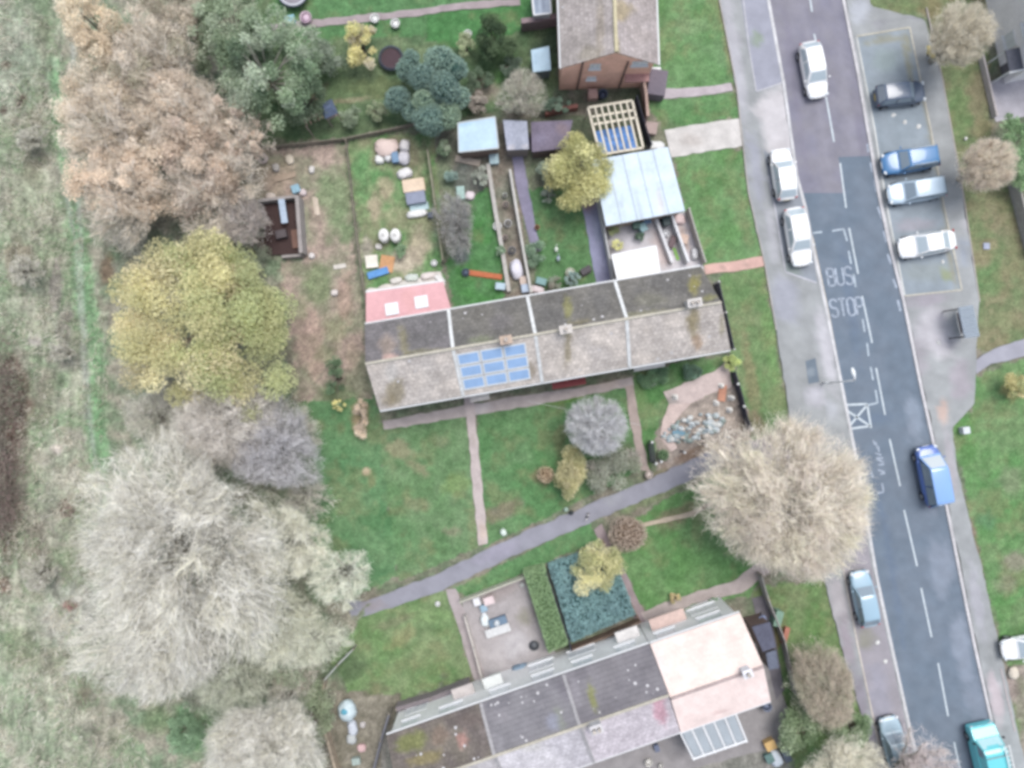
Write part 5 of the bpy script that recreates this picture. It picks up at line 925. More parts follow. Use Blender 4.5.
terrace_house('second terrace house with grey ribbed front roof spotted with white lichen', F2, B2[1], B2[2], D2, R2, ZE2, ZR2, WW,
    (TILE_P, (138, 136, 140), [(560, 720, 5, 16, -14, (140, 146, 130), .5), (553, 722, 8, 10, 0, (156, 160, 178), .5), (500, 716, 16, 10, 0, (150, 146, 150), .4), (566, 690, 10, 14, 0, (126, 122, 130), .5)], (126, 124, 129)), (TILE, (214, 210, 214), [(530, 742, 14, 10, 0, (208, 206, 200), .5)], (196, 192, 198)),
    fdot=26, party=B2[2], wins=[(7.8, 9.4, 3.2, 4.3), (11.2, 12.9, 3.2, 4.3), (11.0, 13.0, 1, 2.2, 2)], doors=[(7.7, 8.6, (206, 216, 206))], porch=(7.4, 8.9, .8, (228, 232, 228)), group='houses of the second terrace', eave=.12)
terrace_house('second terrace house with mossy stripe and pinkish rear roof', F2, B2[2], B2[3], D2, R2, ZE2, ZR2, WW,
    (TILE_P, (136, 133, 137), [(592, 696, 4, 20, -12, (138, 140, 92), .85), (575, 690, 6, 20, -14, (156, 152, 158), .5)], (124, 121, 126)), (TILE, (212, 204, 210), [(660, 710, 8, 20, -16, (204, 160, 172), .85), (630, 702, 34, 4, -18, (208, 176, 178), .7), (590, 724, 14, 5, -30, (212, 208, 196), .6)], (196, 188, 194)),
    fdot=20, ch=(14.7, R2 + .2, ZR2 - .5, ZR2 + .8, .8, .55, 2, (206, 204, 206)), wins=[(14.4, 16.0, 3.2, 4.3), (17.8, 19.4, 3.2, 4.3), (14.2, 16.4, 1, 2.2, 2)], doors=[(18.6, 19.5, (214, 190, 180))], porch=(18.2, 20.0, .8, (226, 222, 220)), group='houses of the second terrace', eave=.12)
RIDGE_D = mat('dark_ridge_mortar', A(176, 160, 158), rough=.9, amt=.2, scale=7.)
terrace_house('right end house of the second terrace with new cream pink roof', F2, B2[3] + .05, B2[4], D2, R2 + .25, ZE2 + .06, ZR2 + .06, WW,
    (TILE_S, (244, 226, 217), [(660, 662, 5, 22, -16, (232, 222, 222), .4)], (242, 222, 214), RIDGE_D), (TILE_S, (246, 228, 222), [(720, 712, 10, 2, -18, (206, 176, 172), .6)], (244, 224, 218)),
    gable_r=True, ch=(26.0, R2 + .1, ZR2 - .4, ZR2 + .62, .6, .5, 1, (236, 236, 240)), wins=[(21.0, 22.6, 3.2, 4.3), (24.4, 26.2, 3.2, 4.3), (24.2, 26.4, 1, 2.2, 2)], doors=[(21.2, 22.1, (216, 190, 176))], porch=(21.0, 23.8, .9, (222, 188, 176)), group='houses of the second terrace', eave=.12)
# conservatory behind it
cv = thing('conservatory', 'white framed conservatory with grey glazed roof behind the cream pink house', 'conservatory', (*P(717, 735, 0)[:2], 0))
k4 = [P(680, 732, 3.1), P(735, 712, 3.1), P(747, 742, 2.5), P(694, 760, 2.5)]
k4 = [np.array(p) for p in k4]
w = MB(); cc = np.mean(k4, 0); w.prism([tuple((cc + (p - cc) * .96)[:2]) for p in k4], -.02, .7); w.build('wall', WW, cv, rel=True)
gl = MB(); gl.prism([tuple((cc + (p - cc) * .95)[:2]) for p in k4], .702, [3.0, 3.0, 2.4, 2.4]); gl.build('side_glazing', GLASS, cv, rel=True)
for i in range(5):
    s0, s1 = i / 5 + .03, (i + 1) / 5 - .03
    L4 = lambda s, t: (k4[0] * (1 - s) + k4[1] * s) * (1 - t) + (k4[3] * (1 - s) + k4[2] * s) * t
    c4 = [L4(s0, .06), L4(s1, .06), L4(s1, .9), L4(s0, .9)]
    g = MB(); g.hexa([tuple(p + (0, 0, -.03)) for p in c4] + [tuple(p + (0, 0, .0)) for p in c4]); g.build('roof_pane', mat('roof_glazing', A(172, 180, 186), rough=.2, amt=.04, amt2=.06, scale2=1., spec=.5), cv, rel=True)
g = MB()
for i in range(6):
    s = i / 5; a, b = L4(s, 0), L4(s, 1); g.bar(tuple(a + (0, 0, -.04)), tuple(b + (0, 0, -.04)), .12, .09)
for t_ in (0.02, .95): a, b = L4(-.01, t_), L4(1.01, t_); g.bar(tuple(a + (0, 0, -.035)), tuple(b + (0, 0, -.035)), .16, .09)
g.build('glazing_bars', WHITE_PVC, cv, rel=True)

# ---------------- brick house at the top: gable end faces down the picture
F3 = Frame(np.array(P(561, 66, 5.1))[:2], (cos(RAD(2.)), sin(RAD(2.))), (-sin(RAD(2.)), cos(RAD(2.))))
W3, L3 = 7.15, 17.
bh = thing('brick_house', 'brick house at the top with pinkish gable wall and ridged brown roof', 'house', (*F3(W3 / 2, 8)[:2], 0))
zr3 = 7.4; mid = W3 * .52
w = MB(); P4 = [F3(.2, .25, -.1), F3(W3 - .2, .25, -.1), F3(W3 - .2, L3, -.1), F3(.2, L3, -.1)]; w.hexa(P4 + [(p[0], p[1], 5.0) for p in P4])
w.add([F3(.2, .253, 5.0), F3(W3 - .2, .253, 5.0), F3(mid, .253, zr3 - .16)], [(0, 1, 2)])
w.build('wall', brick_wall(255, 204, 182), bh, rel=True)
for u0, u1, z0, z1 in ((2.2, 3.0, 3.9, 4.7), (5.3, 6.5, 4.2, 4.9), (2.2, 2.9, 1.9, 2.4)): window(bh, F3, u0, u1, z0, z1, .25, 1, 1)
w = MB(); wbox(w, F3, 1.55, 1.66, .12, .248, .1, 5.4); wbox(w, F3, 4.9, 5.0, .12, .248, .1, 5.0); w.build('drainpipe', pm(120, 96, 92), bh, rel=True)
w = MB(); wbox(w, F3, 5.05, 6.9, -.35, .246, 2.5, 2.62); w.build('porch_canopy', pm(196, 140, 134), bh, rel=True)
ov = -.12
slope('roof_slope', [F3(0, ov, 5.05), F3(0, L3, 5.05), F3(mid, L3, zr3), F3(mid, ov, zr3)], TILE, (190, 181, 178), bh, [(590, 55, 14, 12, 0, (158, 150, 130), .5), (600, 30, 5, 40, 0, (160, 148, 128), .5)], seed=31, col2=(176, 168, 163), dots=4)
slope('roof_slope', [F3(W3, ov, 5.05), F3(W3, L3, 5.05), F3(mid, L3, zr3), F3(mid, ov, zr3)], TILE, (182, 173, 172), bh, [(618, 10, 18, 12, 0, (160, 146, 110), .7), (616, 45, 5, 14, 0, (158, 148, 112), .7)], seed=33, col2=(170, 161, 158))
r = MB(); r.tube([F3(mid, ov, zr3 + .01), F3(mid, L3, zr3 + .01)], .14, 8); r.build('ridge_tiles', mat('pale_ridge', A(206, 196, 164), rough=.9, amt=.1), bh, rel=True)
for x in (-.06, W3 + .06): g = MB(); g.tube([F3(x, ov, 4.95), F3(x, L3, 4.95)], .07, 6); g.build('gutter', WHITE_PVC, bh, rel=True)

# ---------------- pale house at the right edge
F4 = Frame(np.array(P(1004, 84, 0))[:2], (cos(RAD(12)), sin(RAD(12))), (-sin(RAD(12)), cos(RAD(12))))
ph = thing('rendered_house', 'pale rendered house cut by the top right edge of the picture', 'house', (*F4(4, 6)[:2], 0))
w = MB(); P4 = [F4(0, 0, -.1), F4(9, 0, -.1), F4(9, 16, -.1), F4(0, 16, -.1)]; w.hexa(P4 + [(p[0], p[1], 5.0) for p in P4]); w.add([F4(.003, .003, 5.0), F4(8.997, .003, 5.0), F4(4.5, .003, 7.2)], [(0, 1, 2)]); w.build('wall', render_wall(255, 252, 253), ph, rel=True)
slope('roof_slope', [F4(-.25, -.1, 5.0), F4(-.25, 16, 5.0), F4(4.5, 16, 7.3), F4(4.5, -.1, 7.3)], TILE, (150, 142, 142), ph, seed=41, col2=(140, 134, 132))
slope('roof_slope', [F4(9.25, -.1, 5.0), F4(9.25, 16, 5.0), F4(4.5, 16, 7.3), F4(4.5, -.1, 7.3)], TILE, (150, 142, 142), ph, seed=43)
FL = Frame(F4(0, 0)[:2], F4.v, -F4.u)      # its long left wall
FL2 = Frame(F4(0, 0)[:2], F4.v, F4.u)
window(ph, FL2, 2.2, 3.4, 1.0, 2.2, 0., 1, 1); window(ph, FL2, 2.2, 3.4, 3.2, 4.3, 0., 1, 1); window(ph, FL2, 6.5, 8., 3.2, 4.3, 0., 1, 1); door(ph, FL2, .5, 1.4, 0., 1, (120, 116, 124))
g = MB(); wbox(g, FL2, .2, 1.9, -1.1, -.003, 2.3, 2.42); g.build('porch_canopy', pm(104, 106, 120, rough=.9), ph, rel=True)
g = MB(); wbox(g, FL2, .1, .2, -1.2, -.003, 2.25, 2.46); g.build('canopy_edge', WHITE_PVC, ph, rel=True)
for k in (.2, 1.8): g = MB(); wbox(g, FL2, k, k + .1, -1.08, -.98, -.02, 2.3); g.build('porch_post', WHITE_PVC, ph, rel=True)

# ---------------- garages, sheds and other outbuildings
gar, gq = quad_roof('garage', 'long garage block with pale blue white sheet metal roof', 'garage', [(606, 226), (685, 211), (668, 147), (592, 160)], [2.5, 2.5, 2.9, 2.9], METAL, (206, 222, 234), brick_wall(176, 160, 150), [(660, 205, 4, 14, -10, (222, 212, 206), .6), (640, 205, 1.6, 30, -12, (176, 186, 196), .7), (622, 212, 1.6, 30, -12, (176, 186, 196), .7), (662, 200, 1.6, 30, -12, (190, 190, 194), .6), (640, 180, 40, 6, -10, (218, 232, 242), .5)])
g = MB()
for k in range(1, 5):
    s = k / 5; a = np.array(gq[0]) * (1 - s) + np.array(gq[1]) * s; b = np.array(gq[3]) * (1 - s) + np.array(gq[2]) * s; g.bar(tuple(a + (0, 0, .002)), tuple(b + (0, 0, .002)), .06, .035)
g.build('roof_seam', pm(190, 202, 212), gar, rel=True)
quad_roof('flat_extension', 'bright white flat roofed extension behind the right end house', 'extension', [(618, 281), (660, 273), (656, 246), (612, 255)], [2.7, 2.7, 2.75, 2.75], METAL, (246, 246, 244), render_wall(214, 210, 204), trim=WHITE_PVC, var=.02)
quad_roof('shed', 'garden shed with pale blue roof beside the blue green conifer', 'shed', [(459, 152), (498.5, 148), (495, 117), (458, 123)], [2.1, 2.1, 2.4, 2.4], METAL, (190, 216, 234), pm(140, 116, 104, rough=.9), [(466, 124, 10, 3, -10, (150, 186, 214), .5)], trim=pm(196, 204, 206))
quad_roof('shed', 'narrow grey roofed shed between the pale blue shed and the dark one', 'shed', [(507, 150), (529, 149), (527, 121), (503, 120)], [2.1, 2.1, 2.4, 2.4], FELT, (172, 176, 190), pm(150, 140, 134, rough=.9), [(511, 148, 5, 3, 0, (206, 202, 206), .7), (525, 147, 4, 3, 0, (206, 202, 206), .7)])
quad_roof('shed', 'low shed with dark purplish felt roof left of the yellow tree', 'shed', [(532, 152), (566, 148), (573, 120), (531, 122)], [1.9, 1.9, 2.1, 2.1], FELT, (126, 118, 134), pm(120, 100, 96, rough=.9), [(540, 140, 8, 8, 0, (140, 134, 154), .5), (562, 128, 8, 8, 0, (140, 124, 126), .6)])
quad_roof('shed', 'small pale blue roofed store against the brick house', 'shed', [(533, 72), (551, 70), (549, 46), (531, 50)], [1.6, 1.6, 1.8, 1.8], METAL, (186, 214, 232), pm(120, 130, 134, rough=.9), [(536, 60, 4, 8, 0, (156, 184, 206), .6)])
quad_roof('lean_to', 'grey and white glazed lean-to at the top beside the brick house', 'lean-to', [(534, 15), (551, 13), (549, -16), (531, -14)], [2.1, 2.3, 2.3, 2.1], METAL, (176, 188, 204), pm(196, 200, 204), [(536, 5, 2, 10, 0, (110, 124, 144), .7), (544, 4, 2, 10, 0, (120, 130, 150), .7)], trim=WHITE_PVC)
quad_roof('outbuilding', 'dark grey flat roofed outbuilding along the cream pink gable', 'outbuilding', [(763, 652), (776, 647), (770, 622), (752, 627)], [2.4, 2.4, 2.5, 2.5], FELT, (98, 100, 116), brick_wall(120, 104, 100))
quad_roof('outbuilding', 'small dark store behind the dark grey flat roofed outbuilding', 'outbuilding', [(769, 670), (779, 668), (776, 650), (766, 653)], [2.0, 2.0, 2.1, 2.1], FELT, (112, 118, 134), brick_wall(110, 100, 98))
ruin = thing('roofless_outbuilding', 'dark roofless outbuilding under the oaks beside the vacant plot', 'outbuilding', (*P(288, 226)[:2], 0))
w = MB()
w.bar(P(302, 200), P(306, 256), .28, 1.5); w.bar(P(262, 204), P(300, 199.5), .22, 1.1); w.bar(P(284, 258), P(304, 256.5), .2, .7)
w.build('wall', brick_wall(168, 162, 160), ruin, rel=True)
w = MB(); w.prism([P(*p)[:2] for p in ((264, 206), (301, 202), (304, 254), (268, 256))], -.02, .34); w.build('floor', pm(84, 62, 60, rough=1.), ruin, rel=True)
w = MB(); a, b = P(286, 203), P(289, 226); w.bar((a[0], a[1], 1.2), (b[0], b[1], 1.1), .5, .05)
tag(w.build('roofing_sheet', pm(176, 200, 226, rough=.5)), 'pale blue sheet leaning inside the dark roofless outbuilding', 'sheet')
# timber frame of an unfinished extension, blue tarpaulin lying inside it
tf = thing('timber_frame', 'open pale timber roof frame of an unfinished garden building', 'timber frame', (*P(614, 130)[:2], 0))
TIM = mat('new_timber', A(236, 227, 208), rough=.8, amt=.08, scale=8.)
cn = [np.array(P(x, y, 2.4)) for x, y in ((588, 108), (632, 101), (643, 148), (612, 156))]; cn[3] = np.array(P(600, 155, 2.4))
def L5(s, t, dz=0): return tuple((cn[0] * (1 - s) + cn[1] * s) * (1 - t) + (cn[3] * (1 - s) + cn[2] * s) * t + (0, 0, dz))
for a, b in (((0, 0), (1, 0)), ((1, 0), (1, 1)), ((1, 1), (0, 1)), ((0, 1), (0, 0)), ((0, .36), (1, .36)), ((0, .2), (1, .2))):
    w = MB(); w.bar(L5(*a), L5(*b), .16, .12); w.build('beam', TIM, tf, rel=True)
for k in range(1, 7): w = MB(); w.bar(L5(k / 7, .02, .13), L5(k / 7, .98, .13), .11, .14); w.build('rafter', TIM, tf, rel=True)
for s, t in ((0, 0), (1, 0), (1, 1), (0, 1)): p = L5(s, t); w = MB(); w.box(p[0] - .06, p[0] + .06, p[1] - .06, p[1] + .06, -.02, 2.4); w.build('post', TIM, tf, rel=True)
nu = 14; uu, vv = np.meshgrid(np.linspace(.05, .95, nu), np.linspace(.42, .95, nu)); uu = uu.ravel(); vv = vv.ravel()
V = np.array([L5(a, b) for a, b in zip(uu, vv)]); V[:, 2] = 1.5 + (fbm(V[:, 0] * 10, V[:, 1] * 10, 6, 3) - .5) * .5
i = (np.arange(nu - 1)[:, None] * nu + np.arange(nu - 1)[None, :]).ravel(); me = np_mesh('tarpaulin', V, np.stack([i, i + 1, i + nu + 1, i + nu], 1))
tag(link('tarpaulin', me, mat('blue_tarpaulin', A(96, 146, 212), rough=.5, amt=.2, scale=3., amt2=.3, scale2=1.5), smooth=True), 'bright blue tarpaulin spread inside the open timber frame', 'tarpaulin')
# ================================================================== vehicles
TYRE = pm(46, 46, 50, rough=.9); RIM = pm(170, 172, 178, rough=.35, metal=.5)
CARGLASS = mat('car_glass', A(140, 156, 168), rough=.06, amt=.03, amt2=.03, spec=.8)
LAMP_W = mat('headlight_lens', A(220, 226, 230), rough=.1, amt=.02, amt2=.02, spec=.6)
LAMP_R = mat('tail_light_lens', A(196, 48, 44), rough=.15, amt=.02, amt2=.02, spec=.6)
TRIM = pm(56, 58, 62, rough=.6)
def paint(name, col): return mat('car_paint_' + name, A(*col), rough=.28, amt=.015, amt2=.02, spec=.5, coat=.6)
STY = {  # hood end, screen top, roof end, tail of glass (fractions from the nose), hood height, belt
 'hatch': (.25, .41, .84, .965, .86, .93), 'estate': (.25, .40, .90, .985, .86, .93), 'saloon': (.27, .43, .70, .86, .84, .92), 'suv': (.26, .38, .90, .985, 1.02, 1.06), 'mpv': (.15, .33, .92, .99, .92, 1.0)}
def vehicle(name, label, cat, front, rear, W, H, style, pt, rails=False, roofsheen=False, silver_rail=None, plate=True, screen=None, glass=None, cabin=None):
    f, r = np.array(P(*front, .75)), np.array(P(*rear, .75)); c = (f + r) / 2; L = np.hypot(*(f - r)[:2]); ang = atan2(f[1] - r[1], f[0] - r[0])
    t = thing(name, label, cat, (c[0], c[1], .095 if not (785 < front[0] < 985 and False) else .01), ang)
    h0, s1, s2, h1, zh, zb = STY[style]; hw = W / 2
    X = lambda s: L / 2 - s * L
    # lower body: loft of rounded sections from nose to tail
    st = [0, .012, .04, .09, .16, h0 - .02, h0 + .05, .45, .62, .78, h1 - .02 if h1 < .94 else .93, .96, .985, 1.0]
    st = sorted(st); V = []; n = 13
    for s in st:
        e = min(s, 1 - s); w = hw * (1 - .30 * max(0, 1 - e / .16) ** 2.2 - .05 * max(0, 1 - e / .3))
        if s <= h0: zt = .66 + (zh - .66) * min(1, (s / h0) ** .5 * 1.02) if s > 0 else .62
        elif s >= h1: zt = zb - .03 if style == 'saloon' else zb - .02
        else: zt = zh + (zb - zh) * min(1, (s - h0) / .12)
        if s >= .985: zt -= .10 if style == 'saloon' else .06
        if s == 1.0: zt -= .06
        zl = .24 + (.10 if e < .02 else 0)
        prof = [(.0, zl), (.80, zl), (.95, zl + .1), (1.0, .52), (.985, zt - .22), (.93, zt - .07), (.80, zt - .015), (.45, zt + .01), (0, zt + .022)]
        ring = [(w * a, z) for a, z in prof]; ring = [(-a, z) for a, z in ring[1:-1][::-1]] + ring if False else ring
        V.append(ring)
    m = MB(); k = len(V[0]); vs = []; fs = []
    for s, ring in zip(st, V):
        full = [(y, z) for y, z in ring] + [(-y, z) for y, z in ring[1:-1][::-1]]
        vs += [(X(s), y, z) for y, z in full]
    q = 2 * k - 2
    for i in range(len(st) - 1): fs += [(i * q + j, i * q + (j + 1) % q, (i + 1) * q + (j + 1) % q, (i + 1) * q + j) for j in range(q)]
    fs += [tuple(range(q)), tuple((len(st) - 1) * q + j for j in range(q - 1, -1, -1))]
    m.add(vs, fs); ob = m.build('body', pt, t, True); sb = ob.modifiers.new('round', 'SUBSURF'); sb.levels = 1; sb.render_levels = 1
    # cabin shell
    roofw, beltw = hw * .73, hw * .90
    prof = [(h0 - .01, zb - .05, beltw * .94), (h0 + .01, zb + .0, beltw * .95), (s1, H - .045, roofw * .96), (s1 + .05, H - .012, roofw), ((s1 + s2) / 2, H, roofw), (s2 - .05, H - .02, roofw * .98), (s2, H - .055, roofw * .96), (h1, zb + .02, beltw * .93), (h1 + .008, zb - .05, beltw * .92)]
    m = MB(); vs = []; cr = [(-1, -.035), (-.85, -.008), (-.4, .012), (0, .018), (.4, .012), (.85, -.008), (1, -.035)]
    for s, z, w in prof: vs += [(X(s), w * a, z + b) for a, b in cr]
    nc = len(cr); fs = [(i * nc + j, i * nc + j + 1, (i + 1) * nc + j + 1, (i + 1) * nc + j) for i in range(len(prof) - 1) for j in range(nc - 1)]
    b = len(vs); vs += [(X(s), sg * beltw, zb - .05) for sg in (-1, 1) for s in (h0 - .01, h1 + .008)]
    for sg, j in ((-1, 0), (1, nc - 1)):
        o = b + (0 if sg < 0 else 2); fs.append(tuple([o] + [i * nc + j for i in range(len(prof))] + [o + 1]))
    m.add(vs, fs); m.build('cabin', cabin or pt, t, True)
    # glazing, a few millimetres proud of the shell
    GL_ = glass or CARGLASS
    def pane(nm, q4, mt=None, par=None):
        mt = mt or GL_
        q4 = [np.array(p) for p in q4]; nrm = np.cross(q4[1] - q4[0], q4[3] - q4[0]); nrm /= np.linalg.norm(nrm); cc = np.mean(q4, 0)
        if np.dot(nrm, cc - np.array([0, 0, .8])) < 0: nrm = -nrm
        g = MB(); g.hexa([tuple(p - nrm * .02) for p in q4] + [tuple(p + nrm * .014) for p in q4]); return g.build(nm, mt, par or t)
    a, bz = prof[1], prof[2]; pt_ = lambda p, s, k=1.: np.array((X(p[0]), s * p[2] * k, p[1]))
    def scr(nm, lo, hi, mt=None):
        A0, A1, B1_, B0 = pt_(lo, -.94), pt_(lo, .94), pt_(hi, .93), pt_(hi, -.93)
        l = lambda u, v: (A0 * (1 - u) + A1 * u) * (1 - v) + (B0 * (1 - u) + B1_ * u) * v
        up = np.array((0, 0, .012)); return pane(nm, [l(.03, .06) + up, l(.97, .06) + up, l(.95, .94) + up, l(.05, .94) + up], mt)
    scr('windscreen', a, bz, screen); scr('rear_window', prof[7], prof[6])
    for sg in (-1, 1):
        def sp(s, v):    # point on the cabin side
            zt = np.interp(s, [p[0] for p in prof[1:8]], [p[1] for p in prof[1:8]]) - .03; wt = np.interp(s, [p[0] for p in prof[1:8]], [p[2] for p in prof[1:8]])
            return np.array((X(s), sg * (beltw + (wt - beltw) * v), zb + .0 + (zt - zb) * v))
        mid = (s1 + s2) / 2 - .01
        pane('side_window', [sp(h0 + .07, .1), sp(mid, .06), sp(mid, .9), sp(s1 + .012, .88)])
        pane('side_window', [sp(mid + .025, .06), sp(min(h1 - .05, s2 + .05), .1), sp(s2 - .01, .86), sp(mid + .025, .9)])
        mr = MB(); mr.ball((X(h0 + .06), sg * (hw + .07), zb + .04), (.07, .10, .065), 10, 6); mr.build('mirror', pt, t, True)
        hl = MB(); hl.ball((X(.035), sg * hw * .70, .70), (.13, .18, .07), 10, 6); hl.build('headlight', LAMP_W, t, True)
        tl = MB(); tl.ball((X(.972), sg * hw * .76, zb - .10), (.07, .13, .11), 10, 6); tl.build('tail_light', LAMP_R, t, True)
        for s in (.17, .81):
            wm = MB(); R_ = .325 if style != 'suv' else .37; px_ = X(s); y0, y1 = sg * (hw - .20), sg * (hw + .012)
            ring = []
            for yy, rr in ((y0, R_ * .86), (y0 + sg * .03, R_), (y1 - sg * .03, R_), (y1, R_ * .88)): ring += [(px_ + rr * cos(2 * pi * i / 18), yy, R_ + rr * sin(2 * pi * i / 18)) for i in range(18)]
            wm.add(ring, [(a_ * 18 + i, a_ * 18 + (i + 1) % 18, (a_ + 1) * 18 + (i + 1) % 18, (a_ + 1) * 18 + i) for a_ in range(3) for i in range(18)] + [tuple(range(18)), tuple(54 + i for i in range(17, -1, -1))])
            tyre = wm.build('wheel', TYRE, t)
            rm = MB(); ring = [(px_ + rr * cos(2 * pi * i / 14), yy, R_ + rr * sin(2 * pi * i / 14)) for yy, rr in ((y1 - sg * .01, R_ * .64), (y1 + sg * .008, R_ * .6)) for i in range(14)]
            rm.add(ring, [(i, (i + 1) % 14, 14 + (i + 1) % 14, 14 + i) for i in range(14)] + [tuple(range(14, 28))]); rm.build('rim', RIM, tyre)
        if rails:
            rl = MB(); rl.tube([(X(s1 + .06), sg * roofw * .93, H + .02), (X((s1 + s2) / 2), sg * roofw * .95, H + .06), (X(s2 - .04), sg * roofw * .92, H + .01)], .028, 6); rl.build('roof_rail', silver_rail or RIM, t, True)
    if roofsheen:
        pane('roof_sky_sheen', [(X(s1 + .02), -roofw * .62, H + .018), (X(s1 + .02), roofw * .62, H + .018), (X(s2 - .02), roofw * .62, H + .008), (X(s2 - .02), -roofw * .62, H + .008)], mat('blue_sky_sheen', A(160, 186, 212), rough=.08, amt=.05, amt2=.1, spec=.7))  # blue panel: reflected sky painted onto the car's roof
    bp = MB(); bp.box(X(.012), X(-.004), -hw * .55, hw * .55, .36, .50); bp.build('grille', TRIM, t)
    if plate:
        bp = MB(); bp.box(X(0) , X(-.006), -.26, .26, .51, .61); bp.build('number_plate', pm(226, 226, 220, rough=.5), t)
        bp = MB(); bp.box(X(1.006), X(.99), -.26, .26, .55, .66); bp.build('number_plate', pm(214, 186, 70, rough=.5), t)
    return t
pw = paint('white', (250, 251, 252)); PG = mat('pale_car_glass', A(184, 198, 206), rough=.06, amt=.03, amt2=.03, spec=.8)
v = vehicle('moving_car', 'white car driving along the older brownish part of the road', 'car', (819.5, 97), (808.5, 42), 1.82, 1.50, 'hatch', pw, glass=PG); v.location.z = .016
vehicle('parked_car', 'white hatchback parked in the left bay behind another white car', 'car', (780, 149), (787, 200), 1.78, 1.48, 'hatch', pw, glass=PG)
vehicle('parked_car', 'white car with sky sheen painted on its roof at the end of the left bay', 'car', (803, 265.5), (793, 208), 1.82, 1.52, 'hatch', pw, roofsheen=True, glass=PG)
vehicle('parked_car', 'blackish blue estate car parked alone at the top of the right bay', 'car', (925, 91), (875, 97), 1.80, 1.56, 'estate', paint('slate', (88, 102, 122)))
vehicle('parked_car', 'blue off-road car with silver roof rails in the right bay', 'car', (882, 165), (937, 156), 1.88, 1.70, 'suv', paint('blue', (76, 130, 180)), rails=True, silver_rail=pm(216, 226, 232, rough=.3))
vehicle('parked_car', 'pale silver blue estate car beside the blue off-road car', 'car', (888, 195), (945, 186), 1.80, 1.52, 'estate', paint('silver', (190, 210, 226)))
vehicle('parked_car', 'white saloon car parked nearest the shelter in the right bay', 'car', (899, 249), (955, 239), 1.82, 1.44, 'saloon', pw, glass=PG)
v = vehicle('parked_van', 'deep blue people carrier with sky sheen painted on its roof halfway on the right pavement', 'people carrier', (926, 446), (938, 506), 1.95, 2.0, 'mpv', paint('deep_blue', (84, 116, 188)), cabin=paint('sky_sheen_blue', (138, 178, 234)), screen=mat('bright_screen', A(214, 222, 226), rough=.1, amt=.02, amt2=.02, spec=.7))  # reflected sky is put into the cabin colour, glare into the windscreen's
vehicle('parked_car', 'light blue hatchback in the lower left bay below the big bare tree', 'car', (859, 571), (870, 626), 1.74, 1.48, 'hatch', paint('ice', (160, 190, 208)))
vehicle('parked_car', 'grey blue car half hidden by the bare tree at the bottom', 'car', (888, 717), (901, 772), 1.76, 1.48, 'hatch', paint('haze', (172, 196, 210)))
vehicle('parked_car', 'white car cut by the right edge of the picture', 'car', (1002, 651), (1056, 641), 1.78, 1.46, 'hatch', pw, glass=PG)
# lorry at the bottom edge
f, r = np.array(P(984, 727, 1.3)), np.array(P(1001, 802, 1.3)); c = (f + r) / 2; L = np.hypot(*(f - r)[:2]); ang = atan2(f[1] - r[1], f[0] - r[0])
lor = thing('lorry', 'turquoise van with a white ladder on its roof at the bottom edge', 'van', (c[0], c[1], .02), ang); TQ = paint('turquoise', (112, 214, 222))
h = L / 2; hw = 1.02
m = MB(); sec = [(h, .92, .45, .95), (h - .12, .97, .34, 1.08), (h - .75, 1.0, .32, 1.28), (h - .95, 1.0, .32, 1.36), (-h + .06, 1.0, .32, 1.36), (-h, .98, .4, 1.3)]
vs = []
for x, w, z0, z1 in sec: vs += [(x, -hw * w, z0), (x, hw * w, z0), (x, hw * w, z1), (x, -hw * w, z1)]
m.add(vs, [(i * 4 + j, i * 4 + (j + 1) % 4, i * 4 + 4 + (j + 1) % 4, i * 4 + 4 + j) for i in range(5) for j in range(4)] + [(0, 1, 2, 3), (23, 22, 21, 20)]); m.build('body', TQ, lor, bevel=.04)
m = MB(); sec = [(h - .8, .93, 1.30), (h - 1.35, .86, 2.12), (h - 1.6, .85, 2.25), (-h + .1, .85, 2.25), (-h + .03, .93, 1.3)]
vs = []
for x, w, z in sec: vs += [(x, -hw * w, z), (x, -hw * w * .5, z + .03), (x, hw * w * .5, z + .03), (x, hw * w, z)]
bs = len(vs); vs += [(h - .8, -hw * .95, 1.3), (-h + .03, -hw * .95, 1.3), (h - .8, hw * .95, 1.3), (-h + .03, hw * .95, 1.3)]
m.add(vs, [(i * 4 + j, i * 4 + j + 1, i * 4 + 5 + j, i * 4 + 4 + j) for i in range(4) for j in range(3)] + [(bs, 0, 4, 8, 12, 16, bs + 1), (bs + 2, 3, 7, 11, 15, 19, bs + 3)]); m.build('cab_and_load_space', TQ, lor, bevel=.03)
def lq(nm, q, mt):
    g = MB(); q = [np.array(p) for p in q]; n_ = np.cross(q[1] - q[0], q[3] - q[0]); n_ /= np.linalg.norm(n_); n_ *= 1 if np.dot(n_, np.mean(q, 0) - (0, 0, 1.2)) > 0 else -1
    g.hexa([tuple(p - n_ * .02) for p in q] + [tuple(p + n_ * .012) for p in q]); g.build(nm, mt, lor)
lq('windscreen', [(h - .84, -.86, 1.38), (h - .84, .86, 1.38), (h - 1.28, .80, 2.02), (h - 1.28, -.80, 2.02)], mat('van_screen', A(186, 226, 230), rough=.08, amt=.03, amt2=.03, spec=.7))
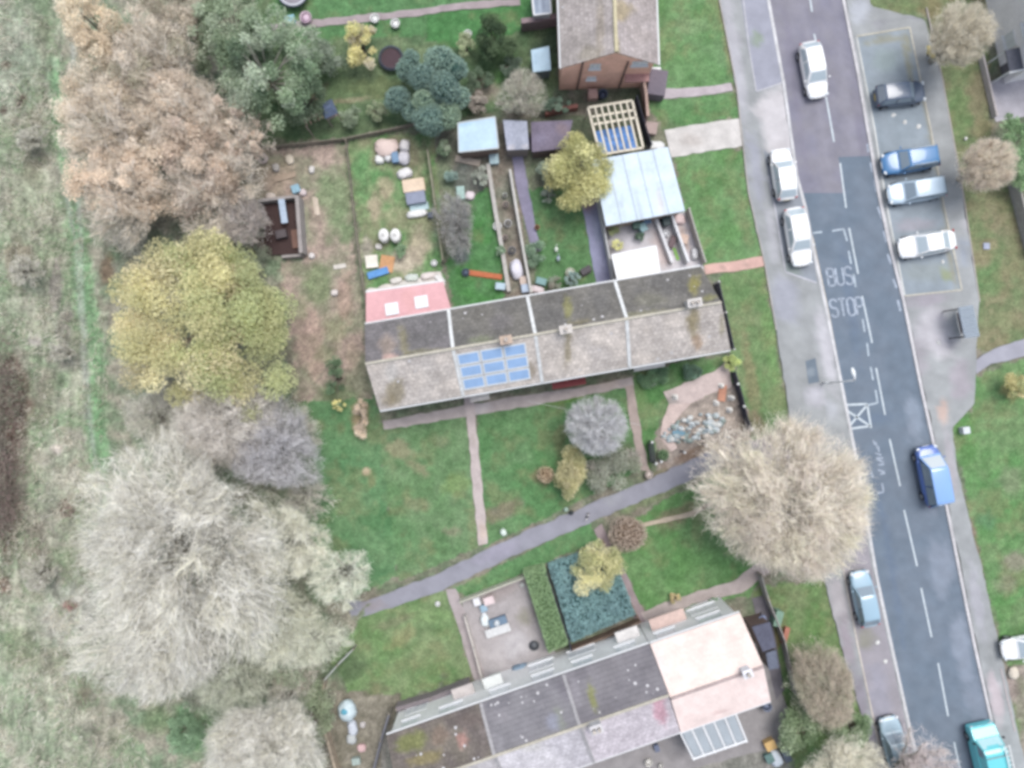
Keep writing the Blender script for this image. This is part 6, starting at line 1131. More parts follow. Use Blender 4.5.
for sg in (-1, 1):
    lq('side_window', [(h - 1.1, sg * .955, 1.45), (h - 2.0, sg * .955, 1.45), (h - 2.0, sg * .895, 2.0), (h - 1.42, sg * .895, 2.0)], CARGLASS)
    g = MB(); g.ball((h - .95, sg * 1.16, 1.55), (.07, .12, .16), 10, 6); g.build('mirror', TRIM, lor, True)
    g = MB(); g.ball((h - .06, sg * .75, .85), (.1, .2, .12), 10, 6); g.build('headlight', LAMP_W, lor, True)
    for x in (h - .95, -h + 1.1):
        g = MB(); g.tube([(x, sg * .82, .36), (x, sg * 1.035, .36)], .36, 16); o = g.build('wheel', TYRE, lor); g = MB(); g.tube([(x, sg * 1.03, .36), (x, sg * 1.045, .36)], .2, 12); g.build('rim', RIM, o)
for x in (h - 1.9, 0, -h + .7): g = MB(); g.bar((x, -.84, 2.30), (x, .84, 2.30), .06, .05); g.build('roof_bar', RIM, lor)
lad = thing('ladder', 'white ladder lying along the roof of the turquoise van', 'ladder', tuple(c + (0, 0, -1.3 + .02)), ang); lad.location = (c[0], c[1], 2.40)
LADM = pm(240, 240, 238, rough=.5)
for y in (-.62, -.98): g = MB(); g.box(-h + .3, h - 1.1, y - .03, y + .03, 0, .08); g.build('stile', LADM, lad)
for k in range(13): x = -h + .5 + k * (L - 1.7) / 12; g = MB(); g.tube([(x, -.985, .04), (x, -.615, .04)], .025, 6); g.build('rung', LADM, lad)

# ================================================================== street furniture
lp = thing('street_lamp', 'pale street lamp leaning its arm over the bus stop lane', 'street lamp', (*P(822, 383)[:2], .085)); q = np.array(P(853, 371.5, 6.)) - np.array(lp.location); GALV = pm(244, 246, 248, rough=.5)
top = q * np.array((.22, .22, 0)) + (0, 0, 5.7)
g = MB(); g.tube([(0, 0, 0), (0, 0, 1.2)], [.09, .09], 10); g.build('base', GALV, lp, True)
g = MB(); g.tube([(0, 0, 1.2), tuple(top)], [.06, .045], 10); g.build('pole', GALV, lp, True)
e = q * np.array((.82, .82, 1)); g = MB(); g.tube([tuple(top), tuple((top + e) / 2 + (0, 0, .12)), tuple(e)], [.075, .065, .055], 8); g.build('arm', GALV, lp, True)
g = MB(rz=atan2(q[1], q[0])); d_ = np.hypot(q[0], q[1]); g.ball((d_ * .93, 0, q[2] + .02), (.38, .15, .08), 12, 7); g.build('lamp_head', pm(238, 244, 246, rough=.35), lp, True)
ROOFM, nt_, b_ = _nodes('translucent_shelter_roof'); b_.inputs['Base Color'].default_value = (*A(176, 188, 200), 1); b_.inputs['Roughness'].default_value = .5
t_ = nt_.nodes.new('ShaderNodeBsdfTranslucent'); t_.inputs['Color'].default_value = (.75, .8, .85, 1); x_ = nt_.nodes.new('ShaderNodeMixShader'); x_.inputs[0].default_value = .55
nt_.links.new(b_.outputs[0], x_.inputs[1]); nt_.links.new(t_.outputs[0], x_.inputs[2]); nt_.links.new(x_.outputs[0], nt_.nodes['Material Output'].inputs['Surface'])
bs_ = thing('bus_shelter', 'grey roofed bus shelter at the edge of the right pavement', 'bus shelter', (*P(966, 325)[:2], .085))
k4 = [np.array(P(*p, 2.15)) - (*bs_.location[:2], .085) for p in ((957.5, 307.5), (972, 305), (979, 336.5), (964.5, 338.5))]
g = MB(); g.hexa([tuple(p) for p in k4] + [tuple(p + (0, 0, .12)) for p in k4]); g.build('roof', ROOFM, bs_)
for k in range(5): g = MB(); s = (k + .5) / 5; a, b = k4[0] * (1 - s) + k4[3] * s, k4[1] * (1 - s) + k4[2] * s; g.bar(tuple(a + (0, 0, .122)), tuple(b + (0, 0, .122)), .05, .03); g.build('roof_rib', pm(160, 176, 190), bs_)
cc = np.mean(k4, 0); kk = [cc + (p - cc) * .9 for p in k4]
for p in kk: g = MB(); g.box(p[0] - .04, p[0] + .04, p[1] - .04, p[1] + .04, 0, 2.15); g.build('post', TRIM, bs_)
for i, j in ((1, 2),): g = MB(); a, b = kk[i] * .96 + kk[j] * .04, kk[j] * .96 + kk[i] * .04; g.bar((a[0], a[1], .25), (b[0], b[1], .25), .03, 1.6); g.build('glass_panel', mat('shelter_panel', A(176, 182, 190), rough=.15, amt=.04, amt2=.05, spec=.6), bs_)
g = MB(); a, b = kk[1] * .85 + kk[2] * .1 + kk[0] * .05, kk[2] * .8 + kk[1] * .1 + kk[3] * .1; a = kk[1] + (cc - kk[1]) * .25; b = kk[2] + (cc - kk[2]) * .25; g.bar((a[0], a[1], .45), (b[0], b[1], .45), .3, .05); g.build('bench', pm(120, 104, 104), bs_)

# ================================================================== fences and garden walls
def fence(name, label, pts, h, w, m, cat='fence', post=None, gap=2.0, z=-.03, posth=.08):
    W_ = [P(*p) for p in pts]; c = np.mean(W_, 0); t = thing(name, label, cat, (c[0], c[1], z))
    for a, b in zip(W_, W_[1:]):
        g = MB(); g.bar((a[0] - c[0], a[1] - c[1], 0), (b[0] - c[0], b[1] - c[1], 0), w, h); g.build('panel' if cat == 'fence' else 'wall_run', m, t, bevel=.01)
        if post:
            n = max(1, int(hypot(b[0] - a[0], b[1] - a[1]) / gap))
            for k in range(n + 1):
                if k == n and b is not W_[-1]: continue
                s = k / n; x, y = a[0] + (b[0] - a[0]) * s - c[0], a[1] + (b[1] - a[1]) * s - c[1]
                g = MB(); g.box(x - .06, x + .06, y - .06, y + .06, 0, h + posth); g.build('post', post, t)
    return t
CONC = pm(190, 184, 178, rough=.9, scale=5.); OLDW = mat('old_fence_boards', A(150, 142, 130), rough=.95, amt=.25, scale=5., amt2=.2); DARKW = mat('dark_stained_boards', A(72, 72, 84), rough=.9, amt=.2, scale=5.); BROWNW = mat('brown_fence_boards', A(132, 112, 98), rough=.95, amt=.25, scale=5.)
fence('garden_fence', 'old fence across the top of the vacant plot', [(252, 150), (300, 146), (345, 141), (398, 130), (430, 122)], .7, .06, OLDW, post=OLDW)
fence('garden_fence', 'weathered fence between the vacant plot and the first rear garden', [(347, 142), (356, 225), (366, 300)], .55, .05, OLDW, post=OLDW)
fence('garden_fence', 'mossy yellowish fence between the first and second rear gardens', [(429, 155), (434, 190), (438, 222), (444, 262)], 1.2, .12, mat('mossy_boards', A(148, 146, 126), rough=.95, amt=.2, scale=5.), post=OLDW)
fence('garden_wall', 'pale concrete edging wall left of the narrow cluttered strip', [(488, 165), (496, 215), (503, 255), (509, 292)], .5, .32, CONC, cat='wall')
fence('garden_wall', 'pale concrete wall right of the narrow cluttered strip', [(510, 172), (517, 215), (523, 250), (531, 294)], .9, .2, pm(200, 198, 190, rough=.9), cat='wall')
fence('garden_fence', 'pale boundary fence beside the garage and the grey blue path', [(597, 203), (603, 235), (608, 262), (612, 284)], 1.3, .14, pm(196, 198, 200, rough=.9), post=CONC)
fence('garden_wall', 'white low wall on the left inside the courtyard', [(654, 218), (662, 240), (671, 264)], .7, .24, pm(222, 222, 226, rough=.9), cat='wall')
fence('garden_wall', 'white low wall on the right inside the courtyard', [(668, 214), (676, 236), (686, 264)], 1.0, .2, pm(226, 228, 232, rough=.9), cat='wall')
fence('garden_fence', 'boundary fence between the courtyard and the right lawn', [(686, 212), (693, 236), (702, 264)], 1.2, .1, CONC, post=CONC)
fence('garden_fence', 'dark fence close along the gable end of the first terrace', [(714, 284), (721, 314), (729, 350)], 1.5, .08, DARKW, post=pm(206, 206, 206))
fence('garden_fence', 'brick coloured low wall running from the brick house to the drive', [(640, 82), (643, 98), (645, 122)], 1.4, .22, pm(196, 160, 144, rough=.9), post=None)
fence('garden_fence', 'dark boards beside the timber frame', [(634, 104), (641, 128), (648, 150)], 1.6, .06, DARKW, post=DARKW)
fence('garden_fence', 'pink brown garden wall at the foot of the white lean-to', [(521, 29), (540, 27), (556, 24)], 1.4, .4, pm(150, 128, 132, rough=.95))
fence('garden_fence', 'reddish low boards behind the dark felt shed', [(545, 116), (560, 112), (577, 109)], .8, .3, pm(168, 104, 92, rough=.95))
fence('garden_fence', 'pale fence on the upper side of the gravel yard', [(461, 599), (500, 584), (537, 570)], 1.0, .1, pm(206, 204, 184, rough=.9), post=pm(206, 204, 184, rough=.9))
fence('garden_fence', 'pale twin rail fence on the left side of the gravel yard', [(465, 614), (474, 645), (486, 690)], .8, .14, pm(206, 196, 186, rough=.9), post=CONC)
fence('garden_fence', 'black fence between the clipped hedge and the blue green bed', [(546, 570), (558, 606), (570, 644)], 1.5, .08, DARKW, post=DARKW)
fence('garden_fence', 'brown fence below the blue green bed', [(572, 645), (604, 633), (638, 618)], 1.1, .1, BROWNW, post=BROWNW)
fence('garden_fence', 'brown boards along the right of the blue green bed', [(602, 540), (618, 575), (636, 614)], .9, .07, BROWNW, post=BROWNW)
fence('garden_fence', 'grey fence at the bottom of the lawn by the mossy house', [(398, 704), (432, 694), (470, 679)], 1.1, .36, pm(142, 132, 136, rough=.95), post=OLDW)
fence('garden_fence', 'grey fence dropping past the left gable of the mossy house', [(392, 706), (384, 732), (374, 772)], 1.5, .16, pm(128, 128, 138, rough=.95), post=OLDW)
fence('garden_fence', 'leaning pale rail at the edge of the wood by the bottom lawn', [(356, 645), (340, 661), (327, 676)], 1.0, .1, pm(190, 196, 190, rough=.9), post=OLDW)
fence('garden_fence', 'rough brown fence below the leaning pale rail', [(327, 678), (321, 705), (330, 735), (340, 770)], 1.0, .2, mat('rough_bank_boards', A(174, 160, 142), rough=.95, amt=.25, scale=4.), post=OLDW)
fence('garden_fence', 'grey fence from the cream pink house along the thicket', [(757, 572), (764, 596), (780, 636), (792, 690)], 1.2, .1, pm(160, 156, 152, rough=.95), post=OLDW)
fence('garden_wall', 'pale low wall closing the drive of the rendered house', [(979, 58), (987, 92), (993, 118)], .6, .16, pm(196, 186, 184, rough=.9), cat='wall')
fence('garden_fence', 'grey panel fence in front of the green hedge on the right', [(1009, 186), (1016, 214), (1027, 256)], 1.2, .12, pm(170, 166, 162, rough=.9), post=CONC)
fence('garden_fence', 'dark panel fence of the stone garden facing the right verge', [(731, 372), (738, 396), (743, 417), (748, 430)], 1.3, .07, DARKW)
# white ball capped posts of the stone garden
def ballpost(x, y, lab, h=1.3):
    t = thing('fence_post', lab, 'post', (*P(x, y)[:2], -.03), group='white capped posts round the stone garden')
    g = MB(); g.box(-.05, .05, -.05, .05, 0, h); g.build('post', DARKW, t); g = MB(); g.box(-.09, .09, -.09, .09, h, h + .05); g.ball((0, 0, h + .12), .1, 10, 6); g.build('cap', pm(238, 240, 240), t, True); return t
bp = ballpost(733, 384, 'white capped post at the upper end of the dark panel fence')
for x, y, lab in ((739, 406, 'white capped post in the middle of the dark panel fence'), (747, 428, 'white capped post at the lower end of the dark panel fence'), (724, 436, 'white capped post right of the rockery by the footpath'), (702, 444, 'white capped post below the middle of the rockery'), (681, 451, 'white capped post at the lower tip of the curved gravel path'), (649, 441, 'white capped post above the black bench'), (653, 462, 'white capped post below the black bench, left of its pair'), (658, 460, 'white capped post below the black bench, right of its pair')):
    dup(bp, (*P(x, y)[:2], -.03), label=lab)

# ================================================================== garden things
def lathe_thing(name, label, cat, x, y, prof, m, z=0, group=None, part='body', extra=None, n=16):
    t = thing(name, label, cat, (*P(x, y)[:2], z), group=group); g = MB(); g.lathe(prof, n); g.build(part, m, t, True)
    if extra: g = MB(); g.lathe(extra[0], n); g.build(extra[1], extra[2], t, True)
    return t
def tub(label, x, y, r=.3, h=.35, col=(240, 242, 240), z=0, soil=None, cat='tub', name='garden_tub'):
    return lathe_thing(name, label, cat, x, y, [(r * .78, 0), (r, h), (r * 1.06, h + .02), (r * .95, h + .02), (r * .9, h * .7)], pm(*col, rough=.5), z, extra=([(r * .89, h * .7), (0.02, h * .74)], 'contents', pm(*(soil or col), rough=.9)))
def bag(label, x, y, rx, ry, h, col, rz=0, z=0, name='bulk_bag', cat='bag', dark=None):
    """slumped sack: rounded lumpy body with a gathered top"""
    t = thing(name, label, cat, (*P(x, y)[:2], z - .02), rz); rs = np.random.RandomState(int(x * 7 + y)); g = MB(); n, mm = 16, 8; vs = []
    for i in range(mm + 1):
        s = i / mm; k = (1 - s ** 5 * .45) * (.9 + .1 * sin(s * 3)); zz = h * s
        for j in range(n):
            a = 2 * pi * j / n; q = (abs(cos(a)) ** 3 + abs(sin(a)) ** 3) ** (-1 / 3.) if True else 1; w = 1 + rs.uniform(-.19, .12)
            vs.append((rx * cos(a) * q * k * w, ry * sin(a) * q * k * w, zz * (1 + rs.uniform(-.08, .08)) + (rs.uniform(-.06, .06) * h if i == mm else 0)))
    fs = [(i * n + j, i * n + (j + 1) % n, (i + 1) * n + (j + 1) % n, (i + 1) * n + j) for i in range(mm) for j in range(n)] + [tuple(range(n - 1, -1, -1))]
    vs.append((0, 0, h * .86)); fs += [(mm * n + j, mm * n + (j + 1) % n, len(vs) - 1) for j in range(n)]
    g.add(vs, fs); g.build('sack', mat('sacking_%d_%d_%d' % col, A(*col), rough=.8, amt=.08, scale=5., amt2=.1), t, True)
    g = MB(); g.ring(min(rx, ry) * .5, .025, h * .9, 14, 5); g.build('tie', pm(*(dark or col), rough=.8), t, True); return t
def slab_stack(name, label, cat, x, y, lx, ly, rz, n, th, col, z=0, gap=.004, jitter=.03):
    t = thing(name, label, cat, (*P(x, y)[:2], z), RAD(rz)); rs = np.random.RandomState(int(x + y * 3))
    for k in range(n):
        dx, dy = rs.uniform(-jitter, jitter, 2); g = MB(); g.box(-lx / 2 + dx, lx / 2 + dx, -ly / 2 + dy, ly / 2 + dy, k * (th + gap), k * (th + gap) + th); g.build('board' , mat('boarding_%d_%d_%d' % col, A(*col), rough=.85, amt=.1, scale=6., amt2=.1), t, bevel=.01)
    return t
def crate(name, label, cat, x, y, lx, ly, h, rz, col, lid=None, z=0):
    t = thing(name, label, cat, (*P(x, y)[:2], z), RAD(rz)); g = MB(); w = .04
    g.box(-lx / 2, lx / 2, -ly / 2, -ly / 2 + w, 0, h); g.box(-lx / 2, lx / 2, ly / 2 - w, ly / 2, 0, h); g.box(-lx / 2, -lx / 2 + w, -ly / 2 + w + .001, ly / 2 - w - .001, 0, h); g.box(lx / 2 - w, lx / 2, -ly / 2 + w + .001, ly / 2 - w - .001, 0, h); g.box(-lx / 2 + w, lx / 2 - w, -ly / 2 + w, ly / 2 - w, 0, .04)
    g.build('box_sides', pm(*col, rough=.7), t)
    g = MB(); g.box(-lx / 2 - .02, lx / 2 + .02, -ly / 2 - .02, ly / 2 + .02, h + .002, h + .05); g.build('lid', pm(*(lid or col), rough=.6), t, bevel=.015); return t
def bin_(label, x, y, rz, col, z=.0, s=1.):
    t = thing('wheelie_bin', label, 'bin', (*P(x, y)[:2], z), RAD(rz)); m = pm(*col, rough=.5)
    g = MB(); g.hexa([(-.22 * s, -.24 * s, .06), (.22 * s, -.24 * s, .06), (.22 * s, .24 * s, .06), (-.22 * s, .24 * s, .06), (-.28 * s, -.32 * s, .98), (.28 * s, -.32 * s, .98), (.28 * s, .32 * s, .98), (-.28 * s, .32 * s, .98)]); g.build('body', m, t, bevel=.03)
    g = MB(); g.hexa([(-.3 * s, -.34 * s, .985), (.3 * s, -.34 * s, .985), (.3 * s, .36 * s, .985), (-.3 * s, .36 * s, .985), (-.27 * s, -.3 * s, 1.07), (.27 * s, -.3 * s, 1.07), (.27 * s, .32 * s, 1.05), (-.27 * s, .32 * s, 1.05)]); g.build('lid', m, t, bevel=.02)
    for sx in (-1, 1): g = MB(); g.tube([(sx * .2 * s, .26 * s, .1), (sx * .26 * s, .26 * s, .1)], .1, 12); g.build('wheel', TYRE, t)
    g = MB(); g.tube([(-.22 * s, .38 * s, .96), (.22 * s, .38 * s, .96)], .02, 6); g.build('handle', m, t); return t

def trampoline(label, x, y, r, h, rim, matcol):
    t = thing('trampoline', label, 'trampoline', (*P(x, y)[:2], -.02)); g = MB(); g.ring(r, r * .1, h, 32, 6); o = g.build('pad', pm(*rim, rough=.6), t, True)
    g = MB(); g.lathe([(r * .9, h - .03), (.02, h - .06)], 32); g.build('jumping_mat', pm(*matcol, rough=.8), t)
    for k in range(6): a = 2 * pi * k / 6; g = MB(); g.tube([(r * cos(a), r * sin(a), h - .04), (r * 1.02 * cos(a), r * 1.02 * sin(a), 0)], .03, 6); g.build('leg', RIM, t)
    g = MB(); g.ring(r * 1.12, .04, h - .02, 32, 5); g.build('frame', pm(70, 80, 104, rough=.5), t, True)
trampoline('round trampoline with pale rim cut by the top edge', 295, -4, 1.08, .7, (200, 204, 214), (146, 140, 150))
trampoline('small dark trampoline half hidden by the blue green conifer', 392, 61, .86, .6, (62, 66, 82), (84, 62, 70))
crate('toy_box', 'light blue plastic toy box at the end of the upper path', 'toy box', 291, 22, .8, .6, .45, 10, (140, 200, 224))
tub('round pink plastic play table on the upper path', 307, 19.5, .46, .4, (226, 196, 216), name='play_table', cat='toy')
crate('crate', 'dark cluttered crate inside the roofless outbuilding', 'crate', 284, 236, .8, .6, .5, 12, (96, 84, 88), z=.34); slab_stack('plank_stack', 'brown boards heaped inside the roofless outbuilding', 'boards', 296, 240, .5, 1.4, 6, 3, .05, (128, 100, 90), z=.34, jitter=.12)
w0 = tub('white tub on the edge of the upper path', 375.5, 20.5, .36, .4)
for x, y, s, lab in ((396, 25.5, 1.0, 'white tub on the grass just below the upper path'), (468, 36, .9, 'white tub against the pale green shrub near the dark conifer'), (497.5, 227, .95, 'white tub on the small lawn left of the concrete edging'), (434.5, 263.5, .7, 'white tub on grass above the pink extension roof'), (652, 383, .75, 'white tub among plants in front of the end house'), (438, 603, .55, 'small white tub on the lower lawn near the footpath'), (569.5, 266, .01, ''),):
    if s > .1: dup(w0, (*P(x, y)[:2], 0), label=lab, scale=s)
tub('cream round planter on the third rear lawn near the terrace', 570, 273, .36, .3, (222, 226, 204))
tub('orange flowerpot beside the purple path', 537, 228, .2, .3, (206, 140, 96), soil=(110, 80, 60))
# climbing frame
cf = thing('climbing_frame', 'weathered climbing frame with red ladder north of the vacant plot', 'climbing frame', (*P(326, 122)[:2], -.02), RAD(25)); WD = pm(170, 150, 140, rough=.9)
for x in (-1.4, .3, 1.2):
    for y in (-.6, .6): g = MB(); g.tube([(x, y, 0), (x, y * .7, 1.9)], .05, 6); g.build('post', WD, cf)
g = MB(); g.bar((-1.4, 0, 1.9), (1.2, 0, 1.9), .1, .1); g.build('top_beam', WD, cf)
g = MB(); g.box(.3, 1.2, -.5, .5, 1.3, 1.36); g.build('platform', WD, cf); g = MB(); g.hexa([(.2, -.6, 2.0), (1.3, -.6, 2.0), (1.3, .6, 2.0), (.2, .6, 2.0), (.5, -.1, 2.4), (1.0, -.1, 2.4), (1.0, .1, 2.4), (.5, .1, 2.4)]); g.build('canopy', pm(86, 104, 136, rough=.7), cf)
for k in range(5): x = -1.3 + k * .34; g = MB(); g.tube([(x, -.45, 1.85 - .0), (x, .45, 1.85)], .035, 6); g.build('rung', pm(176, 130, 122), cf)
# builder's clutter in the first rear garden
bag('pinkish rubble bag at the top of the first rear garden', 387, 149, .9, .75, .7, (224, 204, 196)); bag('white bulk bag right of the pinkish rubble bag', 405, 147, .42, .5, .6, (216, 212, 212)); bag('grey white bulk bag between two others in the first rear garden', 404, 159, .5, .55, .6, (204, 202, 208))
bag('small round white sack left of the blue crate', 380, 160, .36, .36, .45, (240, 240, 236)); bag('white sack touching the blue crate', 388.5, 157.5, .32, .4, .5, (236, 236, 236)); bag('long white sack above the tan board', 405, 174, .62, .4, .45, (232, 230, 230), .3)
crate('crate', 'blue crate standing among the white sacks', 'crate', 396, 159, .5, .8, .5, 8, (90, 124, 170), (110, 150, 190))
slab_stack('board_stack', 'stack of peach coloured boards in the first rear garden', 'boards', 414, 186, 1.7, 1.0, 8, 4, .06, (236, 214, 190))
crate('storage_box', 'grey blue storage box below the peach boards', 'storage box', 416.5, 199, 1.5, .9, .5, 9, (150, 160, 180), (140, 150, 176)); slab_stack('sheet_stack', 'pale glazed sheets leaning out from the storage box', 'sheets', 419, 207, 1.5, .6, 9, 2, .04, (190, 214, 220))
bag('long white sack at the foot of the pale sheets', 417, 214, .85, .3, .35, (242, 242, 240), .16); crate('crate', 'dark crate right of the long white sack', 'crate', 431, 216, .4, .4, .4, 0, (84, 96, 120))
for x, lab in ((385.5, 'left of two tall white water butts on the first rear garden'), (397, 'right of two tall white water butts on the first rear garden')):
    t = lathe_thing('water_butt', lab, 'water butt', x, 237.5, [(.36, 0), (.42, .3), (.42, .9), (.36, 1.1), (.1, 1.14)], pm(240, 238, 234, rough=.5), group='white water butts', extra=([(.12, 1.14), (.12, 1.2), (.02, 1.2)], 'cap', pm(206, 204, 200)))
    t.scale = (1, 1.3, 1)
bag('small pale sack left of the water butts', 379, 247, .28, .24, .3, (222, 218, 212))
slab_stack('board_stack', 'cream insulation boards beside the pink extension', 'boards', 372, 262, .95, 1.0, 6, 3, .08, (240, 234, 222)); slab_stack('board_stack', 'orange brown boards beside the cream insulation boards', 'boards', 387, 264, 1.1, 1.3, -10, 2, .05, (206, 158, 116)); slab_stack('board_stack', 'blue board lying across the brown boards', 'boards', 378, 273, 1.7, .55, 18, 1, .05, (104, 156, 214), z=.16)
bag('white plaster sack by the corner of the pink extension', 440, 279.5, .5, .22, .3, (240, 238, 236), -.6); bag('pale sack lying above the pink extension gutter', 396, 281, .5, .25, .3, (230, 226, 220), .2); bag('greenish white sack in the middle above the pink extension', 412, 278, .55, .3, .3, (214, 222, 214), .1); bag('cream sack right of the greenish white one', 428, 276, .6, .28, .3, (236, 226, 222), .2)
# on the vacant plot
crate('barrow_tray', 'light blue tub at the corner of the dark roofless outbuilding', 'tub', 297, 190, .6, .6, .4, 20, (140, 190, 214)); bag('pinkish white sack beside the light blue tub', 303, 193, .3, .3, .3, (220, 206, 206)); bag('pale sack on the earth above the roofless outbuilding', 271, 197, .4, .3, .35, (220, 208, 198)); bag('white sack at the lower right corner of the roofless outbuilding', 312, 256, .24, .24, .3, (232, 226, 224))
bag('white lump of rubble in the middle of the vacant plot', 334.5, 293, .28, .26, .25, (226, 218, 214)); slab_stack('slab_stack', 'broken pale slabs left on the vacant plot', 'slabs', 340, 266, 1.0, .35, 10, 1, .06, (214, 208, 200))
for x, y, r, lab, col in ((262, 158, .5, 'pinkish white sack at the top left corner of the vacant plot', (222, 206, 198)), (276, 168, .35, 'grey sack among debris near the top of the vacant plot', (190, 184, 178)), (290, 160, .4, 'cream sack among debris near the top of the vacant plot', (226, 214, 196)), (312, 170, .3, 'small white sack among debris near the top of the vacant plot', (226, 222, 218))): bag(lab, x, y, r, r * .8, .3, col, r * 5)
slab_stack('plank_stack', 'weathered planks lying at the top of the vacant plot', 'planks', 284, 178, 1.8, .4, 15, 2, .05, (178, 160, 142), jitter=.12); slab_stack('plank_stack', 'short pale planks lying beside the roofless outbuilding', 'planks', 316, 206, .3, 1.4, 8, 2, .05, (206, 192, 176), jitter=.1)
# second rear garden and the narrow strip
crate('cold_frame', 'pale green cold frame in the second rear garden', 'cold frame', 461, 194, .6, 1.0, .4, 5, (150, 190, 176), (160, 196, 186)); bag('pinkish white sack beside the cold frame', 470, 196, .4, .36, .35, (232, 220, 224)); crate('cold_frame', 'pale blue cold frame below the blue roofed shed', 'cold frame', 494, 160, .7, .8, .4, 5, (180, 214, 222)); slab_stack('plank_stack', 'pale planks heaped below the pale blue shed', 'planks', 468, 161, 2.0, .5, -12, 3, .05, (196, 182, 168))
slab_stack('plank_stack', 'orange brown planks across the small lawn', 'planks', 485, 275, 2.7, .38, -8, 2, .05, (196, 116, 82)); crate('water_tank', 'pale blue tank by the end of the orange planks', 'tank', 500.5, 287, .75, .5, .5, -5, (176, 204, 222)); tub('dark blue garden tub at the left end of the orange planks', 466, 273, .3, .35, (96, 112, 136))
for i, (x, y, lab, col, r) in enumerate([(505, 196, 'small white pot high in the narrow cluttered strip', (214, 220, 214), .18), (508, 224, 'white basin in the narrow cluttered strip', (232, 232, 232), .3), (506, 205, 'pinkish pot below the small white pot in the strip', (206, 180, 170), .24), (505, 238, 'pink pot below the white basin in the strip', (206, 176, 172), .2), (512, 251, 'grey dustbin in the narrow cluttered strip', (146, 150, 160), .3)]): tub(lab, x, y, r, .3, col, soil=(120, 116, 110))
bag('big white sack at the lower end of the narrow strip', 516.5, 270, .5, .75, .7, (228, 226, 236), .2); crate('crate', 'pale crate with orange corner below the big white sack', 'crate', 523, 281, .5, .6, .4, 8, (206, 200, 196), (214, 190, 174)); crate('crate', 'light blue crate at the rear wall of the terrace', 'crate', 525, 289, .55, .6, .5, 8, (176, 196, 222)); bag('white sack against the rear eave of the streaked house', 537, 290, .6, .3, .5, (226, 214, 216), -.2)
crate('water_tank', 'teal box by the rear wall beside the white sack', 'tank', 541, 282, .8, .5, .5, -15, (120, 168, 168))
# ornaments on the third rear lawn
for x, y, lab, col in ((556, 250, 'white bird ornament on the third rear lawn', (226, 238, 222)), (558, 259, 'blue grey bird ornament on the third rear lawn', (170, 190, 206))):
    t = thing('garden_ornament', lab, 'ornament', (*P(x, y)[:2], 0)); g = MB(); g.ball((0, 0, .35), (.14, .24, .14), 12, 7); g.build('body', pm(*col), t, True); g = MB(); g.tube([(0, .16, .4), (0, .24, .6), (0, .3, .66)], [.05, .035, .05], 8); g.build('neck', pm(*col), t, True); g = MB(); g.tube([(0, 0, 0), (0, 0, .25)], .03, 6); g.build('stand', RIM, t)
slab_stack('log_pile', 'dark pile of offcuts beside the grey blue path', 'offcuts', 586, 271, .8, .5, 30, 4, .1, (96, 92, 96), jitter=.1)
# courtyard
bin_('dark green wheelie bin in the courtyard', 634.5, 227, 8, (84, 122, 108)); bin_('blue wheelie bin under the garage eave', 645, 222, 8, (92, 130, 168)); bin_('teal wheelie bin between the others in the courtyard', 641, 230, 30, (130, 176, 182)); bin_('black wheelie bin between the white courtyard walls', 664, 224, 10, (60, 82, 84))
slab_stack('plank_stack', 'long pale plank leaning by the courtyard shrubs', 'planks', 617, 231, 1.6, .12, 48, 1, .06, (206, 206, 184), z=.5); tub('white tub between the two courtyard walls', 665, 234, .28, .4, (230, 232, 236)); crate('crate', 'dark brown crate between the courtyard walls', 'crate', 671, 243, .4, .9, .5, -18, (112, 88, 92)); crate('crate', 'peach crate in the right strip of the courtyard', 'crate', 683, 240, .6, .7, .4, -10, (214, 180, 160)); bag('pale pink sack high in the right strip of the courtyard', 679, 220, .5, .4, .4, (222, 200, 198)); bag('white sack by the boundary fence of the courtyard', 694, 254, .3, .5, .5, (224, 224, 226)); slab_stack('plank_stack', 'lime green plank between the courtyard walls', 'planks', 676, 254, .25, 1.0, 20, 2, .05, (150, 196, 110))
# by the brick house
crate('utility_box', 'white utility box at the right corner of the brick house', 'box', 653, 75, .9, .5, .8, 3, (236, 240, 242)); slab_stack('roof_sheet', 'dark felt covered store roof at the right corner of the brick house', 'store', 655, 88, 1.4, 2.0, -8, 1, 1.2, (120, 112, 122)); tub('dark blue dustbin below the brick gable', 602, 97, .36, .7, (92, 104, 132)); crate('crate', 'brick coloured box at the foot of the gable', 'box', 592, 97, .7, .7, .7, 3, (206, 160, 150))
crate('crate', 'terracotta planter box below the timber frame drive', 'planter', 650, 130, .9, .9, .5, -8, (176, 150, 142)); bag('white sack at the corner of the garage roof and timber frame', 655, 147, .7, .4, .5, (234, 234, 232))
# stone garden in front of the end house
rk = np.random.RandomState(5)
STN = [(196, 204, 208), (176, 188, 192), (206, 196, 186), (160, 172, 178), (214, 216, 214), (150, 164, 160)]
for k in range(120):
    a = rk.uniform(0, 2 * pi); rr = rk.uniform(.05, 1) ** .6; x = 694 + cos(a) * rr * 31; y = 428 + sin(a) * rr * 13 - (x - 694) * .28; s = rk.uniform(.08, .30)
    t = tag(bpy.data.objects.new('x', None), None); bpy.data.objects.remove(t)
    g = MB((*P(x, y)[:2], 0)); g.ball((0, 0, s * .4), (s, s * rk.uniform(.6, 1), s * .7), 8, 6); g.v = [(vx + rk.uniform(-.04, .04), vy + rk.uniform(-.04, .04), vz + rk.uniform(-.03, .03)) for vx, vy, vz in g.v]
    tag(g.build('rock', mat('rockery_stone_%d' % (k % 6), A(*STN[k % 6]), rough=.9, amt=.2, scale=6.), None, True), 'one of the pale blue grey stones heaped in the rockery', 'rock', group='rockery stones')
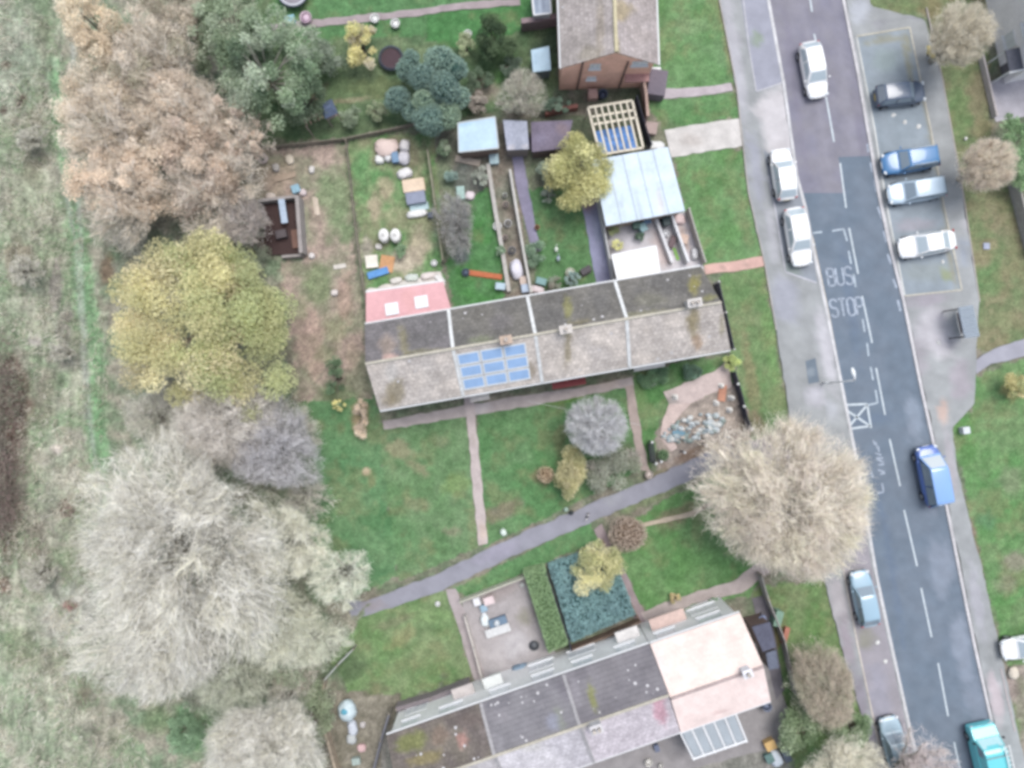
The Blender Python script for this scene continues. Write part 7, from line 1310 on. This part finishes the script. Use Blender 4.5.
pond = MB(); pond.lathe([(.55, .05), (.5, .06), (.02, .06)], 20, (*P(679, 433)[:2], 0)); tag(pond.build('pond', mat('pond_water', A(120, 160, 180), rough=.08, amt=.1, amt2=.1, spec=.6)), 'small blue pond in the left half of the rockery', 'pond')
for x, y, h, lab in ((730.5, 398, .9, 'tallest white statue beside the dark panel fence'), (729, 410, .7, 'white statue below the tallest one in the stone garden'), (721, 386, .5, 'small white ornament on the upper edge of the stone garden'), (716, 403, .4, 'pale ornament in the middle right of the stone garden'), (675, 397, .45, 'pale stone ornament on the curved gravel path')):
    t = thing('garden_statue', lab, 'statue', (*P(x, y)[:2], 0)); m_ = pm(238, 236, 230, rough=.8); g = MB(); g.lathe([(.2, 0), (.2, .08), (.12, .1), (.14, h * .3), (.2, h * .55), (.16, h * .72), (.06, h * .78)], 12); g.build('figure', m_, t, True); g = MB(); g.ball((0, 0, h * .88), (.1, .1, .12), 10, 7); g.build('head', m_, t, True); g = MB(); g.box(-.22, .22, -.22, .22, -.02, .06); g.build('plinth', m_, t)
slab_stack('paving_stack', 'terracotta edging slabs beside the dark panel fence', 'slabs', 722, 393, .6, 1.3, -8, 2, .05, (190, 140, 118))
bn = thing('garden_bench', 'black slatted bench near the foot of the garden path', 'bench', (*P(651, 452)[:2], 0), RAD(97)); BK = pm(48, 52, 64, rough=.6)
for k in range(4): g = MB(); g.box(-.75, .75, -.22 + k * .12, -.13 + k * .12, .42, .46); g.build('slat', BK, bn)
for k in range(3): g = MB(); g.box(-.75, .75, .24, .27, .52 + k * .12, .61 + k * .12); g.build('back_slat', BK, bn)
for x in (-.65, .65):
    for y in (-.18, .22): g = MB(); g.box(x - .03, x + .03, y - .03, y + .03, 0, .42 if y < 0 else .86); g.build('leg', BK, bn)
# gravel yard of the grey ribbed house
gt = thing('garden_bench', 'white slatted bench in the gravel yard', 'bench', (*P(498, 629)[:2], .014), RAD(19)); WB = pm(238, 240, 240, rough=.5)
for k in range(5): g = MB(); g.box(-1.0, 1.0, -.3 + k * .13, -.2 + k * .13, .44, .48); g.build('slat', WB, gt)
for x in (-.85, .85):
    for y in (-.24, .26): g = MB(); g.box(x - .03, x + .03, y - .03, y + .03, 0, .44); g.build('leg', WB, gt)
crate('storage_box', 'dark blue storage box behind the white slatted bench', 'storage box', 498, 620, 1.4, .6, .45, 19, (96, 124, 152), (110, 140, 168)); tub('white bowl on the dark blue storage box', 497, 620.5, .22, .15, (232, 240, 246), z=.51)
crate('crate', 'pale pink box at the top of the gravel yard', 'box', 489, 599, .8, .6, .5, 18, (230, 206, 206)); crate('crate', 'white box left of the pale pink box', 'box', 477, 600, .5, .6, .5, 18, (230, 230, 234)); crate('crate', 'light blue box below the pale pink box', 'box', 484, 607, .5, .5, .4, 18, (150, 186, 208)); bag('white sack left of the storage box', 485, 620, .36, .5, .4, (232, 240, 240), .3); bag('small white sack below the light blue box', 484, 614, .2, .2, .3, (236, 238, 240))
tub('dark grey round drain pot in the gravel yard', 534, 645, .4, .12, (110, 114, 120), z=.014); t = bag('grey blue covered barbecue by the white front wall', 521, 668, .75, .4, .9, (150, 172, 190), .25, name='covered_barbecue', cat='barbecue'); crate('crate', 'salmon planter at the corner below the clipped hedge', 'planter', 547, 661, .5, .6, .4, 20, (206, 150, 144))
tub('white tub beside the upper fence of the gravel yard', 522, 584, .16, .3, (226, 232, 230))
bin_('pale blue wheelie bin against the front wall below the blue green bed', 612, 643, -70, (140, 168, 198)); bin_('white lidded wheelie bin between two others below the blue green bed', 619, 638, -70, (206, 232, 228)); bin_('teal wheelie bin right of the white lidded one', 627, 635, -70, (120, 170, 164)); bin_('teal wheelie bin in front of the mossy house', 456, 697, -70, (110, 170, 160)); bin_('pale blue wheelie bin at the dark end of the cream pink gable', 759, 617, 20, (130, 146, 190))
crate('crate', 'white box beside the low green plants at the mossy house', 'box', 474, 691, .4, .6, .6, 18, (226, 232, 232)); bag('pale rubble sack near the left corner of the mossy house', 408, 710, .5, .3, .4, (206, 204, 206), .3); crate('meter_box', 'pinkish porch box beside the clipped hedge corner', 'box', 591, 650, .5, .5, .6, 20, (206, 176, 168)); tub('small blue tub near the rounded green shrub', 701, 609, .2, .25, (110, 150, 190))
# tarpaulined heap and junk left of the mossy house
hp = thing('covered_heap', 'pale tarpaulin covered heap with blue top left of the mossy house', 'heap', (*P(348, 709)[:2], -.02)); rs = np.random.RandomState(44)
g = MB(); g.ball((0, 0, .3), (.75, .85, .6), 16, 9); g.v = [(a + rs.uniform(-.07, .07), b + rs.uniform(-.07, .07), max(0, c_ + rs.uniform(-.06, .06))) for a, b, c_ in g.v]; g.build('tarpaulin', mat('pale_tarpaulin', A(206, 222, 228), rough=.6, amt=.1, scale=4.), hp, True)
g = MB(); g.ball((-.12, .12, .82), (.28, .26, .18), 12, 7); g.build('blue_bundle', pm(84, 176, 206), hp, True)
bag('long grey white sack below the pale covered heap', 353, 727, .38, .6, .4, (206, 212, 222), .2); bag('dirty white sack further below the covered heap', 352, 738, .4, .4, .4, (196, 200, 200)); bag('pink sack at the bottom of the junk row', 362, 747, .36, .32, .35, (224, 190, 190)); crate('crate', 'greenish crate at the bottom of the junk row', 'crate', 357, 759, .6, .5, .4, 10, (170, 190, 182)); bag('whitish lump right of the covered heap', 363, 724, .24, .24, .3, (206, 200, 198))
# rear yards of the second terrace
crate('playhouse', 'orange lidded toy box in the rear garden by the thicket', 'toy box', 768, 742, .8, .7, .6, 25, (214, 170, 100), (224, 176, 98)); bag('white sack beside the orange lidded toy box', 775, 757, .5, .7, .4, (214, 222, 230), .5); crate('crate', 'teal crate left of the white sack by the toy box', 'crate', 768, 756, .6, .7, .4, 25, (96, 136, 130)); crate('crate', 'dark slate box right of the white sack by the toy box', 'crate', 784, 752, .5, 1.1, .5, 25, (84, 96, 116)); tub('white ball shaped pot in the rear yard of the pinkish roofed house', 648, 761, .3, .3, (226, 222, 214)); tub('small pale pot right of the white ball shaped pot', 660, 765, .2, .25, (206, 204, 196)); crate('crate', 'small blue crate in the shade behind the pinkish rear roof', 'crate', 656, 746, .35, .5, .4, 18, (110, 120, 150)); tub('grey blue dustbin at the right rear corner of the cream pink house', 764, 703, .36, .8, (120, 130, 158))
crate('kerb_cabinet', 'pale box standing on the lower right grass beside the pavement', 'cabinet', 962, 430, .5, .5, .6, 10, (214, 222, 226)); slab_stack('paving_stack', 'pale slab on the right verge below the saloon car', 'slab', 986, 246, .5, .5, 0, 1, .06, (170, 176, 196))
crate('crate', 'orange planter box leaning on the outbuilding fence', 'planter', 784, 634, .35, 1.3, .4, -15, (196, 116, 92)); crate('water_tank', 'green water tank by the corner of the outbuilding', 'tank', 774, 615, .55, 1.2, 1.0, -15, (120, 160, 136))
bag('cream rubble sack behind the white car at the right edge', 1012, 672, .4, .5, .4, (222, 212, 196))
bag('white litter bag beside the lower end of the garden path', 503.5, 532, .24, .3, .35, (222, 236, 226), .5, name='litter_bag'); tub('dark pot beside the yellow shrub on the footpath edge', 571, 512, .18, .3, (70, 80, 84)); tub('pale green pot left of the dark pot by the yellow shrub', 566, 509, .18, .2, (176, 206, 190)); tub('pale stone gate block at the bottom of the right garden path', 648, 474, .3, .5, (214, 200, 190), name='gate_block', cat='stone')
for x, y, lab in ((893, 115.5, 'largest white paper scrap in the upper right bay'), (904, 122.5, 'faint white scrap in the middle of the upper right bay'), (918, 127, 'white scrap near the mossy edge of the upper right bay'), (942, 262, 'white scrap beside the white saloon car'), (965, 139, 'cream scrap on the right verge'), (877, 642, 'white scrap in the lower left bay, upper of two'), (885, 661, 'white scrap in the lower left bay, lower of two'), (938, 343, 'crumpled white bag on the shelter pavement')):
    g = MB((*P(x, y)[:2], .10)); s = .17 if x < 940 else .13; rs = np.random.RandomState(int(x)); g.lathe([(s, 0), (s * .8, .03), (s * .3, .06)], 9); g.v = [(a + rs.uniform(-.04, .04), b + rs.uniform(-.04, .04), c_ + rs.uniform(0, .02)) for a, b, c_ in g.v]; tag(g.build('litter', pm(226, 226, 222, rough=.9)), lab, 'litter')
# a cat on the footpath
ct = thing('cat', 'small black and white cat standing on the footpath edge', 'cat', (*P(587, 516)[:2], .02), RAD(70))
jv = [(0, 0, .22), (.14, 0, .22), (.24, 0, .27), (.31, 0, .30), (-.14, 0, .22), (-.26, 0, .26), (-.42, .05, .34)]; ed = [(0, 1), (1, 2), (2, 3), (0, 4), (4, 5), (5, 6)]; rd = [.085, .085, .06, .065, .08, .035, .018]
for x, p in ((.15, 1), (-.14, 4)):
    for y in (-.06, .06): b = len(jv); jv += [(x, y, .14), (x + .01, y, .01)]; ed += [(p, b), (b, b + 1)]; rd += [.03, .022]
for y in (-.035, .035): b = len(jv); jv.append((.30, y, .375)); ed.append((3, b)); rd.append(.014)
me = bpy.data.meshes.new('coat'); me.from_pydata(jv, ed, []); o = link('coat', me, None, ct); sk_ = o.modifiers.new('s', 'SKIN'); sv = me.skin_vertices[0].data
for i, r_ in enumerate(rd): sv[i].radius = (r_, r_)
sv[0].use_root = True; o.modifiers.new('sub', 'SUBSURF').render_levels = 2
cm, nt_, b_ = _nodes('cat_coat'); tc = nt_.nodes.new('ShaderNodeTexCoord'); nz = nt_.nodes.new('ShaderNodeTexNoise'); nz.inputs['Scale'].default_value = 4.5; nt_.links.new(tc.outputs['Object'], nz.inputs['Vector']); cr_ = nt_.nodes.new('ShaderNodeValToRGB'); cr_.color_ramp.elements[0].position = .49; cr_.color_ramp.elements[1].position = .53; cr_.color_ramp.elements[0].color = (.02, .02, .025, 1); cr_.color_ramp.elements[1].color = (.7, .68, .68, 1); nt_.links.new(nz.outputs['Fac'], cr_.inputs[0]); nt_.links.new(cr_.outputs[0], b_.inputs['Base Color']); b_.inputs['Roughness'].default_value = .9
me.materials.append(cm)
for y in (-.025, .025): g = MB(); g.ball((.365, y, .315), .011, 8, 5); g.build('eye', pm(120, 150, 70, rough=.1), ct, True)
# overhead line to the terrace
g = MB(); a, b = P(527, 401, 4.6), P(640, 425, 5.6); pts = [tuple(np.array(a) * (1 - s) + np.array(b) * s - np.array((0, 0, .9 * 4 * s * (1 - s)))) for s in np.linspace(0, 1, 13)]; g.tube(pts, .012, 5); tag(g.build('overhead_cable', pm(206, 210, 206)), 'thin pale overhead cable crossing the lawn beside the silver tree', 'cable')
# ================================================================== daylight and camera
w = bpy.data.worlds.new('World'); SC.world = w; w.use_nodes = True
nt = w.node_tree; bg = nt.nodes['Background']
sk = nt.nodes.new('ShaderNodeTexSky'); sk.sky_type = 'NISHITA'; sk.sun_disc = False
sk.sun_elevation = RAD(68); sk.sun_rotation = RAD(35); sk.dust_density = 2.0; sk.air_density = 1.0
hz = nt.nodes.new('ShaderNodeHueSaturation')      # thin bright cloud: paler and lighter than the clear sky
hz.inputs['Saturation'].default_value = .5; hz.inputs['Value'].default_value = 1.62
nt.links.new(sk.outputs[0], hz.inputs['Color']); nt.links.new(hz.outputs[0], bg.inputs[0]); bg.inputs[1].default_value = .15
L = bpy.data.lights.new('sun', 'SUN'); L.energy = 2.7; L.angle = RAD(34); L.color = (1, .97, .93)
so = bpy.data.objects.new('sun', L); COL.objects.link(so)
az = RAD(35)      # clockwise from north; bright high overcast, hardly any direction
so.rotation_euler = (RAD(90 - 68), 0, pi - az)
cam = bpy.data.cameras.new('camera'); co = bpy.data.objects.new('camera', cam); COL.objects.link(co)
co.location = (0, 0, D); cam.sensor_width = 36; cam.lens = 36 * D / (1024 / S); cam.clip_end = 5000
SC.camera = co
SC.view_settings.view_transform = 'Standard'; SC.view_settings.look = 'None'; SC.view_settings.exposure = 0; SC.view_settings.gamma = 1
SC.cycles.max_bounces = 5; SC.cycles.diffuse_bounces = 3; SC.cycles.transparent_max_bounces = 4
SC.cycles.use_denoising = True
SC.cycles.filter_width = 3.5
